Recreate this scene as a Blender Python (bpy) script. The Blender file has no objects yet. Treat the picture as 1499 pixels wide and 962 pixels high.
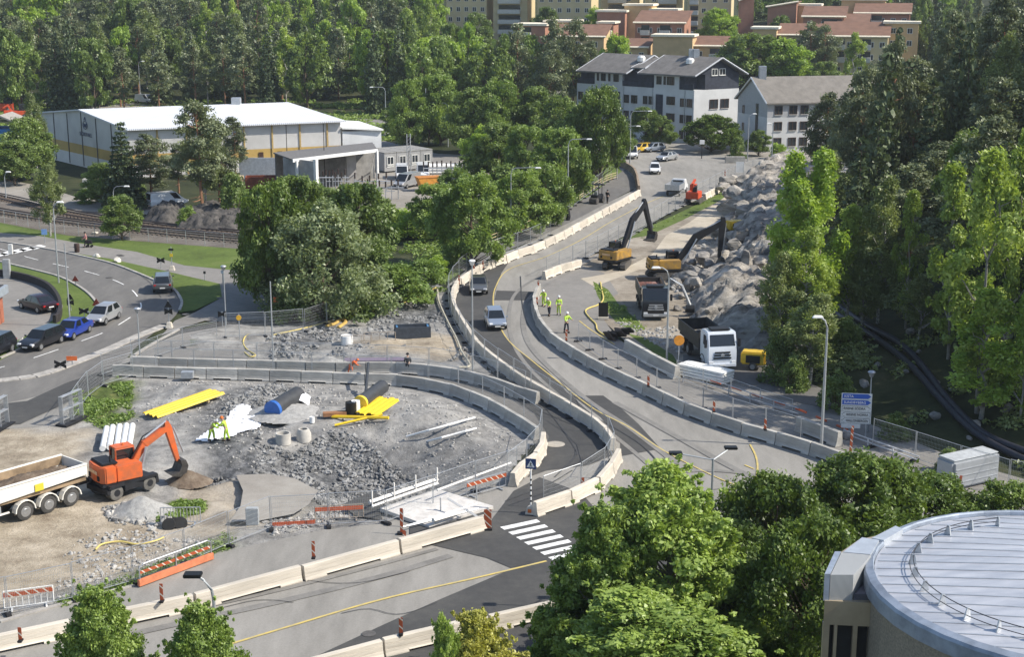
import bpy, bmesh, math, random
import numpy as np
from mathutils import Vector, Matrix, noise
R = math.radians
random.seed(11)
C = bpy.context.scene.collection
SC = bpy.context.scene
# ---------------------------------------------------------------- camera
CAM_H, PITCH, FPX = 30.4, 13.68, 2165.0
cam_d = bpy.data.cameras.new('camera'); cam = bpy.data.objects.new('camera', cam_d); C.objects.link(cam)
cam.location = (0, 0, CAM_H); cam.rotation_euler = (R(90 - PITCH), 0, 0)
cam_d.sensor_width = 36; cam_d.lens = 36 * FPX / 1499.0; cam_d.clip_start = 0.5; cam_d.clip_end = 9000
SC.camera = cam
# ---------------------------------------------------------------- light
SUN_AZ = Vector((1.0, -0.16)); SUN_EL = R(43)
SUN_AZ.normalize()
S = Vector((SUN_AZ.x * math.cos(SUN_EL), SUN_AZ.y * math.cos(SUN_EL), math.sin(SUN_EL)))
sl = bpy.data.lights.new('sun', 'SUN'); sl.energy = 4.9; sl.angle = R(0.5); sl.color = (1, 0.93, 0.82)
so = bpy.data.objects.new('sun', sl); C.objects.link(so); so.location = (60, -20, 120)
so.rotation_euler = (-S).to_track_quat('-Z', 'Y').to_euler()
W = bpy.data.worlds.new('World'); SC.world = W; W.use_nodes = True
nt = W.node_tree; sky = nt.nodes.new('ShaderNodeTexSky'); sky.sky_type = 'NISHITA'; sky.sun_disc = False
sky.sun_elevation = SUN_EL; sky.sun_rotation = math.atan2(S.x, S.y)
bg = nt.nodes['Background']; bg.inputs[1].default_value = 0.15; nt.links.new(sky.outputs[0], bg.inputs[0])
SC.view_settings.view_transform = 'Standard'; SC.view_settings.look = 'None'
SC.view_settings.gamma = 1; SC.view_settings.exposure = 0.36
SC.render.engine = 'CYCLES'
SC.cycles.transparent_max_bounces = 16; SC.cycles.max_bounces = 5
# ---------------------------------------------------------------- photo <-> world
_c, _s = math.cos(R(PITCH)), math.sin(R(PITCH))
def ray(px, py):
    x = (px - 749.5) / FPX; y = (481 - py) / FPX
    return Vector((x, _c + y * _s, -_s + y * _c))
def P(px, py, z=0.0):
    d = ray(px, py); t = (z - CAM_H) / d.z
    return Vector((d.x * t, d.y * t, z))
def PY(px, py, Y):
    d = ray(px, py); t = Y / d.y
    return Vector((d.x * t, Y, CAM_H + d.z * t))
def proj(v):
    d = Vector(v) - Vector((0, 0, CAM_H))
    dep = d.y * _c - d.z * _s; up = d.y * _s + d.z * _c
    return (749.5 + FPX * d.x / dep, 481 - FPX * up / dep, FPX / dep)
def PP(pts, z=0.0): return [P(a, b, z) for a, b in pts]
def lerp(a, b, t): return a + (b - a) * t
def sstep(a, b, x):
    t = min(1, max(0, (x - a) / (b - a))); return t * t * (3 - 2 * t)
# ---------------------------------------------------------------- materials
MATS = {}
def lin(h):
    h = h.lstrip('#'); v = [int(h[i:i+2], 16) / 255 for i in (0, 2, 4)]
    return tuple(((c + .055) / 1.055) ** 2.4 if c > .04045 else c / 12.92 for c in v)
def mat(name, col, rough=0.8, metal=0.0, var=0.15, vs=3.0, spec=0.3, bump=0.0, bs=20.0, col2=None, coord='Object', emit=None, coat=0, objvar=0):
    if name in MATS: return MATS[name]
    m = bpy.data.materials.new(name); m.use_nodes = True; MATS[name] = m
    n = m.node_tree.nodes; l = m.node_tree.links; b = n['Principled BSDF']
    b.inputs['Roughness'].default_value = rough; b.inputs['Metallic'].default_value = metal
    b.inputs['Specular IOR Level'].default_value = spec
    if coat: b.inputs['Coat Weight'].default_value = coat; b.inputs['Coat Roughness'].default_value = .08
    tc = n.new('ShaderNodeTexCoord')
    if var > 0 or col2:
        nz = n.new('ShaderNodeTexNoise'); nz.inputs['Scale'].default_value = vs; nz.inputs['Detail'].default_value = 6
        nz.inputs['Roughness'].default_value = .65
        l.new(tc.outputs[coord], nz.inputs['Vector'])
        cr = n.new('ShaderNodeValToRGB')
        c2 = col2 if col2 else tuple(max(0, c * (1 - var)) for c in col)
        c1 = col if col2 else tuple(min(1, c * (1 + var)) for c in col)
        cr.color_ramp.elements[0].position = .35; cr.color_ramp.elements[1].position = .65
        cr.color_ramp.elements[0].color = (*c2, 1); cr.color_ramp.elements[1].color = (*c1, 1)
        l.new(nz.outputs['Fac'], cr.inputs['Fac']); l.new(cr.outputs['Color'], b.inputs['Base Color'])
    else: b.inputs['Base Color'].default_value = (*col, 1)
    if objvar:
        oi = n.new('ShaderNodeObjectInfo'); mr = n.new('ShaderNodeMapRange'); mr.inputs[3].default_value = 1 - objvar; mr.inputs[4].default_value = 1 + objvar * .4; l.new(oi.outputs['Random'], mr.inputs[0])
        hs = n.new('ShaderNodeHueSaturation'); l.new(mr.outputs[0], hs.inputs['Value']); l.new(cr.outputs['Color'], hs.inputs['Color']); l.new(hs.outputs['Color'], b.inputs['Base Color'])
    if bump:
        n2 = n.new('ShaderNodeTexNoise'); n2.inputs['Scale'].default_value = bs; n2.inputs['Detail'].default_value = 5
        bp = n.new('ShaderNodeBump'); bp.inputs['Strength'].default_value = bump; bp.inputs['Distance'].default_value = .1
        l.new(tc.outputs[coord], n2.inputs['Vector']); l.new(n2.outputs['Fac'], bp.inputs['Height']); l.new(bp.outputs['Normal'], b.inputs['Normal'])
    if emit: b.inputs['Emission Color'].default_value = (*emit, 1); b.inputs['Emission Strength'].default_value = 1
    return m
def ground_mat(name, stops, s1=0.15, s2=1.6, s3=14.0, bump=0.3, rough=.95, stretch=None, w=(.5, .3, .2), bdist=.05):
    """three octaves of world-space noise through a colour ramp"""
    m = bpy.data.materials.new(name); m.use_nodes = True; MATS[name] = m
    n = m.node_tree.nodes; l = m.node_tree.links; b = n['Principled BSDF']
    b.inputs['Roughness'].default_value = rough; b.inputs['Specular IOR Level'].default_value = .2
    g = n.new('ShaderNodeNewGeometry'); src = g.outputs['Position']
    if stretch:
        mp = n.new('ShaderNodeMapping'); mp.inputs['Rotation'].default_value = (0, 0, R(stretch[0])); mp.inputs['Scale'].default_value = (1, stretch[1], 1)
        l.new(src, mp.inputs['Vector']); src1 = mp.outputs[0]
    else: src1 = src
    acc = None; last = None
    for sc, wt, sr in zip((s1, s2, s3), w, (src1, src1, src)):
        t = n.new('ShaderNodeTexNoise'); t.inputs['Scale'].default_value = sc; t.inputs['Detail'].default_value = 5; t.inputs['Roughness'].default_value = .6
        l.new(sr, t.inputs['Vector']); last = t
        mm = n.new('ShaderNodeMath'); mm.operation = 'MULTIPLY_ADD'; mm.inputs[1].default_value = wt
        l.new(t.outputs['Fac'], mm.inputs[0])
        if acc: l.new(acc.outputs[0], mm.inputs[2])
        else: mm.inputs[2].default_value = 0
        acc = mm
    cr = n.new('ShaderNodeValToRGB'); e = cr.color_ramp.elements
    while len(e) < len(stops): e.new(.5)
    for i, (p, c) in enumerate(stops): e[i].position = p; e[i].color = (*c, 1)
    l.new(acc.outputs[0], cr.inputs['Fac']); l.new(cr.outputs['Color'], b.inputs['Base Color'])
    if bump:
        bp = n.new('ShaderNodeBump'); bp.inputs['Strength'].default_value = bump; bp.inputs['Distance'].default_value = bdist
        l.new(last.outputs['Fac'], bp.inputs['Height']); l.new(bp.outputs['Normal'], b.inputs['Normal'])
    return m
def g3(v, a=1.0, b=1.0): return (v, v * a, v * b)
# ---------------------------------------------------------------- mesh builder
class MB:
    def __init__(s): s.v = []; s.f = []; s.mi = []
    def add(s, vs, fs, M=None, mi=0):
        o = len(s.v)
        for p in vs:
            p = Vector(p); s.v.append(tuple(M @ p) if M else tuple(p))
        for f in fs: s.f.append([o + i for i in f]); s.mi.append(mi)
        return s
    def box(s, c, d, M=None, mi=0, rz=0, taper=(1, 1), bev=0):
        x, y, z = d[0] / 2, d[1] / 2, d[2] / 2; tx, ty = taper
        vs = [(-x, -y, -z), (x, -y, -z), (x, y, -z), (-x, y, -z), (-x*tx, -y*ty, z), (x*tx, -y*ty, z), (x*tx, y*ty, z), (-x*tx, y*ty, z)]
        if rz: vs = [tuple(Matrix.Rotation(rz, 3, 'Z') @ Vector(v)) for v in vs]
        vs = [(v[0] + c[0], v[1] + c[1], v[2] + c[2]) for v in vs]
        return s.add(vs, [(0, 3, 2, 1), (4, 5, 6, 7), (0, 1, 5, 4), (1, 2, 6, 5), (2, 3, 7, 6), (3, 0, 4, 7)], M, mi)
    def prism(s, poly, z0, z1, mi=0, M=None):
        n = len(poly); a = sum(poly[i][0] * poly[(i+1) % n][1] - poly[(i+1) % n][0] * poly[i][1] for i in range(n))
        if a < 0: poly = poly[::-1]
        vs = [(p[0], p[1], z0) for p in poly] + [(p[0], p[1], z1) for p in poly]
        fs = [tuple(range(n))[::-1], tuple(range(n, 2*n))] + [(i, (i+1) % n, n + (i+1) % n, n + i) for i in range(n)]
        return s.add(vs, fs, M, mi)
    def side(s, poly, y0, y1, mi=0, M=None, w=None):
        """poly in (x,z) extruded along y"""
        n = len(poly)
        vs = [(p[0], y0, p[1]) for p in poly] + [(p[0], y1, p[1]) for p in poly]
        fs = [tuple(range(n)), tuple(range(n, 2*n))[::-1]] + [(i, n + i, n + (i+1) % n, (i+1) % n) for i in range(n)]
        return s.add(vs, fs, M, mi)
    def tube(s, a, b, r, n=6, r2=None, mi=0, M=None):
        a = Vector(a); b = Vector(b); d = b - a
        if d.length < 1e-6: return s
        q = d.to_track_quat('Z', 'Y'); r2 = r if r2 is None else r2; vs = []
        for p, rr in ((a, r), (b, r2)):
            for i in range(n):
                t = 2 * math.pi * i / n; vs.append(tuple(p + q @ Vector((rr * math.cos(t), rr * math.sin(t), 0))))
        fs = [(i, (i+1) % n, n + (i+1) % n, n + i) for i in range(n)] + [tuple(range(n))[::-1], tuple(range(n, 2*n))]
        return s.add(vs, fs, M, mi)
    def path(s, pts, r, n=6, mi=0):
        """one continuous swept tube"""
        pts = [Vector(p) for p in pts]; o = len(s.v); m = len(pts)
        up = Vector((0, 0, 1))
        for k, p in enumerate(pts):
            t = (pts[min(k+1, m-1)] - pts[max(k-1, 0)]).normalized()
            a = t.cross(up if abs(t.z) < .9 else Vector((0, 1, 0))).normalized(); b = t.cross(a)
            rr = r[k] if isinstance(r, (list, tuple)) else r
            for i in range(n):
                w = 2 * math.pi * i / n; s.v.append(tuple(p + a * rr * math.cos(w) + b * rr * math.sin(w)))
        for k in range(m - 1):
            for i in range(n):
                s.f.append([o + k*n + i, o + k*n + (i+1) % n, o + (k+1)*n + (i+1) % n, o + (k+1)*n + i]); s.mi.append(mi)
        s.f.append([o + i for i in range(n)][::-1]); s.mi.append(mi); s.f.append([o + (m-1)*n + i for i in range(n)]); s.mi.append(mi)
        return s
    def lathe(s, prof, c=(0, 0, 0), n=20, mi=0, M=None, axis='Z', arc=None):
        vs = []; m = len(prof)
        for r_, z in prof:
            for i in range(n):
                t = 2 * math.pi * i / n
                if axis == 'Z': v = (c[0] + r_ * math.cos(t), c[1] + r_ * math.sin(t), c[2] + z)
                elif axis == 'Y': v = (c[0] + r_ * math.cos(t), c[1] + z, c[2] + r_ * math.sin(t))
                else: v = (c[0] + z, c[1] + r_ * math.cos(t), c[2] + r_ * math.sin(t))
                vs.append(v)
        fs = [(k*n + i, k*n + (i+1) % n, (k+1)*n + (i+1) % n, (k+1)*n + i) for k in range(m-1) for i in range(n)]
        if prof[0][0] > 1e-4: fs.append(tuple(range(n))[::-1])
        if prof[-1][0] > 1e-4: fs.append(tuple(range((m-1)*n, m*n)))
        return s.add(vs, fs, M, mi)
    def build(s, name, mats, parent=None, smooth=False, bevel=0):
        me = bpy.data.meshes.new(name); me.from_pydata(s.v, [], s.f)
        for m in (mats if isinstance(mats, (list, tuple)) else [mats]): me.materials.append(m)
        me.polygons.foreach_set('material_index', s.mi)
        bm = bmesh.new(); bm.from_mesh(me)
        if bevel:
            ed = [e for e in bm.edges if len(e.link_faces) == 2 and e.calc_face_angle(0) > .5]
            bmesh.ops.bevel(bm, geom=ed, offset=bevel, segments=2, affect='EDGES', clamp_overlap=True)
        bmesh.ops.recalc_face_normals(bm, faces=bm.faces); bm.to_mesh(me); bm.free()
        if smooth:
            me.polygons.foreach_set('use_smooth', [True] * len(me.polygons))
            try: me.set_sharp_from_angle(angle=R(38))
            except Exception: pass
        o = bpy.data.objects.new(name, me); C.objects.link(o)
        if parent: o.parent = parent
        return o
def tag(o, label=None, cat=None, group=None, kind=None):
    if label: o['label'] = label
    if cat: o['category'] = cat
    if group: o['group'] = group
    if kind: o['kind'] = kind
    return o
def thing(name, label, cat, loc=(0, 0, 0), rz=0, group=None, sc=1):
    o = bpy.data.objects.new(name, None); C.objects.link(o); o.empty_display_size = .2
    o.location = loc; o.rotation_euler = (0, 0, rz); o.scale = (sc, sc, sc) if not isinstance(sc, tuple) else sc
    return tag(o, label, cat, group)
def dup(root, loc, rz=0, label=None, group=None, sc=None):
    def cp(o, par):
        c = o.copy(); C.objects.link(c); c.parent = par
        for ch in kids.get(o.name, []): cp(ch, c)
        return c
    kids = KIDS.get(root.name)
    if kids is None:
        kids = {}
        def walk(o):
            kids[o.name] = list(o.children)
            for c in o.children: walk(c)
        walk(root); KIDS[root.name] = kids
    r = cp(root, None); r.location = loc; r.rotation_euler = (0, 0, rz)
    if sc is not None: r.scale = (sc, sc, sc) if not isinstance(sc, tuple) else sc
    if label: r['label'] = label
    if group: r['group'] = group
    return r
KIDS = {}
class Proto:
    """first place() moves the original itself, later ones copy it"""
    def __init__(s, root): s.root = root; s.used = False
    def place(s, loc, rz=0, label=None, group=None, sc=None):
        if not s.used:
            s.used = True; r = s.root; KIDS.pop(r.name, None); r.location = loc; r.rotation_euler = (0, 0, rz)
            if sc is not None: r.scale = (sc, sc, sc) if not isinstance(sc, tuple) else sc
            if label: r['label'] = label
            if group: r['group'] = group
            return r
        return dup(s.root, loc, rz, label, group, sc if sc is not None else (1, 1, 1))
    def done(s):
        if not s.used:
            for c in list(s.root.children_recursive): bpy.data.objects.remove(c)
            bpy.data.objects.remove(s.root)
def text_part(name, txt, size, m, parent, loc, rot, align='LEFT', ext=.01):
    cu = bpy.data.curves.new(name, 'FONT'); cu.body = txt; cu.size = size; cu.extrude = ext; cu.align_x = align
    o = bpy.data.objects.new(name, cu); C.objects.link(o)
    me = bpy.data.meshes.new_from_object(o.evaluated_get(bpy.context.evaluated_depsgraph_get())); bpy.data.objects.remove(o)
    me.materials.clear(); me.materials.append(m)
    o = bpy.data.objects.new(name, me); C.objects.link(o); o.parent = parent; o.location = loc; o.rotation_euler = rot
    return o
# polygon helpers (numpy)
def inpoly(X, Y, poly):
    r = np.zeros(X.shape, bool); n = len(poly)
    for i in range(n):
        x1, y1 = poly[i][0], poly[i][1]; x2, y2 = poly[(i+1) % n][0], poly[(i+1) % n][1]
        if y1 == y2: continue
        c = ((y1 > Y) != (y2 > Y)) & (X < (x2 - x1) * (Y - y1) / (y2 - y1) + x1); r ^= c
    return r
def pdist(X, Y, poly, closed=True):
    d = np.full(X.shape, 1e9); n = len(poly)
    for i in range(n if closed else n - 1):
        x1, y1 = poly[i][0], poly[i][1]; x2, y2 = poly[(i+1) % n][0], poly[(i+1) % n][1]
        dx, dy = x2 - x1, y2 - y1; L = dx*dx + dy*dy + 1e-9
        t = np.clip(((X - x1) * dx + (Y - y1) * dy) / L, 0, 1)
        d = np.minimum(d, np.hypot(X - x1 - t*dx, Y - y1 - t*dy))
    return d
def smoothpath(pts, k=6):
    """Catmull-Rom through the points"""
    pts = [Vector(p) for p in pts]; out = []
    q = [pts[0] * 2 - pts[1]] + pts + [pts[-1] * 2 - pts[-2]]
    for i in range(1, len(q) - 2):
        for j in range(k):
            t = j / k; a, b, c, d = q[i-1], q[i], q[i+1], q[i+2]
            out.append(.5 * ((2*b) + (c-a)*t + (2*a-5*b+4*c-d)*t*t + (3*b-a-3*c+d)*t*t*t))
    out.append(pts[-1]); return out
def resample(pts, step):
    """points at equal steps along a polyline -> list of segment (a,b)"""
    L = [0]
    for i in range(1, len(pts)): L.append(L[-1] + (pts[i] - pts[i-1]).length)
    n = max(1, round(L[-1] / step)); out = []; j = 0
    for k in range(n + 1):
        t = L[-1] * k / n
        while j < len(L) - 2 and L[j+1] < t: j += 1
        u = (t - L[j]) / max(1e-9, L[j+1] - L[j]); out.append(pts[j].lerp(pts[j+1], min(1, u)))
    return [(out[i], out[i+1]) for i in range(n)]
def vnoise(X, Y, sc, seed=0, oct=4):
    out = np.zeros(X.shape); rng = np.random.RandomState(seed); amp = 1; tot = 0
    for o in range(oct):
        g = rng.rand(64, 64); x = X / sc; y = Y / sc
        xi = np.floor(x).astype(int); yi = np.floor(y).astype(int); fx = x - xi; fy = y - yi
        fx = fx*fx*(3-2*fx); fy = fy*fy*(3-2*fy)
        a = g[xi % 64, yi % 64]; b = g[(xi+1) % 64, yi % 64]; c = g[xi % 64, (yi+1) % 64]; d = g[(xi+1) % 64, (yi+1) % 64]
        out += amp * (a*(1-fx)*(1-fy) + b*fx*(1-fy) + c*(1-fx)*fy + d*fx*fy); tot += amp; amp *= .5; sc /= 2.1
    return out / tot
def grid_obj(name, X, Y, Z, keep, m, parent=None, smooth=True, attr=None):
    ny, nx = X.shape; idx = np.arange(nx*ny).reshape(ny, nx)
    q = np.stack([idx[:-1, :-1], idx[:-1, 1:], idx[1:, 1:], idx[1:, :-1]], -1).reshape(-1, 4)
    if keep is not None:
        k = (keep[:-1, :-1] & keep[:-1, 1:] & keep[1:, 1:] & keep[1:, :-1]).reshape(-1); q = q[k]
    used = np.unique(q); rm = np.zeros(nx*ny, int); rm[used] = np.arange(len(used)); q = rm[q]
    co = np.stack([X.ravel(), Y.ravel(), Z.ravel()], -1)[used]
    me = bpy.data.meshes.new(name); me.vertices.add(len(co)); me.vertices.foreach_set('co', co.ravel())
    me.loops.add(len(q)*4); me.loops.foreach_set('vertex_index', q.ravel())
    me.polygons.add(len(q)); me.polygons.foreach_set('loop_start', np.arange(0, len(q)*4, 4)); me.polygons.foreach_set('loop_total', np.full(len(q), 4))
    me.update(calc_edges=True)
    if smooth: me.polygons.foreach_set('use_smooth', [True]*len(q))
    if attr is not None:
        a = me.color_attributes.new('mask', 'FLOAT_COLOR', 'POINT'); a.data.foreach_set('color', attr.reshape(-1, 4)[used].ravel())
    me.materials.append(m); o = bpy.data.objects.new(name, me); C.objects.link(o)
    if parent: o.parent = parent
    return o
# ================================================================ THE SETTING
SITE_PX = [(166,551),(250,553),(400,556),(560,560),(632,568),(690,584),(740,604),(772,624),(780,642),(760,664),(738,692),(720,702),(660,728),(600,752),(560,765),(475,773),(400,790),(320,808),(205,850),(85,885),(0,905),(-120,940),(-200,900),(-160,645),(0,632),(60,625),(95,600),(110,575)]
WEDGE_PX = [(196,528),(225,505),(262,488),(330,472),(440,474),(500,468),(560,455),(600,440),(640,418),(652,430),(650,447),(664,470),(685,505),(716,552),(690,549),(640,539),(570,534),(400,533)]
SITE = [(p.x, p.y) for p in PP(SITE_PX)]; WEDGE = [(p.x, p.y) for p in PP(WEDGE_PX)]
HILLEDGE = [(60,20),(33,80),(29.5,91),(25.5,98),(19.5,114),(23,130),(25,150),(27,170),(38,200),(54,222),(80,238),(98,250),(110,330),(150,450)]
_hy = np.array([p[1] for p in HILLEDGE]); _hx = np.array([p[0] for p in HILLEDGE])
def ss(a, b, x):
    t = np.clip((x - a) / (b - a), 0, 1); return t*t*(3-2*t)
def terrain(X, Y):
    X = np.asarray(X, float); Y = np.asarray(Y, float)
    e = np.interp(Y, _hy, _hx); d = X - e
    Z = 13 * ss(2, 48, d) + 4 * ss(0, 8, d) * ss(60, 90, Y) * .25
    Z += ss(2, 25, d) * (vnoise(X + 500, Y + 500, 14, 3) - .5) * 2.6
    # forested rise beyond the sports hall and the housing hill
    lf = 1 - ss(-5, 45, X)
    b = lf * 34 * ss(318, 640, Y) + (1 - lf) * (8.5 * ss(312, 372, Y) + 6 * ss(400, 470, Y) + 20 * ss(560, 900, Y))
    b += ss(318, 400, Y) * (vnoise(X + 900, Y, 60, 5) - .5) * 5
    Z = np.maximum(Z, 0) + b
    return Z
def th(x, y): return float(terrain(np.array([[x]]), np.array([[y]]))[0, 0])
def ground_at(px, py):
    """where the ray through a photo pixel meets the terrain"""
    d = ray(px, py); t = 20.0; prev = t
    while t < 1500:
        x, y, z = d.x*t, d.y*t, CAM_H + d.z*t
        if z <= th(x, y): break
        prev = t; t += .8
    return Vector((d.x*prev, d.y*prev, th(d.x*prev, d.y*prev)))
ys = np.concatenate([np.arange(25, 330, 1.5), 330 + 3.2 * np.arange(0, 70), 556 + np.cumsum(np.linspace(6, 160, 40))])
xs = np.concatenate([-120 - np.cumsum(np.linspace(4, 160, 30))[::-1], np.arange(-120, 120, 1.5), 120 + np.cumsum(np.linspace(3, 160, 30))])
GX, GY = np.meshgrid(xs, ys); GZ = terrain(GX, GY) - .06
for poly in (SITE, WEDGE):
    ins = inpoly(GX, GY, poly); dd = pdist(GX, GY, poly); GZ = np.where(ins, GZ - 4 * ss(1.2, 4.5, dd), GZ)
forest_floor = ground_mat('forest_floor', [(.32, (.014, .015, .008)), (.45, (.026, .034, .013)), (.55, (.045, .052, .022)), (.68, (.085, .075, .042))], .12, .9, 6, .5)
tag(grid_obj('ground', GX, GY, GZ, None, forest_floor), kind='structure')
# ---- sheets
def sheet(name, pts, z, m, world=False, smooth=0):
    w = [Vector((p[0], p[1], z)) for p in pts] if world else PP(pts)
    if smooth: w = smoothpath(w + [w[0]], smooth)[:-1]
    me = bpy.data.meshes.new(name); bm = bmesh.new()
    vs = [bm.verts.new((p.x, p.y, z)) for p in w]; 
    es = [bm.edges.new((vs[i], vs[(i+1) % len(vs)])) for i in range(len(vs))]
    bmesh.ops.triangle_fill(bm, edges=es, use_beauty=True)
    for f in bm.faces:
        if f.normal.z < 0: f.normal_flip()
    bm.to_mesh(me); bm.free(); me.materials.append(m)
    o = bpy.data.objects.new(name, me); C.objects.link(o); o['kind'] = 'structure'; return o
def ribbon(name, pts, w, z, m, dash=None, world=False, k=6):
    p = [Vector((q[0], q[1], z)) for q in pts] if world else [Vector((q.x, q.y, z)) for q in PP(pts)]
    p = smoothpath(p, k); mb = MB()
    segs = resample(p, .5)
    run = 0
    for a, b in segs:
        run += (b - a).length
        if dash and (run % sum(dash)) > dash[0]: continue
        n = Vector((-(b-a).y, (b-a).x, 0)).normalized() * w / 2
        mb.add([a - n, b - n, b + n, a + n], [(0, 1, 2, 3)])
    o = mb.build(name, m); o['kind'] = 'structure'; return o
asph_old = ground_mat('asphalt_worn', [(.33, (.17, .163, .15)), (.46, (.235, .225, .205)), (.55, (.28, .268, .245)), (.68, (.345, .33, .30))], .13, 1.1, 9, .15, stretch=(38, .22), w=(.45, .33, .22), bdist=.02)
asph_mid = ground_mat('asphalt_grey', [(.35, (.105, .102, .098)), (.5, (.145, .14, .132)), (.65, (.195, .187, .173))], .16, 1.3, 10, .15, stretch=(-50, .3), w=(.45, .33, .22), bdist=.02)
asph_new = ground_mat('asphalt_new', [(.35, (.052, .052, .053)), (.5, (.07, .07, .069)), (.66, (.098, .096, .09))], .2, 2.0, 14, .15, w=(.5, .3, .2), bdist=.02)
asph_path = ground_mat('asphalt_path', [(.35, (.17, .162, .15)), (.5, (.215, .205, .19)), (.66, (.27, .255, .235))], .2, 1.8, 10, .12)
grass_m = ground_mat('verge_grass', [(.33, (.055, .07, .02)), (.45, (.085, .12, .028)), (.55, (.11, .155, .035)), (.68, (.17, .17, .075))], .25, 2.2, 12, .6)
dirt_m = ground_mat('site_dirt', [(.33, (.14, .115, .085)), (.45, (.22, .19, .15)), (.55, (.31, .275, .225)), (.68, (.42, .38, .32))], .16, 1.4, 7, .5)
ballast_m = ground_mat('ballast', [(.35, (.085, .072, .06)), (.5, (.15, .13, .11)), (.66, (.24, .22, .19))], .3, 3, 16, .7)
yard_m = ground_mat('yard_surface', [(.35, (.20, .18, .155)), (.5, (.27, .25, .22)), (.66, (.34, .32, .285))], .12, 1.0, 8, .2)
paint_w = mat('road_paint_white', (.72, .72, .70), .7, var=.25, vs=2.5); paint_y = mat('road_paint_yellow', (.60, .46, .13), .7, col2=(.42, .35, .17), vs=1.6)
kerb_m = mat('kerb_stone', (.36, .34, .31), .8, var=.25, vs=1.5); seam_m = mat('tar_seam', (.05, .05, .05), .6, var=.2)
sheet('road', [(897,212),(925,204),(990,204),(1070,228),(1180,230),(1260,232),(1260,254),(1165,250),(1100,250),(1068,268),(1030,288),(985,310),(905,350),(850,385),(806,399),(788,420),(786,450),(800,480),(850,520),(900,548),(1000,597),(1130,644),(1230,674),(1400,722),(1499,744),(1700,800),(1750,1400),(-350,1400),(-350,1020),(-120,942),(0,907),(205,852),(320,810),(475,776),(560,767),(640,735),(715,702),(750,690),(790,665),(800,640),(770,602),(700,568),(600,552),(400,546),(166,548),(110,575),(95,600),(60,625),(-60,634),(-200,640),(-300,600),(0,540),(100,528),(196,524),(400,530),(570,531),(660,539),(730,553),(706,530),(684,500),(656,466),(648,440),(655,418),(700,384),(760,362),(850,316),(928,278),(920,260),(904,244)], .02, asph_old)
sheet('footpath', [(800,404),(850,388),(885,400),(905,430),(880,445),(885,470),(905,497),(990,545),(1160,606),(1300,658),(1420,698),(1560,722),(1560,762),(1230,674),(1000,597),(850,522),(800,482),(785,445),(786,422)], .016, asph_path)
sheet('left_road', [(-120,340),(0,354),(68,365),(116,375),(162,386),(200,400),(230,413),(254,424),(266,442),(262,455),(250,470),(225,488),(196,512),(166,540),(60,580),(-60,600),(-200,610),(-200,575),(-60,546),(0,528),(40,508),(71,490),(100,486),(120,475),(143,456),(143,446),(124,426),(92,408),(54,397),(0,384),(-120,366)], .028, asph_mid, smooth=2)
sheet('car_park', [(-140,412),(0,400),(15,402),(54,414),(80,428),(92,448),(90,462),(60,480),(30,497),(0,508),(-140,532)], .03, asph_path, smooth=2)
sheet('cycle_path', [(-100,328),(0,341),(60,346),(125,358),(200,369),(270,389),(340,396),(388,408),(420,450),(380,475),(300,470),(262,482),(236,492),(256,470),(285,458),(325,436),(322,416),(250,399),(160,379),(60,364),(0,353),(-100,342)], .034, asph_path)
sheet('grass_verge', [(-140,312),(0,326),(100,345),(250,357),(372,366),(400,385),(388,408),(340,396),(270,389),(200,369),(125,358),(60,346),(0,341),(-140,328)], .012, grass_m)
sheet('grass_verge', [(0,353),(60,364),(160,379),(250,399),(322,416),(325,436),(285,455),(262,458),(266,442),(254,424),(230,413),(200,400),(162,386),(116,375),(68,365)], .038, grass_m)
sheet('grass_verge', [(-140,368),(0,384),(54,397),(92,408),(124,426),(143,446),(143,456),(120,475),(100,486),(71,490),(40,508),(0,528),(-60,546),(-60,520),(0,508),(30,497),(60,480),(90,462),(92,448),(80,428),(54,414),(15,402),(0,400),(-140,412)], .032, grass_m)
sheet('railway_bed', [(-140,262),(0,284),(100,304),(216,322),(380,336),(460,344),(460,372),(372,366),(250,357),(100,345),(0,326),(-140,312)], .014, ballast_m)
sheet('service_road', [(-100,250),(0,262),(60,272),(110,288),(200,298),(300,302),(400,306),(400,316),(310,314),(200,314),(110,308),(60,300),(0,284),(-100,270)], .018, yard_m)
sheet('yard', [(380,250),(440,215),(560,232),(640,225),(720,228),(735,250),(700,290),(650,308),(560,312),(480,300),(400,290)], .022, yard_m)
sheet('yard_road', [(500,171),(585,178),(578,198),(562,206),(645,226),(700,232),(640,240),(560,235),(505,205)], .026, asph_path)
sheet('far_road', [(-60,140),(20,132),(60,128),(110,136),(160,148),(230,158),(330,160),(330,168),(200,168),(100,160),(20,150)], .6, yard_m)
sheet('work_area', [(806,402),(860,377),(930,347),(1000,312),(1075,264),(1112,256),(1120,300),(1090,400),(1140,540),(1125,575),(1040,555),(990,544),(915,500),(884,470),(880,445),(905,430),(885,400),(850,388)], .012, dirt_m)
sheet('haul_track', [(955,372),(975,345),(1010,325),(1040,303),(1075,276),(1092,274),(1085,296),(1050,322),(1020,350),(985,392),(935,395),(870,420),(850,408),(905,398)], .018, ground_mat('track_dirt', [(.35, (.33, .29, .225)), (.5, (.43, .38, .30)), (.66, (.52, .47, .38))], .2, 1.2, 8, .3))
sheet('grass_verge', [(905,352),(985,316),(1040,290),(1072,272),(1080,276),(1050,296),(1000,322),(950,345)], .019, grass_m)
sheet('grass_verge', [(868,412),(890,424),(905,445),(925,462),(945,482),(925,488),(900,470),(884,450),(874,432)], .02, grass_m)
sheet('grass_verge', [(918,488),(945,495),(985,520),(1000,545),(975,532),(945,508)], .021, grass_m)
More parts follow.
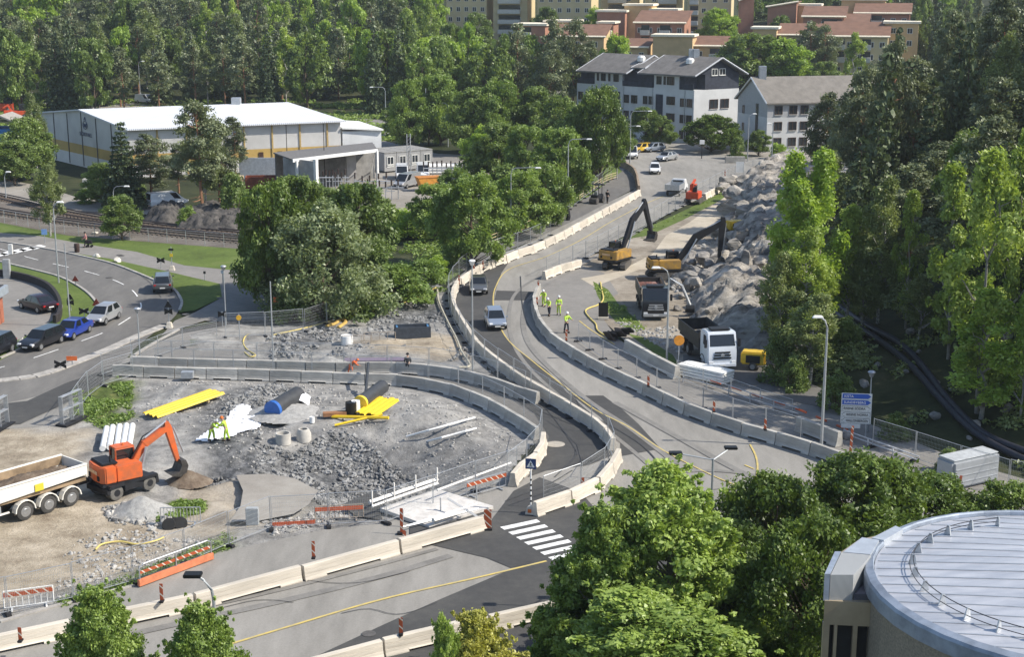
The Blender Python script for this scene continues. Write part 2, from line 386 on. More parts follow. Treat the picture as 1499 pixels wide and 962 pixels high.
sheet('grass_verge', [(640,416),(632,400),(660,372),(720,342),(800,300),(860,262),(890,240),(902,232),(916,258),(926,274),(850,312),(760,356),(700,380),(656,412)], .008, grass_m)
sheet('walkway', [(936,272),(926,258),(915,248),(895,262),(862,288),(800,318),(745,348),(700,372),(672,392),(680,397),(720,376),(780,352),(850,318)], .03, asph_mid)
sheet('pavement', [(995,545),(1060,555),(1140,585),(1220,600),(1300,632),(1420,680),(1499,702),(1600,730),(1600,762),(1420,704),(1300,664),(1165,612),(1060,575)], .024, asph_path)
sheet('side_road', [(1000,520),(1100,520),(1150,545),(1215,575),(1225,600),(1140,585),(1060,556),(1000,545)], .026, asph_mid)
sheet('parking_apron', [(860,205),(990,200),(1060,212),(1260,222),(1260,233),(1180,232),(1072,230),(985,206),(905,214),(880,222)], .028, yard_m)
# darker new asphalt
for q in ([(708,388),(745,384),(734,400),(724,430),(722,458),(735,486),(757,512),(800,542),(829,574),(866,607),(800,566),(740,536),(700,512),(690,492),(667,462),(660,440),(662,424),(676,406)],
          [(838,580),(883,580),(913,602),(935,622),(967,658),(908,669),(908,648),(880,612)],
          [(727,426),(768,427),(786,428),(785,440),(760,440),(724,440)],
          [(732,541),(800,578),(862,614),(900,646),(896,668),(862,682),(800,690),(772,700),(795,668),(804,640),(782,606),(740,576),(700,558)],
          [(627,798),(712,772),(752,720),(790,700),(850,722),(884,760),(860,800),(800,823),(748,833),(712,818)],
          [(300,1020),(430,978),(560,917),(640,881),(748,835),(830,812),(880,758),(960,734),(1120,900),(1120,1200),(200,1200)],
          [(96,562),(190,530),(230,500),(262,484),(330,470),(420,468),(440,476),(330,480),(262,496),(210,530),(166,552),(100,590),(30,622),(-60,628),(-60,600),(40,588)]):
    _pz = globals().get('_pz', .034) + .0025; sheet('asphalt_patch', q, _pz, asph_new)
sheet('asphalt_patch', [(196,526),(225,505),(262,490),(330,478),(380,480),(372,500),(362,530)], .054, asph_path)
sheet('walkway', [(555,545),(640,554),(700,566),(745,582),(785,606),(800,634),(812,640),(804,664),(786,662),(776,634),(740,610),(690,588),(632,572),(560,562)], .0325, asph_mid)
# ---- markings
ribbon('lane_line', [(340,944),(420,920),(560,879),(700,847),(800,823)], .16, .056, paint_y)
ribbon('lane_line', [(1078,712),(1040,696),(970,660),(920,626),(870,600),(820,562),(780,530),(745,500),(728,470),(722,445),(726,420),(745,395),(800,376),(850,352),(900,322),(960,292),(990,284)], .11, .056, paint_y, k=10)
ribbon('lane_line', [(1090,682),(1104,688)], .12, .056, paint_y); ribbon('lane_line', [(1115,692),(1130,698)], .12, .056, paint_y)
ribbon('lane_line', [(1098,652),(1106,668),(1109,684),(1107,702)], .12, .057, paint_y)
ribbon('lane_line', [(0,365),(40,377),(75,386),(105,393),(140,402),(172,413),(195,427),(206,445),(204,455),(190,466),(160,484),(120,500),(40,528),(-40,550)], .13, .058, paint_w, dash=(3, 3), k=8)
ribbon('lane_line', [(848,470),(866,484),(900,505)], .12, .034, paint_y)
def zebra(a, b, w, n, z=.06, step=1.0, wid=.5):
    """stripes from a to b (photo px), each w metres long along direction vector"""
    pass
def stripes(quads):
    mb = MB()
    for q in quads: mb.add([Vector((p.x, p.y, .06)) for p in PP(q)], [(0, 1, 2, 3)])
    o = mb.build('crosswalk_stripes', paint_w); o['kind'] = 'structure'
q = []
for i in range(9):
    dx, dy = 11.7 * i, 7.4 * i
    q.append([(732 + dx, 773.5 + dy), (738.5 + dx, 777.5 + dy), (791 + dx*.98, 766 + dy), (785.5 + dx*.98, 762 + dy)])
stripes(q)
stripes([[(-2+i*14, 372-i*2.9), (8+i*14, 375-i*2.9), (26+i*14, 370-i*2.9), (16+i*14, 367.5-i*2.9)] for i in range(-3, 4)])
tm_ = ground_mat('tyre_mark', [(.35, (.15, .145, .135)), (.5, (.20, .193, .18)), (.66, (.25, .24, .222))], .4, 2.0, 8, 0)
for i, q in enumerate([[(960,690),(900,640),(830,590),(775,540),(750,500),(745,462),(755,430),(790,405),(860,370),(930,330)],[(990,680),(925,630),(858,585),(800,535),(772,500),(766,465),(776,436),(808,412),(872,376),(940,336)],
        [(150,940),(260,915),(420,880),(560,845),(660,815)],[(120,930),(230,905),(390,870),(530,835),(640,805)],[(980,694),(1040,690),(1120,700),(1230,730)],[(1180,735),(1080,690),(990,640),(900,590)],[(310,870),(420,845),(520,820),(590,798)]]):
    ribbon('tyre_track', q, .34 + .1 * (i % 3), .051 + .0007 * i, tm_, k=8)
for i, q in enumerate([[(500,900),(540,893),(585,902),(640,884)],[(320,893),(380,880),(430,884)],[(900,720),(960,712),(1010,722),(1060,716)],[(820,560),(846,590),(850,612)],[(430,850),(520,856),(600,838)],[(840,360),(880,352),(905,338)],[(180,390),(215,410),(236,436)]]): ribbon('road_crack', q, .05, .066, seam_m, k=3)
# ---- kerbs, seams
def kerb(pts, h=.12, w=.25, k=6):
    p = smoothpath(PP(pts), k); mb = MB()
    for a, b in resample(p, 1.2):
        d = (b - a); mb.box(((a.x+b.x)/2, (a.y+b.y)/2, h/2), (d.length + .02, w, h + .02), rz=0, M=None) if False else None
        n = Vector((-d.y, d.x, 0)).normalized() * w / 2
        mb.add([a-n, b-n, b+n, a+n] + [v + Vector((0, 0, h + .03)) for v in (a-n, b-n, b+n, a+n)], [(4,5,6,7),(0,1,5,4),(1,2,6,5),(2,3,7,6),(3,0,4,7)])
    o = mb.build('kerb', kerb_m); o['kind'] = 'structure'; return o
kerb([(0,354),(68,365),(116,375),(162,386),(200,400),(230,413),(254,424),(266,442),(263,455)])
kerb([(0,384),(54,397),(92,408),(124,426),(143,446),(143,456),(120,475),(100,486)])
kerb([(0,526),(30,512),(66,492)])
kerb([(262,484),(225,504),(196,522)]); kerb([(-20,560),(30,555),(66,548),(110,532),(160,512),(200,494),(240,478)], w=.9, h=.08)
kerb([(205,856),(100,884),(0,912)], h=.06)
for q in ([(870,612),(900,628),(935,650),(958,672),(966,690)], [(758,560),(790,590),(816,620),(840,655),(845,668)], [(765,375),(790,372)],
          [(762,405),(764,440),(770,470),(790,500)], [(740,735),(800,712),(838,690)], [(812,700),(840,672),(842,660)], [(788,602),(845,625),(880,625)], [(780,602),(830,600)]):
    ribbon('road_seam', q, .09, .064, seam_m)
mh = mat('manhole_iron', (.10, .095, .09), .7, var=.2)
for x, y in [(160,407),(322,437),(31,351),(175,374),(178,375),(540,930),(272,461)]:
    p = P(x, y); o = MB().lathe([(.0, 0), (.32, 0), (.34, .012), (0, .012)], n=16).build('manhole_cover', mh); o.location = (p.x, p.y, .058); tag(o, 'round iron manhole cover set in the asphalt', 'manhole', 'iron manhole covers in the roads and paths')
p = P(813, 652); o = MB().lathe([(.0, 0), (.62, 0), (.64, .012), (0, .012)], n=20).build('manhole_cover', mat('manhole_pale', (.36, .33, .28), .8)); o.location = (p.x, p.y, .06); tag(o, 'pale round manhole cover in the new dark asphalt between the curved barriers', 'manhole')
# ---- construction site surface
def maskof(X, Y, px, soft=1.2, seed=0):
    poly = [(p.x, p.y) for p in PP(px)]; ins = inpoly(X, Y, poly); d = pdist(X, Y, poly); d = np.where(ins, d, -d)
    return ss(-soft, soft, d + (vnoise(X + seed*31, Y, 2.5, seed) - .5) * 3.0)
def site_mat():
    m = bpy.data.materials.new('site_gravel'); m.use_nodes = True; n = m.node_tree.nodes; l = m.node_tree.links; b = n['Principled BSDF']
    b.inputs['Roughness'].default_value = .95; b.inputs['Specular IOR Level'].default_value = .15
    g = n.new('ShaderNodeNewGeometry'); a = n.new('ShaderNodeVertexColor'); a.layer_name = 'mask'
    sp = n.new('ShaderNodeSeparateColor'); l.new(a.outputs['Color'], sp.inputs[0])
    def ramp(stops, sc, seed):
        t = n.new('ShaderNodeTexNoise'); t.inputs['Scale'].default_value = sc; t.inputs['Detail'].default_value = 9; t.inputs['Roughness'].default_value = .72
        mp = n.new('ShaderNodeMapping'); mp.inputs['Location'].default_value = (seed, seed, 0); l.new(g.outputs['Position'], mp.inputs[0]); l.new(mp.outputs[0], t.inputs['Vector'])
        c = n.new('ShaderNodeValToRGB'); e = c.color_ramp.elements
        while len(e) < len(stops): e.new(.5)
        for i, (p_, cc) in enumerate(stops): e[i].position = p_; e[i].color = (*cc, 1)
        l.new(t.outputs['Fac'], c.inputs['Fac']); return c.outputs['Color'], t
    gray, t0 = ramp([(.36, (.16, .156, .148)), (.47, (.26, .253, .24)), (.56, (.335, .325, .305)), (.66, (.42, .41, .385))], .55, 3)
    sand, _ = ramp([(.36, (.21, .17, .125)), (.47, (.33, .28, .21)), (.56, (.43, .37, .285)), (.66, (.52, .455, .36))], .32, 9)
    grass, _ = ramp([(.36, (.05, .06, .02)), (.5, (.085, .12, .03)), (.64, (.16, .17, .06))], 1.1, 5)
    rub, _ = ramp([(.38, (.06, .062, .064)), (.5, (.13, .132, .134)), (.62, (.23, .23, .228))], 1.5, 7)
    def mix(f, a_, b_):
        x = n.new('ShaderNodeMix'); x.data_type = 'RGBA'; l.new(f, x.inputs[0]); l.new(a_, x.inputs[6]); l.new(b_, x.inputs[7]); return x.outputs[2]
    c = mix(sp.outputs[0], gray, sand); c = mix(sp.outputs[2], c, rub); c = mix(sp.outputs[1], c, grass)
    l.new(c, b.inputs['Base Color'])
    t = n.new('ShaderNodeTexNoise'); t.inputs['Scale'].default_value = 4; t.inputs['Detail'].default_value = 8; t.inputs['Roughness'].default_value = .75; l.new(g.outputs['Position'], t.inputs['Vector'])
    bp = n.new('ShaderNodeBump'); bp.inputs['Strength'].default_value = .8; bp.inputs['Distance'].default_value = .18; l.new(t.outputs['Fac'], bp.inputs['Height']); l.new(bp.outputs['Normal'], b.inputs['Normal'])
    return m
SITEM = site_mat()
def site_height(X, Y):
    d = pdist(X, Y, SITE); w = ss(.5, 4, d)
    Z = (vnoise(X, Y, 7, 1) - .5) * 1.5 + (vnoise(X, Y, 1.6, 2) - .5) * .55
    yard = maskof(X, Y, [(-250,600),(60,628),(120,632),(150,700),(240,760),(200,830),(0,890),(-250,960)], 2.5, 1)
    Z *= (1 - .85 * yard)
    def bump(px, py, r, h): 
        c = P(px, py); return h * np.exp(-(((X - c.x)**2 + (Y - c.y)**2) / r**2))
    Z += bump(570, 690, 5.5, -1.9) + bump(440, 680, 4.5, -1.1) + bump(600, 615, 4, .9) + bump(660, 625, 4, .6) + bump(240, 585, 5, .5) + bump(480, 600, 5, .35)
    Z += bump(297, 688, 1.6, -1.3) + bump(275, 700, 1.3, .5) + bump(560, 740, 3, -.5)
    return Z * w + .01
def build_site():
    a = np.array(SITE); st = .28
    X, Y = np.meshgrid(np.arange(a[:, 0].min() - .5, a[:, 0].max() + .5, st), np.arange(a[:, 1].min() - .5, a[:, 1].max() + .5, st))
    ins = inpoly(X, Y, SITE); d = pdist(X, Y, SITE); keep = ins | (d < .5)
    Z = np.where(ins, site_height(X, Y), .01)
    A = np.zeros(X.shape + (4,)); A[..., 3] = 1
    A[..., 0] = np.maximum(maskof(X, Y, [(-250,600),(60,628),(118,628),(135,700),(210,760),(262,790),(200,840),(0,890),(-250,960)], 1.5, 1), .75 * maskof(X, Y, [(270,705),(345,700),(420,760),(320,790),(250,790)], 1, 4))
    A[..., 1] = np.maximum.reduce([maskof(X, Y, [(105,575),(170,552),(195,560),(190,595),(196,612),(150,622),(112,612)], .8, 2), maskof(X, Y, [(85,880),(205,838),(330,782),(345,800),(205,855),(90,890)], .8, 3), maskof(X, Y, [(222,768),(240,745),(262,730),(300,732),(298,745),(250,762),(228,772)], .5, 5)])
    A[..., 2] = np.maximum.reduce([maskof(X, Y, [(275,640),(300,600),(345,575),(400,560),(440,575),(400,600),(380,650),(430,655),(500,630),(560,655),(640,690),(600,735),(540,745),(470,725),(380,695),(320,690)], 1.5, 6), .6 * maskof(X, Y, [(560,650),(620,640),(700,640),(740,660),(730,690),(640,700)], 1.5, 7)])
    tag(grid_obj('construction_ground', X, Y, Z, keep, SITEM, attr=A), kind='structure')
    a = np.array(WEDGE)
    X, Y = np.meshgrid(np.arange(a[:, 0].min() - .5, a[:, 0].max() + .5, .35), np.arange(a[:, 1].min() - .5, a[:, 1].max() + .5, .35))
    ins = inpoly(X, Y, WEDGE); d = pdist(X, Y, WEDGE); keep = ins | (d < .5)
    Z = np.where(ins, ss(.3, 3, d) * ((vnoise(X, Y, 5, 11) - .45) * .9 + (vnoise(X, Y, 1.3, 12) - .5) * .3) + .012, .012)
    A = np.zeros(X.shape + (4,)); A[..., 3] = 1
    A[..., 0] = maskof(X, Y, [(500,500),(690,490),(700,525),(560,520)], 1.2, 8)
    A[..., 2] = np.maximum(maskof(X, Y, [(385,490),(470,480),(480,500),(400,525)], .8, 9), maskof(X, Y, [(555,465),(645,425),(655,470),(600,485)], 1, 10))
    A[..., 1] = maskof(X, Y, [(205,522),(240,505),(275,500),(270,515),(225,527)], .6, 12)
    tag(grid_obj('construction_ground', X, Y, Z, keep, SITEM, attr=A), kind='structure')
build_site()
def site_z(x, y):
    if inpoly(np.array([[x]]), np.array([[y]]), SITE)[0, 0]: return float(site_height(np.array([[x]]), np.array([[y]]))[0, 0])
    return .02
def GS(px, py):
    p = P(px, py)
    for _ in range(3): p = P(px, py, site_z(p.x, p.y))
    return p
sheet('concrete_floor', [(346,699),(392,697),(432,704),(466,722),(452,742),(430,756),(380,766),(335,768),(352,745),(356,722)], .14, yard_m)
# ---- loose stones (stuff)
def stone_template(rng, n=7):
    bm = bmesh.new(); bmesh.ops.create_icosphere(bm, subdivisions=1, radius=1)
    for v in bm.verts: v.co *= rng.uniform(.6, 1.15)
    vs = np.array([v.co[:] for v in bm.verts]); fs = np.array([[v.index for v in f.verts] for f in bm.faces]); bm.free(); return vs, fs
def rubble(name, px, n, smin, smax, m, seed, zf=site_z, label=None):
    rng = random.Random(seed); poly = [(p.x, p.y) for p in PP(px)]; a = np.array(poly); T = [stone_template(rng) for _ in range(5)]
    V = []; F = []; o = 0; c = 0; tries = 0
    rs = np.random.RandomState(seed)
    X = rs.uniform(a[:, 0].min(), a[:, 0].max(), n * 4); Y = rs.uniform(a[:, 1].min(), a[:, 1].max(), n * 4)
    ok = inpoly(X, Y, poly) & (vnoise(X, Y, 3, seed) > .42); X = X[ok][:n]; Y = Y[ok][:n]
    Zs = (np.where(inpoly(X, Y, SITE), site_height(X, Y), .02) if zf is site_z else zf(X, Y)) if zf else np.zeros(len(X))
    for x, y, z in zip(X, Y, Zs):
        vs, fs = T[rng.randrange(5)]; s = smin + (smax - smin) * rng.random() ** 3
        q = Matrix.Rotation(rng.uniform(0, 6.28), 3, 'Z') @ Matrix.Rotation(rng.uniform(0, 3), 3, 'X')
        M = np.array(q); p = (vs * np.array([1, .8, .6]) * s) @ M.T + np.array([x, y, z + s * .15]); V.append(p); F.append(fs + o); o += len(vs)
    V = np.concatenate(V); F = np.concatenate(F); me = bpy.data.meshes.new(name); me.from_pydata(V.tolist(), [], F.tolist()); me.materials.append(m)
    ob = bpy.data.objects.new(name, me); C.objects.link(ob); tag(ob, label, 'rubble', kind='stuff')
stone_m = mat('broken_stone', (.225, .225, .22), .9, var=.5, vs=.9, coord='Object'); stone_l = mat('pale_stone', (.34, .33, .31), .9, var=.35, vs=1.2)
rubble('rubble', [(280,650),(330,600),(400,560),(440,575),(400,600),(380,650),(430,655),(500,630),(560,655),(640,690),(600,735),(540,745),(470,725),(380,695),(320,700)], 6500, .04, .26, stone_m, 5, label='grey broken rock strewn over the middle of the excavation')
rubble('rubble', [(190,570),(300,560),(420,560),(560,570),(640,580),(760,640),(720,700),(600,745),(470,765),(350,700),(290,640),(200,620)], 3200, .03, .16, stone_l, 6, label='finer pale gravel scattered across the excavation')
rubble('rubble', [(95,800),(160,775),(250,780),(330,770),(320,795),(205,845),(80,880)], 900, .04, .2, stone_l, 7, label='stones and clods along the lower fence')
rubble('rubble', [(385,490),(470,480),(560,462),(645,425),(660,470),(700,525),(600,532),(400,528)], 2600, .06, .32, stone_m, 8, zf=None, label='broken rock in the fenced wedge beside the curved road')
rubble('rubble', [(375,748),(470,740),(540,750),(470,770),(400,785)], 700, .06, .3, stone_l, 9, label='stones in a band beside the temporary footbridge')
rubble('rubble', [(895,470),(990,480),(1000,520),(960,505),(915,485)], 500, .05, .25, stone_l, 10, zf=None, label='crushed stone between the footpath and the black truck')
rubble('rubble', [(960,400),(1010,360),(1050,330),(1110,300),(1130,400),(1060,440),(1000,440)], 900, .1, .5, stone_l, 12, zf=None, label='blasted stone at the foot of the rock cutting')
# ================================================================ BARRIERS, FENCES, LAMPS, SIGNS
conc = mat('barrier_concrete', (.58, .53, .45), .85, var=.2, vs=.9, bump=.25, bs=9, objvar=.2); conc_g = mat('barrier_concrete_grey', (.42, .405, .37), .85, var=.28, vs=.8, bump=.25, bs=9, objvar=.22)
galv = mat('galvanised_steel', (.46, .48, .50), .45, .6, var=.12, vs=4); dark_steel = mat('dark_steel', (.05, .05, .055), .5, .4, var=.2)
black_m = mat('black_rubber', (.018, .018, .02), .7, var=.2); black_p = mat('black_plate', (.012, .012, .012), .5, var=.1)
orange_m = mat('signal_orange', (.62, .16, .035), .55, var=.1); redor_m = mat('faded_red_orange', (.50, .10, .035), .6, var=.15); white_m = mat('white_plastic', (.75, .75, .73), .5, var=.06)
red_dark = mat('dark_red_plate', (.16, .035, .025), .6, var=.2); yellow_m = mat('signal_yellow', (.72, .52, .05), .55, var=.1)
def meshmat():
    m = bpy.data.materials.new('wire_mesh'); m.use_nodes = True; n = m.node_tree.nodes; l = m.node_tree.links; b = n['Principled BSDF']
    b.inputs['Base Color'].default_value = (.42, .44, .45, 1); b.inputs['Metallic'].default_value = .3; b.inputs['Roughness'].default_value = .5
    tc = n.new('ShaderNodeTexCoord'); sx = n.new('ShaderNodeSeparateXYZ'); l.new(tc.outputs['Object'], sx.inputs[0])
    outs = []
    for ax, per, wd in (('X', .11, .07), ('Z', .26, .035)):
        a = n.new('ShaderNodeMath'); a.operation = 'DIVIDE'; a.inputs[1].default_value = per; l.new(sx.outputs[ax], a.inputs[0])
        f = n.new('ShaderNodeMath'); f.operation = 'FRACT'; l.new(a.outputs[0], f.inputs[0])
        c = n.new('ShaderNodeMath'); c.operation = 'LESS_THAN'; c.inputs[1].default_value = wd; l.new(f.outputs[0], c.inputs[0]); outs.append(c)
    mx = n.new('ShaderNodeMath'); mx.operation = 'MAXIMUM'; l.new(outs[0].outputs[0], mx.inputs[0]); l.new(outs[1].outputs[0], mx.inputs[1])
    l.new(mx.outputs[0], b.inputs['Alpha']); return m
MESHM = meshmat()
def barrier_proto(name, L=1.0, h=.86, m=conc, foot=.22):
    prof = [(-.30, 0), (-.30, .07), (-.245, .19), (-.215, .33), (-.195, .335), (-.205, .355), (-.185, .56), (-.165, .565), (-.175, .585), (-.155, h-.03), (-.13, h), (.13, h), (.155, h-.03), (.175, .585), (.165, .565), (.185, .56), (.205, .355), (.195, .335), (.215, .33), (.245, .19), (.30, .07), (.30, 0)]
    prof = [(y, z) for y, z in prof]; up = [(y, max(z, .13)) for y, z in prof]
    mb = MB(); n = len(prof)
    def sec(x0, x1, p, g=0):
        vs = [(x0, y, z) for y, z in p] + [(x1, y, z) for y, z in p]
        mb.add(vs, [tuple(range(n)), tuple(range(n, 2*n))[::-1]] + [(i, n+i, n+(i+1) % n, (i+1) % n) for i in range(n)])
    e = .012
    sec(-.5 + e*.4, -.5 + foot, prof); sec(-.5 + foot, .5 - foot, up); sec(.5 - foot, .5 - e*.4, prof)
    return mb, m, name
def barrier_line(px, label, group, m=conc, step=2.4, h=.86, k=6, z=0.03, wd=1.0, name='concrete_barrier'):
    key = (m.name, h); 
    p = smoothpath([Vector((q.x, q.y, z)) for q in PP(px)], k)
    for a, b in resample(p, step):
        if key not in BPROTO:
            mb, mm, nm = barrier_proto(name, h=h, m=m); BPROTO[key] = mb.build(nm, mm); o = BPROTO[key]
        else: o = BPROTO[key].copy(); C.objects.link(o)
        o.name = name; d = b - a; o.location = (a + b) / 2 + Vector((0, 0, random.uniform(0, .012))); o.rotation_euler = (0, 0, math.atan2(d.y, d.x) + random.uniform(-.018, .018)); o.scale = (d.length * .985, wd, random.uniform(.97, 1.03))
        tag(o, label, 'barrier', group)
BPROTO = {}
# base lines in photo pixels
B1a = [(936,287),(899,308),(857,331),(822,351),(784,369),(757,378),(738,386),(710,396),(690,408),(673,420)]
B1b = [(672,420),(663,436),(665,458),(678,482),(694,508),(714,528),(745,553),(785,579),(830,605),(866,627),(888,646),(898,661)]
B1c = [(905,676),(889,706),(868,724),(843,735),(812,747),(782,757)]
barrier_line(B1a, 'cream concrete barrier piece in the sunlit row between upper road and footpath', 'barriers between the upper road and the footpath', conc, 3.2)
barrier_line(B1b, 'pale concrete barrier piece in the S-curve row left of the two silver cars', 'barriers along the left side of the S curve', conc, 2.3)
barrier_line(B1c, 'cream concrete barrier piece in the short row right of the dark walkway end', 'barriers right of the walkway end', conc, 2.6)
barrier_line([(789,428),(782,446),(786,470),(802,496),(828,517),(875,545),(948,580),(1010,610),(1078,634),(1118,646),(1180,664),(1236,684)], 'grey concrete barrier piece in the long row right of the curved road', 'barriers along the right side of the curved road', conc_g, 2.9)
B3 = [(166,551),(230,553),(300,555),(370,557),(451,560),(500,562),(551,564),(597,566),(632,573),(667,581),(694,592),(724,605),(748,619),(772,634),(787,645)]
barrier_line(B3, 'grey concrete barrier piece in the front row around the back of the excavation', 'front barriers around the excavation', conc_g, 2.4)
barrier_line([(795,651),(793,668),(783,683),(768,694),(757,703),(750,714)], 'cream concrete barrier piece in the row left of the dark walkway end', 'barriers left of the walkway end', conc, 2.2)
barrier_line([(192,538),(280,541),(370,543),(473,546),(570,547),(613,549),(659,555),(694,562),(729,572),(760,584),(788,592)], 'grey concrete barrier piece in the rear row beyond the pedestrian passage', 'rear barriers beyond the pedestrian passage', conc_g, 2.4)
barrier_line([(-90,974),(0,954),(68,941),(130,926),(189,912),(240,902),(316,885),(400,863),(459,845),(520,830),(573,815),(613,800),(654,789),(712,774)], 'cream concrete barrier piece in the long foreground row beside the crosswalk', 'barriers of the long foreground row', conc, 5.4, wd=1.0, h=.80)
barrier_line([(400,1006),(459,986),(508,974),(589,953),(643,940),(689,931),(746,917),(800,905),(860,893)], 'cream concrete barrier piece in the bottom row half hidden by trees', 'barriers of the bottom row', conc, 5.4, wd=1.0, h=.80)
barrier_line([(796,410),(821,400),(850,392)], 'cream concrete barrier piece behind the fence near the yellow line', 'barriers behind the fence at the work area', conc, 2.0)
barrier_line([(917,514),(951,534),(991,556)], 'big grey concrete barrier block beside the black pallets', 'two big barrier blocks by the pallets', conc_g, 4.0, h=1.0, wd=1.2)
barrier_line([(1167,631),(1230,655)], 'single grey concrete barrier standing below the direction sign', 'lone barrier below the direction sign', conc_g, 6, h=1.0, wd=1.2)
barrier_line([(1031,293),(1045,285),(1063,274)], 'cream concrete barrier piece by the red drill rig', 'barriers by the red drill rig', conc, 3.4)
barrier_line([(640,520),(668,545)], 'pale barrier piece lying in the wedge corner', 'pale barrier in the wedge corner', conc, 4) if False else None
shade_c = mat('shade_toned_barrier', (.26, .20, .145), .9, var=.4, vs=1)  # dark brown puts the barrier's shadowed side into the colour
barrier_line([(906,243),(922,250),(931,261),(935,282)], 'brown shade-toned barrier piece on the bend near the white van', 'shade-toned barriers on the upper bend', shade_c, 3.4, h=1.0)
# low dark wall round the car park
wm = mat('dark_wall', (.035, .03, .03), .8, var=.3); mb = MB()
p = smoothpath(PP([(-60,402),(0,405),(30,410),(54,417),(72,426),(84,440),(89,455),(86,470),(80,474)]), 6)
for a, b in resample(p, .8):
    n = Vector((-(b-a).y, (b-a).x, 0)).normalized() * .15
    mb.add([a-n, b-n, b+n, a+n] + [v + Vector((0, 0, .75)) for v in (a-n, b-n, b+n, a+n)], [(4,5,6,7),(0,1,5,4),(1,2,6,5),(2,3,7,6),(3,0,4,7)])
tag(mb.build('retaining_wall', wm), 'low curved black wall around the car park at the left edge', 'wall')
p = P(11, 408); t = tag(MB().box((p.x, p.y, 1.0), (.7, .5, 2.0), bev=0).build('concrete_post', mat('post_grey', (.33, .34, .34), .8), bevel=.05), 'square grey concrete post at the start of the black wall', 'post')
# ---- mesh fence panels
def fence_proto(h=2.0, L=3.5, foot=True, meshed=True):
    t = thing('fence_panel', 'mesh fence panel', 'fence panel')
    mb = MB(); r = .021
    for x in (-L/2 + .04, L/2 - .04): mb.tube((x, 0, .02), (x, 0, h), r, 5)
    for z in (.18, h - .03): mb.tube((-L/2 + .04, 0, z), (L/2 - .04, 0, z), r, 5)
    mb.build('frame', galv, t)
    if meshed:
        o = MB().add([(-L/2 + .05, 0, .18), (L/2 - .05, 0, .18), (L/2 - .05, 0, h - .04), (-L/2 + .05, 0, h - .04)], [(0, 1, 2, 3)]).build('mesh', MESHM, t)
    if foot: MB().box((-L/2, 0, .07), (.28, .7, .13), taper=(.85, .9)).build('foot_block', black_m, t)
    return Proto(t)
FP = fence_proto(); FB = fence_proto(h=1.55, foot=False)
def fence_line(px, label, group, step=3.5, proto=None, z=.04, k=4, hs=1.0, world=None):
    proto = proto or FP
    pts = world or [Vector((q.x, q.y, z)) for q in PP(px, z)]
    for a, b in resample(smoothpath(pts, k) if k > 1 else pts, step):
        d = b - a; m = (a + b) / 2; lean = random.uniform(-.015, .015)
        o = proto.place(m, math.atan2(d.y, d.x) + random.uniform(-.012, .012), label, group, (d.length / 3.5, 1, hs * random.uniform(.98, 1.02)))
        o.rotation_euler[0] = lean
fence_line([(672,410),(660,424),(656,440),(660,462),(672,487),(690,512),(712,533),(745,557),(785,583),(829,609),(862,629),(884,648),(896,660),(900,672),(885,700),(860,720),(833,730),(795,744)], 'wire mesh fence panel fixed above the S-curve barrier row', 'fence panels on the S-curve barriers', 3.3)
fence_line([(806,345),(770,362),(740,372),(712,382),(690,394),(672,408)], 'wire mesh fence panel on the bank beside the upper footpath', 'fence panels beside the upper footpath', 3.4)
fence_line([(228,546),(300,548),(400,551),(500,556),(597,560),(667,574),(724,598),(775,628),(795,645),(785,672),(765,690),(742,708)], 'wire mesh fence panel above the front barriers around the excavation', 'fence panels on the front excavation barriers', 3.2)
fence_line([(192,532),(300,536),(400,538),(570,541),(640,547),(700,558),(770,582)], 'wire mesh fence panel above the rear barriers of the pedestrian passage', 'fence panels on the rear passage barriers', 3.4)
fence_line([(-90,922),(0,903),(85,885),(190,856),(225,846),(320,808),(383,778),(475,772),(565,767)], 'wire mesh fence panel in the lower row along the foreground footpath', 'fence panels along the foreground footpath', 3.3)
fence_line([(565,767),(640,742),(720,712),(757,700)], 'low mesh fence panel beside the temporary footbridge', 'fence panels beside the footbridge', 3.3)
fence_line([(846,500),(875,521),(908,542),(950,563),(985,580),(1020,596),(1063,612),(1105,625),(1150,640),(1172,646)], 'wire mesh fence panel standing on the right-hand footpath', 'fence panels on the right-hand footpath', 3.0, hs=.8)
fence_line([(1276,655),(1330,672),(1390,692),(1450,712),(1499,724),(1560,738)], 'wire mesh fence panel below the dark slope near the silver container', 'fence panels below the dark slope', 3.5)
fence_line([(990,548),(1040,566),(1100,588),(1160,608)], 'low galvanised rail fence section along the pavement by the white truck', 'rail fence along the pavement by the white truck', 3.5, proto=FB, hs=.75)
fence_line([(800,405),(826,392),(850,382),(905,355),(960,325),(1005,298),(1040,280),(1075,262),(1120,250),(1170,246)], 'wire mesh fence panel between the upper road and the digging machines', 'fence panels round the digging area', 3.5)
fence_line([(330,496),(380,494),(445,488)], 'tall mesh fence panel with signs at the junction by the dark trees', 'fence panels at the junction by the dark trees', 3.2, hs=1.1)
fence_line([(446,486),(500,468),(545,452),(590,440),(625,430),(642,418)], 'leaning mesh fence panel against the bushy trees above the gravel', 'fence panels against the bushy trees', 3.3)
fence_line([(149,551),(200,535),(272,508),(318,500)], 'thin mesh fence panel beside the left asphalt path', 'fence panels beside the left asphalt path', 3.5, hs=.9)
fence_line([(105,618),(140,572),(196,552)], 'mesh fence panel round the grass patch by the site gate', 'fence panels round the grass patch', 3.4)
fence_line([(895,262),(862,285),(836,305),(808,325)], 'green mesh fence panel beside the small black vehicle', 'fence panels by the small black vehicle', 3.4)
fence_line([(895,490),(930,505),(990,542),(996,548)], 'mesh fence panel behind the big barrier blocks', 'fence panels behind the big barrier blocks', 3.3) if False else None
FP.done(); FB.done()
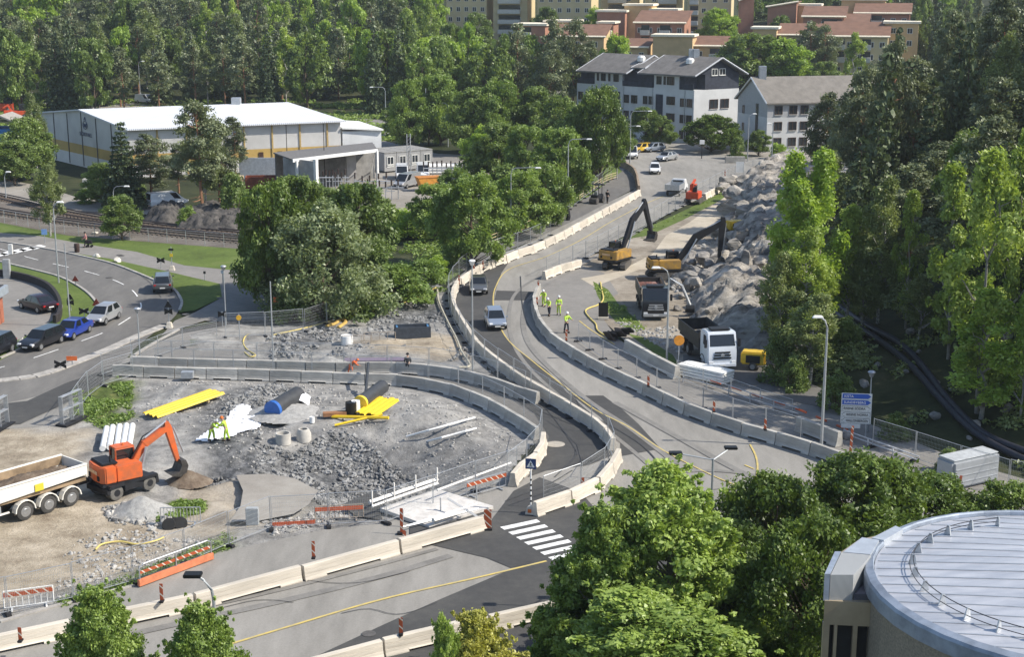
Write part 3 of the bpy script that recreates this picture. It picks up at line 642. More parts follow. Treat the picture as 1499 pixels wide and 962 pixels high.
# stacked gate panels
for i, (x, y) in enumerate([(2, 628), (108, 618)]):
    p = P(x, y); t = thing('site_gate', ['grey mesh gate leaf at the left edge of the sandy yard', 'stack of grey gate panels standing beside the grass patch'][i], 'gate', p, R([80, 70][i]))
    mb = MB()
    for k in range(4):
        for a in (-1.1, 0, 1.1): mb.tube((a, k*.09, 0), (a, k*.09, 2.1), .03, 5)
        for z in (.1, 1.1, 2.05): mb.tube((-1.1, k*.09, z), (1.1, k*.09, z), .03, 5)
    mb.build('frame', galv, t); MB().add([(-1.1, 0, .1), (1.1, 0, .1), (1.1, 0, 2.05), (-1.1, 0, 2.05)], [(0, 1, 2, 3)]).build('mesh', MESHM, t)
    MB().box((0, .1, .07), (2.6, .9, .14)).build('foot_block', black_m, t)
# railway fence (one long fence with posts)
t = thing('railway_fence', 'long grey mesh fence with slim posts between the tracks and the grass', 'fence')
wp = resample(smoothpath(PP([(-120,308),(0,325),(100,343),(180,351),(250,356),(372,365),(440,371)]), 6), 2.5)
mb = MB(); 
for a, b in wp: mb.tube(a, a + Vector((0, 0, 1.6)), .035, 5); mb.tube(a + Vector((0, 0, 1.58)), b + Vector((0, 0, 1.58)), .02, 4)
mb.build('frame', galv, t); mm = MB()
for a, b in wp: mm.add([a, b, b + Vector((0, 0, 1.55)), a + Vector((0, 0, 1.55))], [(0, 1, 2, 3)])
mm.build('mesh', MESHM, t)
# railings beside the upper footpath
wood_r = mat('pale_timber', (.50, .40, .24), .8, var=.2)
def railing(px, label, m, h=1.1, rails=3, name='railing', step=2.0, r=.05):
    t = thing(name, label, 'railing', (0, 0, 0)); mb = MB(); mp = MB()
    for a, b in resample(smoothpath([Vector((q.x, q.y, .03)) for q in PP(px)], 4), step):
        mp.tube(a, a + Vector((0, 0, h)), r, 5)
        for i in range(rails): z = Vector((0, 0, h * (i + 1) / rails - .03)); mb.tube(a + z, b + z, r * .8, 5)
    mb.build('rail', m, t); mp.build('post', m, t); return t
railing([(630,408),(660,385),(700,366),(740,350),(790,330),(806,320)], 'pale timber railing on the bank below the upper footpath', wood_r)
railing([(844,296),(862,284),(886,268),(904,262)], 'yellowish railing beside the footpath above the small black vehicle', wood_r, 1.0)
railing([(960,560),(1020,582),(1090,604),(1140,618)], 'low rusty rail with boards along the right footpath edge', mat('rusty_rail', (.28, .12, .06), .8, var=.3), .5, 2) if False else None
gr = railing([(1000,560),(1050,574),(1100,592),(1150,608),(1168,614)], 'grey steel guard rail with orange hazard boards beside the side road', galv, .8, 2, step=2.2)
mb = MB()
for a, b in resample(PP([(1040,566),(1170,610),(1240,640)]), 1.1)[::2]: mb.tube(a + Vector((0,0,.5)), b + Vector((0,0,.5)), .09, 4)
mb.build('hazard_board', redor_m, gr)
railing([(1235,640),(1290,660),(1345,680)], 'fallen white steel rails lying behind the orange marker', mat('pale_rail', (.6,.6,.6), .5), .5, 2, name='steel_rails')
# ---- street lamps
pole_m = mat('lamp_pole', (.40, .42, .43), .5, .5, var=.1); lampw = mat('lamp_white', (.80, .80, .78), .4, var=.04)
def lamp(base, ytop, label, arm=None, kind='arm', z=.03, r=.08, group=None, head=lampw):
    b = ground_at(*base) if z is None else P(base[0], base[1], z)
    s = proj(b)[2]; tp = PY(base[0], ytop, b.y); h = tp.z - b.z
    t = thing('street_lamp', label, 'street lamp', b, 0, group)
    if kind == 'arm':
        ax = (arm - base[0]) / s; sg = 1 if ax > 0 else -1
        pts = [(0, 0, 0), (0, 0, h * .5), (0, 0, h - .8), (sg*.15, 0, h - .3), (sg*.5, 0, h - .06), (ax, 0, h)]
        MB().path(pts, [r, r * .85, r * .6, r * .5, r * .5, r * .45], 8).build('pole', pole_m, t, smooth=True)
        MB().box((ax + sg*.1, 0, h - .03), (.75, .28, .16), taper=(.7, .6)).build('lamp_head', head, t, bevel=.03)
    elif kind == 'double':
        MB().tube((0, 0, 0), (0, 0, h), r, 8, r * .6).build('pole', pole_m, t, smooth=True)
        for e in arm:
            v = Vector((e[0], e[1], .25)); MB().tube((0, 0, h - .05), (v.x, v.y, h + v.z), .035, 6).build('arm', pole_m, t)
            a = math.atan2(v.y, v.x); MB().box((0, 0, 0), (.62, .40, .12)).build('lamp_head', black_p, t, bevel=.03).location = (v.x, v.y, h + v.z)
            t.children[-1].rotation_euler = (0, 0, a)
    elif kind == 'flood':
        sx = (arm - base[0]) / s
        MB().path([(0, 0, 0), (0, 0, h - 1.1), (-.06, 0, h - .7), (sx*.45, 0, h - .25), (sx*.85, 0, h)], [r, r*.8, r*.7, r*.6, r*.6], 8).build('pole', pole_m, t, smooth=True)
        MB().box((sx, 0, h), (.75, .5, .16)).build('lamp_head', black_p, t, bevel=.03)
    elif kind == 'top':
        MB().tube((0, 0, 0), (0, 0, h - .3), r, 8, r * .7).build('pole', pole_m, t, smooth=True)
        MB().lathe([(.08, -.35), (.13, -.3), (.24, -.02), (.27, 0), (.20, .08), (0, .12)], (0, 0, h), 12).build('lamp_head', head, t, smooth=True)
    elif kind == 'bare': MB().tube((0, 0, 0), (0, 0, h), r, 8, r * .7).build('pole', pole_m, t, smooth=True)
    return t
lamp((1202,655), 463, 'tall grey street lamp rising from the footpath left of the blue direction sign', 1190, r=.11)
lamp((1036,905), 672, 'double-armed lamp post with two black heads between the foreground trees', [(-1.75, .1), (.95, .9)], 'double', r=.09)
lamp((320,1020), 842, 'lamp post with a black flood head at the bottom left', 292, 'flood', r=.09)
lamp((976,530), 391, 'grey street lamp between the black truck and the orange round sign', 959, r=.09)
lamp((831,322), 203, 'street lamp with dark boot beside the upper footpath', 860, r=.10)
p = P(831, 322, .03); tag(MB().path([(0,0,0),(.05,0,.5),(0,0,1.2),(.04,0,1.7)], [.28,.32,.26,.12], 8).build('cable_wrap', black_m), 'black bundle wrapped round the foot of the lamp post on the upper footpath', 'cable bundle').location = p + Vector((0, -.2, 0))
lamp((922,240), 162, 'street lamp left of the white van on the upper road', 949, r=.1); lamp((903,262), 184, 'street lamp behind the upper footpath bend', 932, r=.1)
lamp((748,350), 245, 'street lamp rising among the olive trees beside the footpath', 786, r=.09)
lamp((400,527), 412, 'slim bare pole standing beside the rear barrier row', kind='bare', r=.07)
lamp((692,545), 382, 'slim pole with small head beside the S-curve barrier row', kind='top', r=.07)
lamp((205,522), 452, 'short post-top lamp on the corner left of the junction fence', kind='top', r=.06, head=galv)
lamp((86,414), 295, 'curved grey street lamp on the grass left of the round road bend', 95, r=.09); lamp((103,478), 356, 'slim bare pole on the grass island by the blue car', kind='bare', r=.07)
lamp((168,318), 272, 'street lamp beside the small round tree at the tracks', 187, r=.08); lamp((9,290), 251, 'street lamp at the far left edge by the rails', 14, r=.08) 
lamp((565,195), 127, 'street lamp with arm pointing left behind the sports hall', 546, r=.1); lamp((656,215), 150, 'street lamp half hidden in the green trees right of the hall', 638, r=.1)
lamp((624,200), 117, 'street lamp whose head shows above the green trees', 642, r=.1)
lamp((1094,236), 166, 'street lamp in front of the white gabled house wall', 1101, r=.09); lamp((1129,252), 180, 'second street lamp in front of the white gabled house, by the bush', 1124, r=.09)
lamp((1271,632), 545, 'post-top lamp behind the blue direction sign', kind='top', r=.06, head=galv)
lamp((331,478), 390, 'slim lamp pole beside the cycle path', kind='top', r=.06, head=galv)
lamp((206,150), 89, 'street lamp among the birches beyond the hall', 212, z=.6, r=.1)
# ---- delineator boards
def board_tex():
    m = bpy.data.materials.new('hazard_stripes'); m.use_nodes = True; n = m.node_tree.nodes; l = m.node_tree.links; b = n['Principled BSDF']; b.inputs['Roughness'].default_value = .5
    tc = n.new('ShaderNodeTexCoord'); sx = n.new('ShaderNodeSeparateXYZ'); l.new(tc.outputs['Object'], sx.inputs[0])
    a = n.new('ShaderNodeMath'); a.operation = 'ADD'; l.new(sx.outputs['X'], a.inputs[0]); l.new(sx.outputs['Z'], a.inputs[1])
    d = n.new('ShaderNodeMath'); d.operation = 'DIVIDE'; d.inputs[1].default_value = .42; l.new(a.outputs[0], d.inputs[0]); f = n.new('ShaderNodeMath'); f.operation = 'FRACT'; l.new(d.outputs[0], f.inputs[0])
    c = n.new('ShaderNodeMath'); c.operation = 'LESS_THAN'; c.inputs[1].default_value = .8; l.new(f.outputs[0], c.inputs[0])
    mx = n.new('ShaderNodeMix'); mx.data_type = 'RGBA'; mx.inputs[6].default_value = (.62, .58, .5, 1); mx.inputs[7].default_value = (.36, .075, .025, 1); l.new(c.outputs[0], mx.inputs[0]); l.new(mx.outputs[2], b.inputs['Base Color']); return m
HZ = board_tex()
def marker(px, py, label, h=1.05, z=.05, w=.2, rz=0, m=HZ, lean=0):
    t = thing('marker_board', label, 'marker board', P(px, py, z), rz, 'orange striped marker boards'); t.rotation_euler[1] = lean
    MB().box((0, 0, .1 + h/2), (w, .03, h)).build('board', m, t, bevel=.01); MB().box((0, 0, .05), (.5 if z < .5 else .2, .35, .1)).build('base', black_m, t, bevel=.02)
for (x, y, l, h, z, lean) in [(714,776,'thick reddish marker board at the crosswalk end of the foreground barriers',1.1,.05,0),(595,805,'leaning reddish marker board in front of the foreground barriers',1.0,.05,-.12),(588,782,'upright marker board behind the foreground barriers near the footbridge',1.4,.05,0),
    (459,818,'marker board on top of the foreground barriers, middle of the photo bottom',.85,.86,0),(237,882,'marker board on the foreground barriers right of the small green tree',.85,.86,0),(30,940,'marker board on the foreground barriers at the far left',.6,.86,0),(587,930,'marker board on the bottom barrier row',.75,.86,0),
    (853,724,'marker board in front of the cream barriers near the big tree',.95,.05,0),(949,566,'marker board on the right barrier row below the big barrier blocks',.75,.86,0),(1045,604,'marker board on the right barrier row in the middle',.7,.86,0),(1120,630,'marker board on the right barrier row near the lone barrier',.7,.86,0),
    (1244,672,'tall marker board behind the right end of the barriers',2.1,.05,.03),(1402,722,'leaning marker board in front of the silver container',1.0,.05,.12),(829,500,'marker board by the hi-vis worker at the barrier',.9,.5,0),(788,424,'marker board at the upper end of the right barrier row',.8,.5,0),(786,446,'second marker board below the upper end of the right barrier row',.6,.6,0),
    (672,418,'marker board at the left bulge of the S-curve barriers',.9,.4,0),(694,400,'marker board second along the sunlit upper barriers',.8,.4,0),(707,394,'marker board third along the sunlit upper barriers',.8,.4,0),(734,382,'marker board fourth along the sunlit upper barriers',1.0,.4,0),(1061,262,'brown marker post by the yellow barrier block',1.3,.05,0)]:
    marker(x, y, l, h, z, (.17 if y != 776 else .42), 0, HZ, lean)
p = P(1068, 270); tag(MB().box((0, 0, .3), (1.9, .7, .6), taper=(.85, .5)).build('barrier_block', yellow_m, bevel=.05), 'yellow barrier end block on the edge of the haul track', 'barrier block').location = p
# ---- signs
def sign_post(px, py, ytop, label, plates, z=.04, cat='road sign', base=None):
    b = P(px, py, z); tp = PY(px, ytop, b.y); h = tp.z - z; t = thing('traffic_sign', label, cat, b)
    MB().tube((0, 0, 0), (0, 0, h), .04, 6).build('post', galv, t)
    if base: MB().box((0, 0, .25), (.6, .6, .5), taper=(.6, .6)).build('foot', base, t, bevel=.03)
    for (kind, dz, sz, m) in plates:
        zc = h - dz * (.6 if kind in ('x','tri') else 1); mb = MB(); sz = sz * (.58 if kind in ('x', 'tri') else .75 if kind == 'disc' else 1)
        if kind == 'tri': mb.side([(-sz, -sz*.8), (sz, -sz*.8), (0, sz*.9)], -.06, -.03)
        elif kind == 'sq': mb.box((0, -.05, 0), (sz*2, .03, sz*2))
        elif kind == 'rect': mb.box((0, -.05, 0), (sz*2.6, .03, sz*1.1))
        elif kind == 'x':
            for a in (1, -1): mb.side([(-sz, -a*sz*.45 - .14), (-sz, -a*sz*.45 + .14), (0, .12), (sz, a*sz*.45 + .14), (sz, a*sz*.45 - .14), (0, -.12)], -.06 - .01*a, -.045 - .01*a)
        elif kind == 'disc': mb.lathe([(0, -.05), (sz, -.05), (sz, -.02), (0, -.02)], n=18, axis='Y')
        o = mb.build('sign_plate', m, t); o.location = (0, 0, zc)
    return t
sign_post(104,455,430,'black covered triangle sign above a covered cross plate on the grass island pole', [('tri',.45,.55,black_p),('x',1.35,.55,black_p)])
sign_post(124,470,452,'black X-shaped covered sign on the grass island', [('x',.35,.75,black_p)])
sign_post(111,418,404,'dark red triangular warning sign at the inner kerb of the bend', [('tri',.4,.6,red_dark)]); sign_post(142,456,438,'dark red triangular warning sign just above the silver car', [('tri',.45,.7,red_dark)])
sign_post(248,480,440,'black covered triangle sign with cross plate at the junction corner', [('tri',.55,.6,black_p),('x',1.6,.6,black_p)], base=conc)
sign_post(236,393,378,'black X-shaped covered sign beside the cycle path', [('x',.35,.7,black_p)]); sign_post(252,396,361,'small black and yellow sign on a slim post beside the cycle path', [('rect',.3,.2,black_p),('sq',.9,.16,yellow_m)], base=conc)
sign_post(326,480,456,'black X-shaped covered sign below the dark trees', [('x',.4,.6,black_p)]); sign_post(66,356,335,'blue and white sign on a post beside the cycle path', [('sq',.35,.32,mat('sign_blue_pale',(.18,.33,.6),.5))])
sign_post(327,428,395,'pale sign post on the cycle path fork', [('sq',.2,.15,lampw)]); sign_post(300,410,396,'short dark post on the grass beside the cycle path', [('sq',.2,.12,black_p)])
sign_post(89,540,530,'black folded sign lying over the kerb beside the left road', [('x',.3,.8,black_p)]); sign_post(106,535,521,'small bright orange sign beside the left road', [('rect',.2,.32,mat('bright_orange',(.8,.18,.05),.5))])
sign_post(410,462,434,'orange sign in front of the dark trees at the junction', [('rect',.3,.42,mat('bright_orange',(.8,.18,.05),.5))]); sign_post(351,498,460,'yellow flashing sign on a post inside the junction fence', [('disc',.3,.3,mat('amber',(.8,.45,.05),.5))])
sign_post(993,540,492,'round orange sign on a post in front of the white truck', [('disc',.35,.55,mat('amber_orange',(.75,.30,.04),.5))])
# pedestrian crossing sign with striped pole
b = P(777, 752, .04); t = thing('crossing_sign', 'blue pedestrian crossing sign on a striped pole at the crosswalk', 'road sign', b, R(-12))
tz = PY(777, 672, b.y).z; nseg = 10
MB().tube((0, 0, .4), (0, 0, tz), .045, 8).build('pole', white_m, t)
for k in range(0, nseg, 2): MB().tube((0, 0, .7 + k*.16), (0, 0, .82 + k*.16), .05, 8).build('band', black_p, t)
pl = MB().box((0, -.07, tz - .32), (.62, .03, .62)).build('sign_plate', mat('sign_navy', (.03, .06, .16), .45), t, bevel=.01)
sp = MB().side([(-.23, -.2), (.23, -.2), (0, .22)], -.092, -.088).build('white_triangle', lampw, pl); sp.location = (0, 0, tz - .32)
mb = MB(); mb.tube((0, -.096, .08), (0, -.096, -.05), .022, 5); mb.tube((0, -.096, -.05), (-.06, -.096, -.16), .016, 5); mb.tube((0, -.096, -.05), (.06, -.096, -.16), .016, 5); mb.tube((0,-.096,.05),(.06,-.096,-.02),.012,5); mb.tube((0,-.096,.05),(-.06,-.096,-.02),.012,5)
mb.build('walking_figure', black_p, pl).location = (0, 0, tz - .32)
MB().box((0, 0, .22), (.62, .62, .44), taper=(.55, .55)).build('foot', conc, t, bevel=.04)
MB().box((-.02, -.27, .24), (.2, .05, .2)).build('reflector', orange_m, t)
# direction sign
b = P(1251, 640, .05); W_, H_ = 1.95, 2.3
t = thing('direction_sign', 'blue and white direction sign board with arrow-ended name panels below the wooded slope', 'direction sign', b, R(-8))
topz = PY(1251, 577, b.y).z
for x in (-.7, .7): MB().tube((x, .06, 0), (x, .06, topz - .1), .045, 8).build('post', galv, t)
blue = mat('sign_blue', (.03, .10, .42), .4, var=.05); swh = mat('sign_white', (.62, .63, .62), .45, var=.05); txtb = mat('sign_text_black', (.03, .03, .03), .5, var=0); txtw = mat('sign_text_white', (.8, .8, .8), .5, var=0)
rows = [('KISTA', 1, 'b'), ('SUNDBYBERG', 1, 'b'), ('RISSNE SÖDRA', 1, 'w'), ('RISSNE NORRA', -1, 'w'), ('HALLONBERGEN', -1, 'w')]
ph = .42; z = topz - ph
for i, (tx, d, c) in enumerate(rows):
    w = .93
    bk = MB().box((0, 0, z + ph/2), (2*w + .12, .03, ph - .015)).build('panel', swh if c == 'b' else swh, t)
    inner = [(-w, .05), (w - .2, .05), (w, ph/2), (w - .2, ph - .05), (-w, ph - .05)] if d > 0 else [(w, .05), (-w + .2, .05), (-w, ph/2), (-w + .2, ph - .05), (w, ph - .05)]
    if c == 'b': MB().side(inner, -.03, -.018).build('arrow_field', blue, bk).location = (0, 0, z)
    else:
        MB().side(inner, -.026, -.018).build('arrow_border', txtb, bk).location = (0, 0, z)
        MB().side([(x * .975, .02 + (y - .02) * .92 + .006) for x, y in inner], -.034, -.027).build('arrow_field', swh, bk).location = (0, 0, z)
    text_part('lettering', tx, .235, txtw if c == 'b' else txtb, bk, (-w + .1 if d > 0 else -w + .3, -.042, z + .13), (R(90), 0, 0))
    bk.children[-1].scale = (min(1.0, 1.42 / max(.1, bk.children[-1].dimensions.x)), 1, 1)
    z -= ph
MB().box((-.3, 0, z + .25), (1.25, .03, .3)).build('panel', swh, t)
# ================================================================ TREES
def leafmat(name, dark, light, trans=.3):
    m = bpy.data.materials.new(name); m.use_nodes = True; n = m.node_tree.nodes; l = m.node_tree.links
    n.remove(n['Principled BSDF']); out = n['Material Output']
    a = n.new('ShaderNodeVertexColor'); a.layer_name = 'mask'; sp = n.new('ShaderNodeSeparateColor'); l.new(a.outputs['Color'], sp.inputs[0])
    oi = n.new('ShaderNodeObjectInfo'); ad = n.new('ShaderNodeMath'); ad.operation = 'MULTIPLY_ADD'; ad.inputs[1].default_value = .35; l.new(oi.outputs['Random'], ad.inputs[0])
    ml = n.new('ShaderNodeMath'); ml.operation = 'MULTIPLY_ADD'; ml.inputs[1].default_value = .85; ml.inputs[2].default_value = -.1; l.new(sp.outputs[0], ml.inputs[0]); l.new(ml.outputs[0], ad.inputs[2])
    mx = n.new('ShaderNodeMix'); mx.data_type = 'RGBA'; mx.inputs[6].default_value = (*dark, 1); mx.inputs[7].default_value = (*light, 1); l.new(ad.outputs[0], mx.inputs[0])
    d = n.new('ShaderNodeBsdfDiffuse'); t = n.new('ShaderNodeBsdfTranslucent'); g = n.new('ShaderNodeBsdfGlossy'); g.inputs['Roughness'].default_value = .45
    g.inputs['Color'].default_value = (.8, .8, .8, 1)
    l.new(mx.outputs[2], d.inputs['Color']); tm = n.new('ShaderNodeMix'); tm.data_type = 'RGBA'; tm.blend_type = 'MULTIPLY'; tm.inputs[0].default_value = 1
    l.new(mx.outputs[2], tm.inputs[6]); tm.inputs[7].default_value = (1.15, 1.15, .55, 1); l.new(tm.outputs[2], t.inputs['Color'])
    s1 = n.new('ShaderNodeMixShader'); s1.inputs[0].default_value = trans; l.new(d.outputs[0], s1.inputs[1]); l.new(t.outputs[0], s1.inputs[2])
    s2 = n.new('ShaderNodeMixShader'); s2.inputs[0].default_value = .035; l.new(s1.outputs[0], s2.inputs[1]); l.new(g.outputs[0], s2.inputs[2]); l.new(s2.outputs[0], out.inputs[0])
    MATS[name] = m; return m
LM = dict(maple=leafmat('maple_leaves', (.045, .085, .018), (.19, .27, .05)), lime=leafmat('lime_leaves', (.13, .21, .045), (.42, .54, .13), .35),
          deci=leafmat('deciduous_leaves', (.08, .13, .035), (.27, .36, .10), .35), olive=leafmat('olive_leaves', (.11, .18, .042), (.32, .43, .11), .38),
          birch=leafmat('birch_leaves', (.17, .25, .05), (.44, .55, .13), .42), pine=leafmat('pine_needles', (.075, .096, .048), (.27, .31, .165), .22),
          spruce=leafmat('spruce_needles', (.035, .058, .027), (.13, .17, .075), .15), pale=leafmat('flowering_leaves', (.14, .19, .07), (.38, .44, .25), .35),
          fresh=leafmat('fresh_leaves', (.17, .28, .04), (.44, .58, .11), .45), hue=leafmat('yellow_green_leaves', (.26, .26, .05), (.55, .54, .13), .35), grey=leafmat('dusky_birch_leaves', (.12, .16, .06), (.31, .37, .14), .35))
bark = mat('bark', (.12, .09, .065), .95, var=.35, vs=4); bark_p = mat('pine_bark', (.26, .14, .08), .95, var=.4, vs=3); bark_b = mat('birch_bark', (.55, .54, .50), .8, col2=(.09, .08, .075), vs=6); bark_g = mat('grey_bark', (.20, .19, .17), .9, var=.3, vs=4)
def crown_mesh(name, clumps, per, size, m, rs, up=.5, flat=.7, shell=.55):
    K = len(clumps); c = np.array([q[0] for q in clumps]); r = np.array([q[1] for q in clumps]); ct = rs.rand(K)
    k = np.repeat(np.arange(K), np.maximum(3, (per * (r / r.mean()) ** 2).astype(int))); N = len(k)
    d = rs.normal(size=(N, 3)); d /= np.linalg.norm(d, axis=1)[:, None] + 1e-9
    rad = .25 + 1.05 * rs.rand(N) ** .75
    an = .55 + .9 * rs.rand(K, 3); ph = rs.rand(K) * 6.283; cs, sn = np.cos(ph), np.sin(ph)
    q = d * (r[k] * rad)[:, None] * np.array([1, 1, flat]) * an[k]
    q = np.stack([q[:, 0]*cs[k] - q[:, 1]*sn[k], q[:, 0]*sn[k] + q[:, 1]*cs[k], q[:, 2]], 1)
    p = c[k] + q + rs.normal(size=(N, 3)) * (r[k] * .16)[:, None]
    nrm = d * .9 + rs.normal(size=(N, 3)) * .55 + np.array([0, 0, up]); nrm /= np.linalg.norm(nrm, axis=1)[:, None]
    t = np.cross(nrm, rs.normal(size=(N, 3))); t /= np.linalg.norm(t, axis=1)[:, None] + 1e-9; b = np.cross(nrm, t)
    s = size * (.55 + .9 * rs.rand(N)); t *= (s * .62)[:, None]; b *= (s * .42)[:, None]
    V = np.stack([p - t, p - b * .9 + t * .1, p + t, p + b * .9 + t * .1], 1).reshape(-1, 3)
    me = bpy.data.meshes.new(name); me.vertices.add(len(V)); me.vertices.foreach_set('co', V.ravel().astype(np.float32))
    me.loops.add(N*4); me.loops.foreach_set('vertex_index', np.arange(N*4)); me.polygons.add(N)
    me.polygons.foreach_set('loop_start', np.arange(0, N*4, 4)); me.polygons.foreach_set('loop_total', np.full(N, 4)); me.update(calc_edges=True)
    tone = np.clip(.55 * ct[k] + .45 * rs.rand(N), 0, 1); col = np.zeros((N, 4, 4)); col[..., 0] = tone[:, None]; col[..., 3] = 1
    a = me.color_attributes.new('mask', 'FLOAT_COLOR', 'POINT'); a.data.foreach_set('color', col.ravel()); me.materials.append(m); return me
def prof_dome(t): return max(.05, (math.sin(math.pi * min(1, (t * .86 + .14) ** .8)) ) ** .6)
def make_tree(kind, seed, lod=1.0, leaf=None, H=10.0):
    """unit trees H metres tall; crown radius in the dict; returns (proto root, H, R)"""
    rng = random.Random(seed); rs = np.random.RandomState(seed)
    trunk = MB(); cl = []; R_ = dict(maple=4.6, lime=4.0, deci=3.6, olive=4.2, birch=1.9, pine=2.5, spruce=1.9, bush=4.5, pale=4.6, narrow=1.5, shrubby=4.2)[kind]
    shape = kind
    def limb(a, b, r0, r1, n=3, wob=.3):
        a = Vector(a); b = Vector(b); pts = []; rr = []
        for i in range(n + 1):
            t = i / n; o = Vector((rng.uniform(-wob, wob), rng.uniform(-wob, wob), rng.uniform(-wob, wob))) * (1 if 0 < i < n else 0)
            pts.append(a.lerp(b, t) + o + Vector((0, 0, -.3 * math.sin(t * 3.14) * wob))); rr.append(lerp(r0, r1, t))
        trunk.path(pts, rr, 5)
    if kind in ('maple', 'lime', 'deci', 'olive', 'pale', 'birch', 'narrow'):
        base = {'maple': .16, 'lime': .10, 'deci': .18, 'olive': .10, 'pale': .04, 'birch': .22, 'narrow': .12}[kind]
        nb = int({'maple': 130, 'lime': 170, 'deci': 74, 'olive': 84, 'pale': 110, 'birch': 70, 'narrow': 44}[kind] * (1 if lod >= 1 else .72))
        pts = [Vector((0, 0, 0))]; 
        for i in range(1, 9): pts.append(Vector((rng.uniform(-.18, .18) * i * .35, rng.uniform(-.18, .18) * i * .35, H * .95 * i / 8)))
        r0 = {'birch': .13, 'narrow': .1}.get(kind, .24); trunk.path(pts, [r0 * (1 - .92 * i / 8) + .01 for i in range(9)], 7)
        def tp(z):
            u = min(7.99, max(0, z / (H * .95) * 8)); i = int(u); return pts[i].lerp(pts[i+1], u - i)
        if kind in ('birch', 'narrow'): pf = lambda t: max(.12, (math.sin(math.pi * (t ** .75 * .93 + .05))) ** .75 * (1 - .25 * t))
        elif kind == 'lime': pf = lambda t: max(.08, (1 - t) ** .62 * (1 if t > .12 else .75 + 2 * t) * 1.0)
        elif kind == 'pale': pf = lambda t: max(.1, math.sqrt(max(0, 1 - (t * 1.02) ** 2.2)))
        else: pf = lambda t: max(.1, math.sin(math.pi * (t * .82 + .16)) ** .55)
        lob = [(rng.uniform(0, 6.28), rng.uniform(.75, 1.12)) for _ in range(6)]
        for i in range(nb):
            t = rng.random() ** .85; z = H * (base + (1 - base) * t * .97); an = rng.uniform(0, 6.283)
            lb = sum(w * max(0, math.cos(an - a0)) ** 3 for a0, w in lob) ; k = .72 + .42 * min(1, lb)
            rr = R_ * pf(t) * k * (.30 + .78 * rng.random() ** .5)
            c = Vector((math.cos(an) * rr, math.sin(an) * rr, z)); ax = tp(z); c.x += ax.x; c.y += ax.y
            cr = {'maple': .95, 'lime': .62, 'deci': .85, 'olive': .85, 'pale': .9, 'birch': .5, 'narrow': .45}[kind] * rng.uniform(.6, 1.25) * (.7 + .3 * pf(t))
            cl.append((c, cr))
            if kind in ('lime', 'olive', 'deci') and rng.random() < .45:
                v = Vector((math.cos(an), math.sin(an), .45 if kind == 'lime' else .1)) * rng.uniform(.5, 1.15) * (1 if kind == 'lime' else .7); cl.append((c + v * .6, cr * .5)); cl.append((c + v * 1.15, cr * .28))
            if i % (2 if kind not in ('birch', 'narrow') else 2) == 0: limb(tp(max(.05*H, z - rr * .75 - .3)), c, .07 * (1 - t) + .025, .012, 3, .12)
        cl.append((Vector((pts[-1].x, pts[-1].y, H * .96)), .45)); cl.append((Vector((pts[-1].x, pts[-1].y, H * .88)), .6))
        per = {'maple': 200, 'lime': 165, 'deci': 175, 'olive': 185, 'pale': 210, 'birch': 260, 'narrow': 250}[kind]; sz = {'maple': .30, 'lime': .21, 'deci': .27, 'olive': .26, 'pale': .24, 'birch': .15, 'narrow': .16}[kind]
        flat = {'birch': .95, 'narrow': 1.0, 'maple': .62}.get(kind, .75); up = .55
        bm_ = {'birch': bark_b, 'narrow': bark_g, 'lime': bark_g}.get(kind, bark)
    elif kind == 'pine':
        pts = [Vector((rng.uniform(-.12, .12) * i * .3, rng.uniform(-.12, .12) * i * .3, H * .97 * i / 8)) for i in range(9)]; trunk.path(pts, [.17 * (1 - .85 * i / 8) + .01 for i in range(9)], 7)
        st = rng.uniform(.22, .42)
        nb = int(60 * (1 if lod >= 1 else .7))
        for i in range(nb):
            t = (i + rng.random()) / nb; z = H * (st + (1 - st) * t * .97); an = rng.uniform(0, 6.283); u = pts[min(8, int(z / H * 8))]
            w = math.sin(math.pi * (t * .78 + .18)) ** .8; rr = R_ * w * (.25 + .75 * rng.random() ** .6)
            c = Vector((u.x + math.cos(an) * rr, u.y + math.sin(an) * rr, z + rng.uniform(-.2, .35))); cl.append((c, rng.uniform(.4, .85) * (.75 + .35 * w)))
            if i % 2 == 0: limb((u.x, u.y, z - .35), c, .05, .015, 3, .1)
        for i in range(7):
            z = H * rng.uniform(.12, st + .1); an = rng.uniform(0, 6.283); limb((0, 0, z), (math.cos(an) * 1.3, math.sin(an) * 1.3, z - .1), .03, .01, 2, .1)
        cl.append((Vector((pts[-1].x, pts[-1].y, H * .96)), .5)); per, sz, flat, up = 210, .19, .42, .8; bm_ = bark_p
    elif kind == 'spruce':
        trunk.path([(0, 0, 0), (0, 0, H * .5), (0, 0, H * .99)], [.17, .1, .015], 6); nl = 19
        for j in range(nl):
            t = j / (nl - 1); z = H * (.08 + .9 * t); rr = R_ * (1 - t) ** .85 + .12; n_ = max(3, int(9 * (1 - t) + 3))
            for i in range(n_):
                an = 6.283 * i / n_ + rng.uniform(-.3, .3) + j; q = rr * rng.uniform(.55, 1.05)
                for f in ((.55, 1) if q > .8 else (1,)): cl.append((Vector((math.cos(an) * q * f, math.sin(an) * q * f, z - q * f * .22)), rng.uniform(.28, .46) * (.7 + .5 * (1 - t))))
        per, sz, flat, up = 42, .26, .42, .5; bm_ = bark
    elif kind in ('bush', 'shrubby'):
        for i in range(8): an = i * .785; limb((0, 0, 0), (math.cos(an) * R_ * .6, math.sin(an) * R_ * .6, H * .6), .12, .03, 3, .2)
        for i in range(70):
            t = rng.random(); an = rng.uniform(0, 6.283); q = R_ * math.sqrt(max(.05, 1 - t ** 2)) * (.3 + .7 * rng.random() ** .5)
            cl.append((Vector((math.cos(an) * q, math.sin(an) * q, H * (.06 + .86 * t * rng.uniform(.7, 1.05)))), rng.uniform(.7, 1.25)))
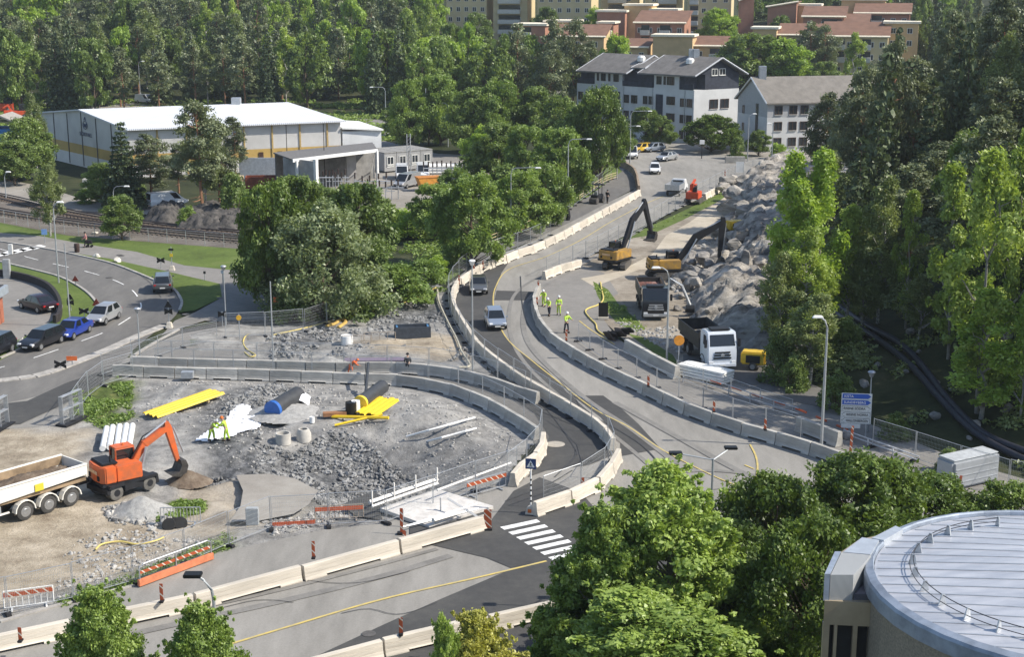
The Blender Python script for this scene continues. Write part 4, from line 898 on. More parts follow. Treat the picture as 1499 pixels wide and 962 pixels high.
        per, sz, flat, up = 110, .42, .75, .5; bm_ = bark
    per = int(per * (1 if lod >= 1 else .42)); sz *= 1 if lod >= 1 else 1.45
    if lod > 1: per = int(per * lod); sz /= lod ** .42
    t = thing(KN[kind], 'tree', 'tree' if kind != 'bush' else 'bush')
    o = trunk.build('trunk', bm_, t, smooth=True)
    me = crown_mesh('crown', cl, per, sz, LM[leaf or {'narrow': 'birch', 'bush': 'deci', 'shrubby': 'deci'}.get(kind, kind)], rs, up, flat)
    c = bpy.data.objects.new('crown', me); C.objects.link(c); c.parent = t
    return dict(p=Proto(t), H=H, R=R_)
KN = dict(maple='maple_tree', lime='lime_tree', deci='broadleaf_tree', olive='broadleaf_tree', birch='birch_tree', pine='pine_tree', spruce='spruce_tree', bush='bush', pale='flowering_tree', narrow='aspen_tree', shrubby='bush')
TP = {}
def proto(key):
    if key not in TP:
        kind, leaf, lod, n = key; TP[key] = [make_tree(kind, 100 + hash_(key) + i * 7, lod, leaf) for i in range(n)]
    return TP[key]
def hash_(k): return sum(ord(ch) * (i + 3) for i, ch in enumerate(str(k))) % 900
KEYS = dict(maple=('maple', None, 1.0, 2), mapleN=('maple', None, 2.2, 2), limeN=('lime', None, 2.2, 2), deci=('deci', None, 1, 3), olive=('olive', None, 1, 2), fresh=('deci', 'fresh', 1, 2), birch=('birch', None, 1, 3), pine=('pine', None, 1, 3), spruce=('spruce', None, 1, 2),
            pale=('pale', None, 1, 1), bush=('bush', None, 1, 2), obush=('bush', 'olive', 1, 2), fbush=('bush', 'fresh', 1, 1), narrow=('narrow', None, 1, 2), narrowF=('narrow', 'fresh', 1, 2), gbirch=('birch', 'grey', 1, 2), hueN=('lime', 'hue', 2.0, 1),
            fdeci=('deci', None, .5, 3), ffresh=('deci', 'fresh', .5, 2), fpine=('pine', None, .5, 3), fbirch=('birch', None, .5, 2), fgbirch=('birch', 'grey', .5, 2), fspruce=('spruce', None, .5, 2), folive=('olive', None, .5, 2), freshN=('lime', 'birch', 2.0, 2))
def T(kind, px, base, top, w, label, Y=None, group=None, sink=0):
    """a tree whose foot is at photo pixel (px, base) - or at distance Y - and whose top reaches row `top`, w pixels wide"""
    if Y is None: g = ground_at(px, base)
    else:
        d = ray(px, 400); x = d.x / d.y * Y; g = Vector((x, Y, th(x, Y)))
        sc = FPX / (Y * _c + (CAM_H - g.z) * _s); g.x = (px - 749.5) / sc; g.z = th(g.x, Y)
    h = PY(px, top, g.y).z - g.z; s = proj(g + Vector((0, 0, h * .6)))[2]
    pr = proto(KEYS[kind]); q = pr[random.randrange(len(pr))]
    rr = w / s / 2; sx = rr / (q['R'] * 1.12); h = max(h, 1.0)
    return q['p'].place(g - Vector((0, 0, .05 + sink)), random.uniform(0, 6.28), label, group, (sx, sx, h / q['H']))
# ---- foreground
T('limeN', 968, 0, 686, 330, 'big light green tree in the foreground, its top in front of the double-armed lamp', Y=58)
T('limeN', 884, 0, 738, 240, 'light green tree overlapping the crosswalk, left of the tallest foreground tree', Y=56.5)
T('limeN', 940, 0, 868, 430, 'low wide light green tree at the very bottom below the tallest foreground tree', Y=53)
T('mapleN', 1262, 0, 668, 230, 'dark green maple behind the round metal roof, highest of the maple row', Y=67)
T('mapleN', 1128, 0, 700, 190, 'dark green maple standing left of the gold building corner', Y=63)
T('mapleN', 1350, 0, 700, 190, 'dark green maple behind the middle of the round roof edge', Y=70)
T('mapleN', 1466, 0, 708, 150, 'dark green maple behind the right end of the round roof edge', Y=70)
T('mapleN', 1185, 0, 760, 200, 'dark green maple touching the gold building corner', Y=57)
T('mapleN', 1090, 0, 800, 170, 'dark green maple in the gap right of the big light green tree', Y=60)
T('limeN', 160, 0, 860, 190, 'small light green tree in front of the barriers at the bottom left', Y=52)
T('limeN', 306, 0, 884, 180, 'small light green tree below the black flood lamp', Y=52)
T('hueN', 702, 0, 898, 170, 'yellow-green tree in front of the bottom barrier row', Y=52); T('limeN', 652, 0, 900, 80, 'narrow light green tree left of the yellow-green tree', Y=51)
# ---- left and middle
T('deci', 179, 350, 286, 56, 'small round green tree on the grass beside the railway fence')
T('gbirch', 74, 345, 240, 48, 'slender young birch beside the tracks at the left')
T('deci', 40, 262, 172, 72, 'dark green tree beside the left corner of the sports hall'); T('gbirch', 55, 250, 135, 34, 'tall thin birch rising by the hall corner'); T('deci', 22, 270, 205, 60, 'green tree at the far left above the rails')
T('bush', 10, 262, 228, 45, 'green bush at the left edge above the rails'); T('gbirch', 76, 300, 238, 40, 'dusky birch below the SPORTHALL lettering')
for a in [('spruce',183,305,178,66,'dark conifer in front of the hall gable corner'),('pine',222,300,196,66,'spreading pine in front of the yellow wall stripe'),('pine',296,312,150,86,'tallest pine in front of the sports hall'),('gbirch',302,308,150,50,'leafy birch mixed into the tallest pine'),('pine',345,262,172,44,'pointed pine right of the tallest pine'),
          ('pine',262,282,212,50,'low pine between the two tall pines'),('bush',345,318,252,56,'green bush at the white fence below the hall'),('pine',322,305,215,60,'pine in front of the hall beside the tallest one'),('deci',150,300,238,50,'dark bushy tree at the gable foot'),('obush',275,330,300,36,'small bush on the dark rock by the track'),('bush',200,292,262,44,'low dark bush under the conifers'),('obush',130,296,272,46,'small bush by the service road')]:
    T(*a)
T('pale', 472, 464, 300, 172, 'large whitish flowering tree beside the junction fence')
for a in [('maple',398,452,268,100,'dark green tree left of the whitish flowering tree'),('deci',440,430,258,110,'dark tree behind the whitish flowering tree'),('deci',528,440,268,115,'green tree right of the whitish flowering tree'),('obush',585,444,384,112,'rusty green bush behind the leaning fence'),
          ('obush',620,425,372,75,'low bush at the end of the leaning fence'),('bush',520,460,405,90,'dark bush at the foot of the flowering tree'),('olive',690,390,256,112,'wide olive green tree beside the timber railing'),('olive',640,350,268,80,'olive green tree behind the wide one'),
          ('fbush',600,345,303,80,'bright green shrub below the equipment yard'),('bush',560,330,288,60,'green shrub at the yard edge'),('olive',760,345,250,95,'olive green tree beside the upper footpath railing'),('olive',800,330,238,70,'olive green tree left of the lamp with the dark boot'),('bush',655,345,298,60,'bushy undergrowth right of the yard'),
          ('deci',480,330,275,70,'green tree in front of the concrete wall'),('fbush',640,400,372,40,'bright shrub on the grass bank'),('bush',480,455,420,60,'low dark bush behind the junction fence'),('bush',430,470,415,70,'dark bush beside the orange sign')]:
    T(*a)
for a in [('olive',822,300,186,86,'round olive green tree beside the upper road'),('olive',770,285,182,80,'olive green tree second from the upper road'),('deci',730,270,180,70,'dark green tree behind the olive trees'),('maple',878,268,128,76,'large fresh green maple beside the upper road'),('deci',845,262,150,60,'green tree left of the large maple'),
          ('olive',598,214,116,66,'olive green tree next to the street lamp behind the hall'),('olive',645,212,108,76,'olive green tree above the grey cabins'),('deci',694,225,128,76,'green tree right of the grey cabins'),('olive',735,225,118,80,'olive green tree behind the yard bushes'),('deci',785,225,128,70,'green tree between the yard and the white house'),
          ('fresh',712,250,185,60,'bright green tree above the white pipes'),('olive',668,300,246,56,'olive bush hiding the white pipes'),('deci',628,212,150,44,'dark green tree behind the cabin row'),('bush',740,300,240,90,'dark undergrowth below the olive trees'),('deci',580,200,150,40,'green tree by the yard road'),
          ('deci',822,240,140,70,'green tree behind the large maple'),('bush',790,330,275,70,'dark undergrowth at the footpath'),('olive',720,262,212,84,'olive tree beside the round-headed lamp'),('deci',905,238,176,40,'small green tree by the white van'),
          ('deci',944,214,156,48,'small green tree in front of the white house, left one'),('deci',967,216,168,40,'small green tree in front of the white house, right one'),('maple',1041,222,168,80,'round green tree in front of the end wall of the white house'),('deci',1110,228,190,34,'dark small tree at the gable of the second house'),('fbush',1138,232,207,30,'bright green bush at the gable corner'),('bush',1080,232,200,30,'dark shrub beside the round green tree')]:
    T(*a)
T('pine', 838, 190, 30, 56, 'tall dark pine left of the white apartment house'); T('pine', 805, 200, 62, 60, 'dark pine in front of the red houses'); T('pine', 862, 190, 60, 40, 'dark pine touching the white apartment roof')
for a in [('fresh',1050,0,14,62,'bright green round tree in front of the yellow tower',372),('deci',1098,0,48,100,'large green tree behind the second white house',335),('fresh',1148,0,58,80,'fresh green tree behind the roof chimney',332),('fpine',1184,0,34,60,'dark pine in front of the yellow gable house',340),('pine',1205,0,38,44,'slim dark pine among the red roofs',338),
          ('fbirch',1246,0,48,40,'birch in front of the ochre house',330),('pine',1300,0,66,56,'dark pine at the right end of the white house',300),('deci',1205,0,90,50,'green tree behind the ridge of the white house',325),('fresh',900,0,52,50,'fresh green tree left of the white house roof',330),('deci',1140,0,22,40,'green tree between the red houses',385),
          ('deci',800,0,10,44,'green tree in front of the yellow tower left',395),('deci',700,0,18,50,'green tree at the foot of the left tower',398),('fresh',875,0,12,50,'green tree between tower and red roofs',400),('deci',765,0,78,60,'green tree in front of the left red house',345),('fresh',820,0,70,50,'fresh green tree in front of the red roof',345),('deci',730,0,70,60,'green tree left of the red house',350),('olive',985,0,90,36,'small tree between the red houses and the white roof',345)]:
    T(*a[:5], a[5], Y=a[6])
# ---- forest beyond the hall
FL = {'fpine': 'tall pine in the dense forest beyond the sports hall', 'fspruce': 'dark spruce in the dense forest beyond the sports hall', 'fdeci': 'mid green broadleaf tree in the dense forest beyond the sports hall', 'ffresh': 'bright green broadleaf tree in the dense forest beyond the sports hall', 'fbirch': 'pale birch in the forest beyond the sports hall', 'fgbirch': 'dusky birch in the forest beyond the sports hall', 'folive': 'olive broadleaf tree in the forest beyond the sports hall'}
rng = random.Random(4)
Yr = 322
while Yr < 640:
    stp = 5.3 + (Yr - 320) * .012; x = -.37 * Yr - 8
    while x < .02 * Yr - 8 + (14 if Yr < 380 else -4):
        xx = x + rng.uniform(-1.8, 1.8); yy = Yr + rng.uniform(-4, 4); x += stp * rng.uniform(.85, 1.25)
        if yy < 345 and xx > -42 and xx < -32: continue
        pxx = proj((xx, yy, 5))[0]
        if pxx > 636 and yy > 345: continue
        left = pxx < 420
        k = rng.choices(['fpine', 'fspruce', 'fdeci', 'ffresh', 'fbirch', 'fgbirch', 'folive'], [6, 3.5, 1.6, .5, 1.2 if yy < 380 else .5, 2.4, 1] if left else [2.4, 4.5, 3, 1.4, .7, .5, 1.5])[0]
        h = rng.uniform(13, 20) * (1 if k != 'folive' else .8); q = rng.choice(proto(KEYS[k])); w = {'fpine': 3.6, 'fspruce': 3.0, 'fbirch': 3.0, 'fgbirch': 3.2}.get(k, 4.3) * rng.uniform(.85, 1.2)
        sx = w / q['R'] * .85
        q['p'].place((xx, yy, th(xx, yy) - .1), rng.uniform(0, 6.28), FL[k], 'forest trees beyond the sports hall', (sx, sx, h / q['H']))
    Yr += 12 + (Yr - 320) * .085
for i in range(46):
    yy = rng.uniform(322, 400); px_ = rng.uniform(628, 778); top = rng.uniform(48, 80) if px_ < 750 else rng.uniform(85, 110)
    T(rng.choice(['fdeci', 'fdeci', 'folive', 'fspruce', 'ffresh', 'fpine']), px_, 0, top, rng.uniform(34, 52), 'tree in the wood between the ochre towers and the yard', Y=yy, group='trees between the towers and the yard')
for i in range(60):
    yy = rng.uniform(425, 520); px_ = rng.uniform(1085, 1420)
    T(rng.choice(['fdeci', 'folive', 'fspruce', 'ffresh', 'fpine']), px_, 0, rng.uniform(-30, -2), rng.uniform(26, 40), 'tree in the wood behind the red terrace houses', Y=yy, group='trees behind the red terrace houses')
for i in range(46):
    T(rng.choice(['fdeci', 'fspruce', 'fpine', 'fspruce']), rng.uniform(1335, 1500), 0, rng.uniform(-10, 34), rng.uniform(24, 38), 'tree in the wood right of the ochre terrace houses', Y=rng.uniform(335, 430), group='trees right of the ochre terrace houses')
for i in range(40):
    yy = rng.uniform(335, 420); px_ = rng.uniform(900, 1330)
    g_ = th(PY(px_, 60, yy).x, yy); T(rng.choice(['fdeci', 'folive', 'ffresh']), px_, 0, proj((PY(px_, 60, yy).x, yy, g_ + rng.uniform(3, 6)))[1], rng.uniform(20, 34), 'small tree among the terrace houses', Y=yy, group='small trees among the terrace houses') if False else None
# ---- forest on the right-hand slope
SL = {'pine': 'tall dark pine in the forest on the right-hand slope', 'fpine': 'far dark pine in the forest on the right-hand slope', 'fspruce': 'dark spruce in the forest on the right-hand slope', 'gbirch': 'dusky birch in the forest on the right-hand slope', 'deci': 'broadleaf tree in the forest on the right-hand slope'}
Yr = 108
while Yr < 330:
    x = float(np.interp(Yr, _hy, _hx)) + (8 if Yr < 140 else 7); mx = .36 * Yr + 6; stp = 4.6
    while x < mx:
        xx = x + rng.uniform(-1.3, 1.3); yy = Yr + rng.uniform(-2.5, 2.5); x += stp * rng.uniform(.9, 1.5)
        if Yr < 135 and rng.random() < .5: continue
        pj = proj((xx, yy, th(xx, yy) + 8))[0]
        if pj < 1200 + 128 * sstep(140, 205, yy): continue
        k = rng.choices(['pine', 'fspruce', 'gbirch', 'deci'], [6, 3.4, .7, .2])[0]
        if Yr > 210 and k == 'pine': k = 'fpine'
        h = (rng.uniform(13, 19) if Yr > 150 else rng.uniform(9, 14)) * (1.12 if k == 'fspruce' else 1); q = rng.choice(proto(KEYS[k])); w = {'pine': 3.7, 'fpine': 3.9, 'fspruce': 2.6, 'gbirch': 2.4}.get(k, 3.2) * rng.uniform(.85, 1.2)
        sx = w / q['R'] * .85
        q['p'].place((xx, yy, th(xx, yy) - .1), rng.uniform(0, 6.28), SL[k], 'forest trees on the right-hand slope', (sx, sx, h / q['H']))
    Yr += 7.0 + (Yr - 108) * .03
for i in range(34):  # pines out of view on the right, added to cast shade on the slope
    yy = rng.uniform(84, 190); xx = .36 * yy + rng.uniform(3, 22); q = rng.choice(proto(KEYS['pine'])); h = rng.uniform(13, 18)
    q['p'].place((xx, yy, th(xx, yy) - .1), rng.uniform(0, 6.28), 'out-of-view pine added to shade the wooded slope from the right', 'out-of-view pines shading the slope', (1.2, 1.2, h / q['H']))
for a in [('narrowF',1158,505,225,78,'bright green aspen beside the rock cutting, left stem'),('narrowF',1188,498,216,84,'tallest bright green aspen beside the rock cutting'),('narrowF',1173,508,262,86,'bright green aspen between the two tallest ones'),('birch',1172,520,330,90,'bright birch low beside the rock cutting'),('gbirch',1140,530,368,70,'dusky young birch below the bright aspens'),('gbirch',1185,560,430,90,'drooping birch behind the white truck'),('bush',1140,555,480,70,'dark bush behind the small yellow machine'),
          ('birch',1240,475,300,80,'birch right of the bright aspens'),('gbirch',1285,470,262,80,'dusky birch in the middle of the slope'),('narrow',1325,480,278,46,'slim green aspen in front of the dark gap'),('narrow',1430,600,218,110,'large bright aspen at the right of the slope'),('narrow',1388,520,240,80,'bright aspen left of the largest one'),('birch',1468,560,190,84,'tall birch near the right edge of the photo'),
          ('narrowF',1436,612,420,112,'fresh aspen low on the right slope'),('gbirch',1262,480,380,60,'drooping dusky birch low on the slope'),('gbirch',1345,500,400,56,'young birch on the open slope'),('narrowF',1494,610,430,60,'aspen at the right edge of the photo'),('bush',1240,500,462,50,'low green bush on the slope edge'),
          ('pine',1205,300,138,66,'pine in front of the second white house'),('pine',1296,330,62,70,'tall pine at the edge of the wooded slope'),('pine',1225,345,205,50,'pine behind the bright aspens'),('gbirch',1250,380,230,60,'dusky birch behind the bright aspens'),('bush',1390,690,655,50,'small bush right of the mesh fence on the slope'),('bush',1310,640,600,50,'low bush near the direction sign'),('bush',1225,600,540,60,'dark bush left of the direction sign'),('bush',1160,570,520,50,'undergrowth bush beside the side road')]:
    T(*a)
def carpet(name, X, Y, Z, size, m, label, seed):
    rs = np.random.RandomState(seed); K = len(X); cl = [((x, y, z + .15), .55) for x, y, z in zip(X, Y, Z)]
    me = crown_mesh(name, cl, 16, size, m, rs, .9, .55); o = bpy.data.objects.new(name, me); C.objects.link(o); tag(o, label, 'undergrowth', kind='stuff')
rs_ = np.random.RandomState(5); Yc = rs_.uniform(86, 200, 20000); Xc = np.interp(Yc, _hy, _hx) + 1.5 + rs_.rand(20000) ** 1.5 * 42; ok = (vnoise(Xc, Yc, 6, 9) > .44) & (Xc < .37 * Yc + 6); Xc, Yc = Xc[ok], Yc[ok]
carpet('undergrowth', Xc, Yc, terrain(Xc, Yc), .26, LM['grey'], 'dark blueberry and fern undergrowth on the wooded slope', 3)
Yc = rs_.uniform(250, 345, 9000); Xc = rs_.uniform(-125, 0, 9000); pc = 749.5 + FPX * Xc / (Yc * _c + 7); ok = (vnoise(Xc, Yc, 8, 19) > .47) & ~((Yc < 262) & (Xc > -80) & (Xc < -20)) & (Yc > 265 + (Xc + 60) * .1); Xc, Yc = Xc[ok], Yc[ok]
carpet('undergrowth', Xc, Yc, terrain(Xc, Yc), .42, LM['olive'], 'rough grass and scrub at the edge of the forest beyond the hall', 4)
Yc = rs_.uniform(140, 225, 6000); Xc = rs_.uniform(-16, 22, 6000); cp = [(p.x, p.y) for p in PP([(540,318),(640,312),(700,300),(740,300),(800,318),(760,345),(700,366),(650,385),(625,410),(560,440),(480,458),(470,420),(520,360)])]; ok = inpoly(Xc, Yc, cp) & (vnoise(Xc, Yc, 4, 29) > .4); Xc, Yc = Xc[ok], Yc[ok]
carpet('undergrowth', Xc, Yc, terrain(Xc, Yc), .26, LM['olive'], 'tall grass and nettles between the trees and the railing', 6)
for px_, sd, n_ in (([(105,575),(170,552),(195,560),(190,595),(196,612),(150,622),(112,612)], 41, 2600), ([(222,768),(240,745),(262,730),(300,732),(298,745),(250,762),(228,772)], 42, 700), ([(85,880),(205,838),(330,782),(345,800),(205,855),(90,890)], 43, 1500), ([(905,352),(985,316),(1072,272),(1080,276),(1000,322),(945,350)], 44, 500), ([(868,412),(905,440),(945,482),(925,488),(884,450)], 45, 500)):
    cp = [(p.x, p.y) for p in PP(px_)]; a_ = np.array(cp); Xc = rs_.uniform(a_[:, 0].min(), a_[:, 0].max(), n_); Yc = rs_.uniform(a_[:, 1].min(), a_[:, 1].max(), n_); ok = inpoly(Xc, Yc, cp) & (vnoise(Xc, Yc, 2, sd) > .42); Xc, Yc = Xc[ok], Yc[ok]
    me = crown_mesh('grass', [((x, y, z), .2) for x, y, z in zip(Xc, Yc, np.where(inpoly(Xc, Yc, SITE), site_height(Xc, Yc), .03))], 10, .16, LM['olive'], rs_, .2, .8); o = bpy.data.objects.new('grass_tufts', me); C.objects.link(o); tag(o, 'rough weeds and grass growing at the edge of the construction site', 'grass', kind='stuff')
for v in TP.values():
    for q in v: q['p'].done()
# ================================================================ BUILDINGS
glass = mat('window_glass', (.03, .035, .04), .12, 0, var=.3, vs=.6, spec=.6); frame_w = mat('window_frame_white', (.66, .66, .63), .6, var=.05); frame_b = mat('window_frame_brown', (.08, .05, .035), .6, var=.1)
class Wall:
    """local frame on a wall: u along a->b, z up, n outwards"""
    def __init__(s, a, b, root):
        s.a = Vector((a.x, a.y, a.z)); s.d = Vector((b.x - a.x, b.y - a.y, 0)); s.L = s.d.length; s.d.normalize(); s.n = Vector((s.d.y, -s.d.x, 0)); s.root = root
        s.rz = math.atan2(s.d.y, s.d.x)
    def pt(s, u, z, o=0): return s.a + s.d * u + s.n * o + Vector((0, 0, z))
    def window(s, u, z, w=1.2, h=1.3, fm=None, double=True, sill=True):
        M = Matrix.Translation(s.pt(u, z, 0)) @ Matrix.Rotation(s.rz, 4, 'Z'); fm = fm or frame_w; mb = MB(); t = .09
        for c, d in (((0, 0, h/2), (w, .1, t)), ((0, 0, -h/2), (w, .1, t)), ((-w/2, 0, 0), (t, .1, h + t)), ((w/2, 0, 0), (t, .1, h + t))): mb.box((c[0], -.04, c[2]), d, M)
        if double: mb.box((0, -.04, 0), (t * .8, .08, h), M)
        o = mb.build('window', fm, s.root); g = MB().box((0, -.012, 0), (w - .02, .03, h - .02), M).build('pane', glass, o)
        if sill: MB().box((0, -.09, -h/2 - .09), (w + .15, .16, .05), M).build('sill', frame_w, o)
        return o
    def slab(s, u0, u1, z0, z1, th_, m, name, o=0.0, parent=None):
        mb = MB(); p = [s.pt(u0, z0, o), s.pt(u1, z0, o), s.pt(u1, z0, o + th_), s.pt(u0, z0, o + th_)]
        q = [v + Vector((0, 0, z1 - z0)) for v in p]; mb.add(p + q, [(0,1,2,3),(4,5,6,7),(0,1,5,4),(1,2,6,5),(2,3,7,6),(3,0,4,7)]); return mb.build(name, m, parent or s.root)
def polyprism(pts, z0, z1): return MB().prism([(p[0], p[1]) for p in pts], z0, z1)
def slabquad(mb, q, t=.2):
    """roof sheet with thickness under a quad of 3D points"""
    q = [Vector(v) for v in q]; lo = [v - Vector((0, 0, t)) for v in q]; n = len(q)
    mb.add(q + lo, [tuple(range(n)), tuple(range(n, 2*n))[::-1]] + [(i, (i+1) % n, n + (i+1) % n, n + i) for i in range(n)]); return mb
def corr(name, col, sc=3.0, amt=.12, axis='X'):
    m = bpy.data.materials.new(name); m.use_nodes = True; n = m.node_tree.nodes; l = m.node_tree.links; b = n['Principled BSDF']; b.inputs['Roughness'].default_value = .5; b.inputs['Specular IOR Level'].default_value = .3
    g = n.new('ShaderNodeNewGeometry'); w = n.new('ShaderNodeTexWave'); w.bands_direction = axis; w.inputs['Scale'].default_value = sc; w.inputs['Distortion'].default_value = 0
    l.new(g.outputs['Position'], w.inputs['Vector']); nz = n.new('ShaderNodeTexNoise'); nz.inputs['Scale'].default_value = .35; nz.inputs['Detail'].default_value = 6; l.new(g.outputs['Position'], nz.inputs['Vector'])
    cr = n.new('ShaderNodeValToRGB'); cr.color_ramp.elements[0].color = (*[c * (1 - amt) for c in col], 1); cr.color_ramp.elements[1].color = (*[min(1, c * (1 + amt)) for c in col], 1); cr.color_ramp.elements[0].position = .3; cr.color_ramp.elements[1].position = .7
    l.new(nz.outputs['Fac'], cr.inputs['Fac']); l.new(cr.outputs['Color'], b.inputs['Base Color'])
    bp = n.new('ShaderNodeBump'); bp.inputs['Strength'].default_value = .6; bp.inputs['Distance'].default_value = .05; l.new(w.outputs['Fac'], bp.inputs['Height']); l.new(bp.outputs['Normal'], b.inputs['Normal']); MATS[name] = m; return m
# ---- sports hall
hall_w = corr('hall_cladding', (.56, .55, .53), 2.2); hall_l = corr('hall_cladding_light', (.62, .60, .57), 2.2); hall_y = corr('hall_yellow_stripe', (.50, .34, .11), 2.2); hall_r = corr('hall_roof', (.62, .64, .67), 1.1, .05); trim_w = mat('trim_white', (.74, .74, .72), .5, var=.06); dkblue = mat('emblem_blue', (.08, .10, .16), .5)
A, B, Cc = P(64, 230), P(190, 261), P(500, 245); D = A + (Cc - B)
t = thing('sports_hall', 'long white-roofed sports hall with yellow stripe and SPORTHALL lettering on its gable', 'building', (0, 0, 0))
c0 = [A, B, Cc, D]
polyprism(c0, 0, 1.95).build('wall', hall_l, t); polyprism([p for p in c0], 1.95, 3.5).build('yellow_stripe', hall_y, t)
mb = polyprism(c0, 3.5, 7.45); mAB = (A + B) / 2; mCD = (Cc + D) / 2; rz_ = 9.1
mb.add([A + Vector((0, 0, 7.45)), B + Vector((0, 0, 7.45)), mAB + Vector((0, 0, rz_ - .1))], [(0, 1, 2)]); mb.add([Cc + Vector((0, 0, 7.45)), D + Vector((0, 0, 7.45)), mCD + Vector((0, 0, rz_ - .1))], [(0, 1, 2)]); mb.build('wall', hall_w, t)
dl = (Cc - B).normalized(); dg = (B - A).normalized(); mb = MB(); U = Vector((0, 0, 1))
for s_, e0, e1 in ((1, B, Cc), (-1, A, D)): slabquad(mb, [mAB - dl*.4 + U*rz_, mCD + dl*.4 + U*rz_, e1 + dl*.4 + dg*s_*.9 + U*7.4, e0 - dl*.4 + dg*s_*.9 + U*7.4], .22)
mb.build('roof', hall_r, t); wl = Wall(B, Cc, t); wg = Wall(A, B, t)
for i in range(1, 6): wg.slab(wg.L*i/6 - .08, wg.L*i/6 + .08, .2, 7.4 + (1.5 if i == 3 else .7 if i in (2, 4) else .3), .1, mat('joint_dark', (.10, .10, .10), .7), 'wall_joint')
for i in range(1, 8): wl.slab(wl.L*i/7.5 - .12, wl.L*i/7.5 + .12, .2, 7.3, .14, mat('pipe_ochre', (.42, .30, .12), .6), 'downpipe')
for i in range(6): wl.slab(wl.L*(.42+i*.09), wl.L*(.42+i*.09) + .7, .1, 3.0, .12, mat('vent_brown', (.06, .03, .02), .7), 'vent')
u = wg.L * .545; M_ = wg.pt(u, 5.0, .06); txt = text_part('lettering', 'SPORTHALL', .86, dkblue, t, M_, (R(90), 0, wg.rz), 'CENTER', .02); 
mb = MB(); Mx = Matrix.Translation(wg.pt(u, 6.75, .08)) @ Matrix.Rotation(wg.rz, 4, 'Z')
for k in range(20):
    a0, a1 = 6.283*k/20, 6.283*(k+1)/20
    mb.tube(Mx @ Vector((.8*math.cos(a0), 0, .62*math.sin(a0))), Mx @ Vector((.8*math.cos(a1), 0, .62*math.sin(a1))), .06, 4)
for p_, q_ in (((-.5,.25),(-.25,-.35)),((-.25,-.35),(0,.2)),((0,.2),(.25,-.35)),((.25,-.35),(.5,.25)),((-.3,.75),(0,1.25)),((0,1.25),(.3,.75)),((-.4,-.1),(.4,-.1))): mb.tube(Mx @ Vector((p_[0], 0, p_[1])), Mx @ Vector((q_[0], 0, q_[1])), .07, 4)
mb.build('emblem', dkblue, t)
MB().box(tuple(mCD*.75 + mAB*.25 + U*9.5), (1.4, 1.4, 1.2)).build('roof_vent', galv, t)
# white annex at the right end of the hall
e1 = P(559, 242); n_ = (e1 - Cc); bk = Vector((-n_.y, n_.x, 0)).normalized() * 12
t = thing('hall_annex', 'white annex with a sloping roof at the right end of the sports hall', 'building'); cs = [Cc + n_.normalized()*.3, e1, e1 + bk, Cc + bk + n_.normalized()*.3]
polyprism(cs, 0, 5.6).build('wall', mat('annex_white', (.62, .63, .63), .6, var=.08, vs=.5), t); mb = MB(); slabquad(mb, [cs[0] - Vector((0,.4,0)) + U*6.3, cs[1] - Vector((-.4,.4,0)) + U*5.8, cs[2] + U*5.9, cs[3] + U*6.5], .25); mb.build('roof', trim_w, t)
w = Wall(cs[0], cs[1], t); w.slab(2.2, 3.5, .2, 3.4, .08, frame_w, 'door'); 
railing([(505,252),(530,251)], 'grey stair railing in front of the annex door', galv, 1.4)
# ---- concrete shelter
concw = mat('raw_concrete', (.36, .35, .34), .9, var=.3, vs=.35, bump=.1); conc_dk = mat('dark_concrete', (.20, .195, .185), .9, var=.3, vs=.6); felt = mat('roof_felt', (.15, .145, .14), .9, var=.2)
t = thing('concrete_shelter', 'open concrete shelter with flat white-edged roof in the equipment yard', 'building')
a_, b_ = P(419, 285), P(464, 292); w = Wall(a_, b_, t); w.slab(0, w.L, 0, 5.2, .35, concw, 'front_wall'); w.slab(w.L, w.L + .5, 0, 5.5, .45, trim_w, 'corner_post')
zt = 5.35; q = [P(428, 233, zt), P(552, 218, zt), P(545, 208, zt), P(400, 223, zt)]; mb = MB(); slabquad(mb, q, .18); mb.build('roof', felt, t)
w2 = Wall(P(428, 233, 0) if False else Vector((q[0].x, q[0].y, 0)), Vector((q[1].x, q[1].y, 0)), t); w2.slab(0, w2.L, zt - .42, zt + .03, .12, trim_w, 'fascia')
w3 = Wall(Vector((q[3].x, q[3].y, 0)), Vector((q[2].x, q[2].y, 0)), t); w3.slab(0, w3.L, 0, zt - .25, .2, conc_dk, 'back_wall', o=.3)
w4 = Wall(P(507, 271), P(521, 270), t); w4.slab(0, w4.L, 0, 4.3, .3, concw, 'side_wall')
for x_ in (.03, .98): w2.slab(w2.L*x_, w2.L*x_ + .3, 0, zt - .2, .3, trim_w, 'post')
MB().tube(P(541, 259), Vector((w2.pt(w2.L*.97, zt - .5, 0))), .07, 5).build('brace', trim_w, t)
t = tag(Wall(P(352, 262), P(421, 262), None).slab(0, Wall(P(352, 262), P(421, 262), None).L, 0, 3.2, .25, mat('pale_block', (.42, .44, .46), .8, var=.15), 'boundary_wall'), 'pale grey boundary wall between the hall and the concrete shelter', 'wall')
tag(MB().tube((0, 0, 0), (0, 0, 9), .06, 5).build('mast', black_p), 'thin dark mast left of the shelter', 'mast').location = P(422, 275); tag(MB().tube((0, 0, 0), (0, 0, 9.2), .06, 5).build('mast', black_p), 'thin dark mast at the middle of the shelter', 'mast').location = P(476, 275)
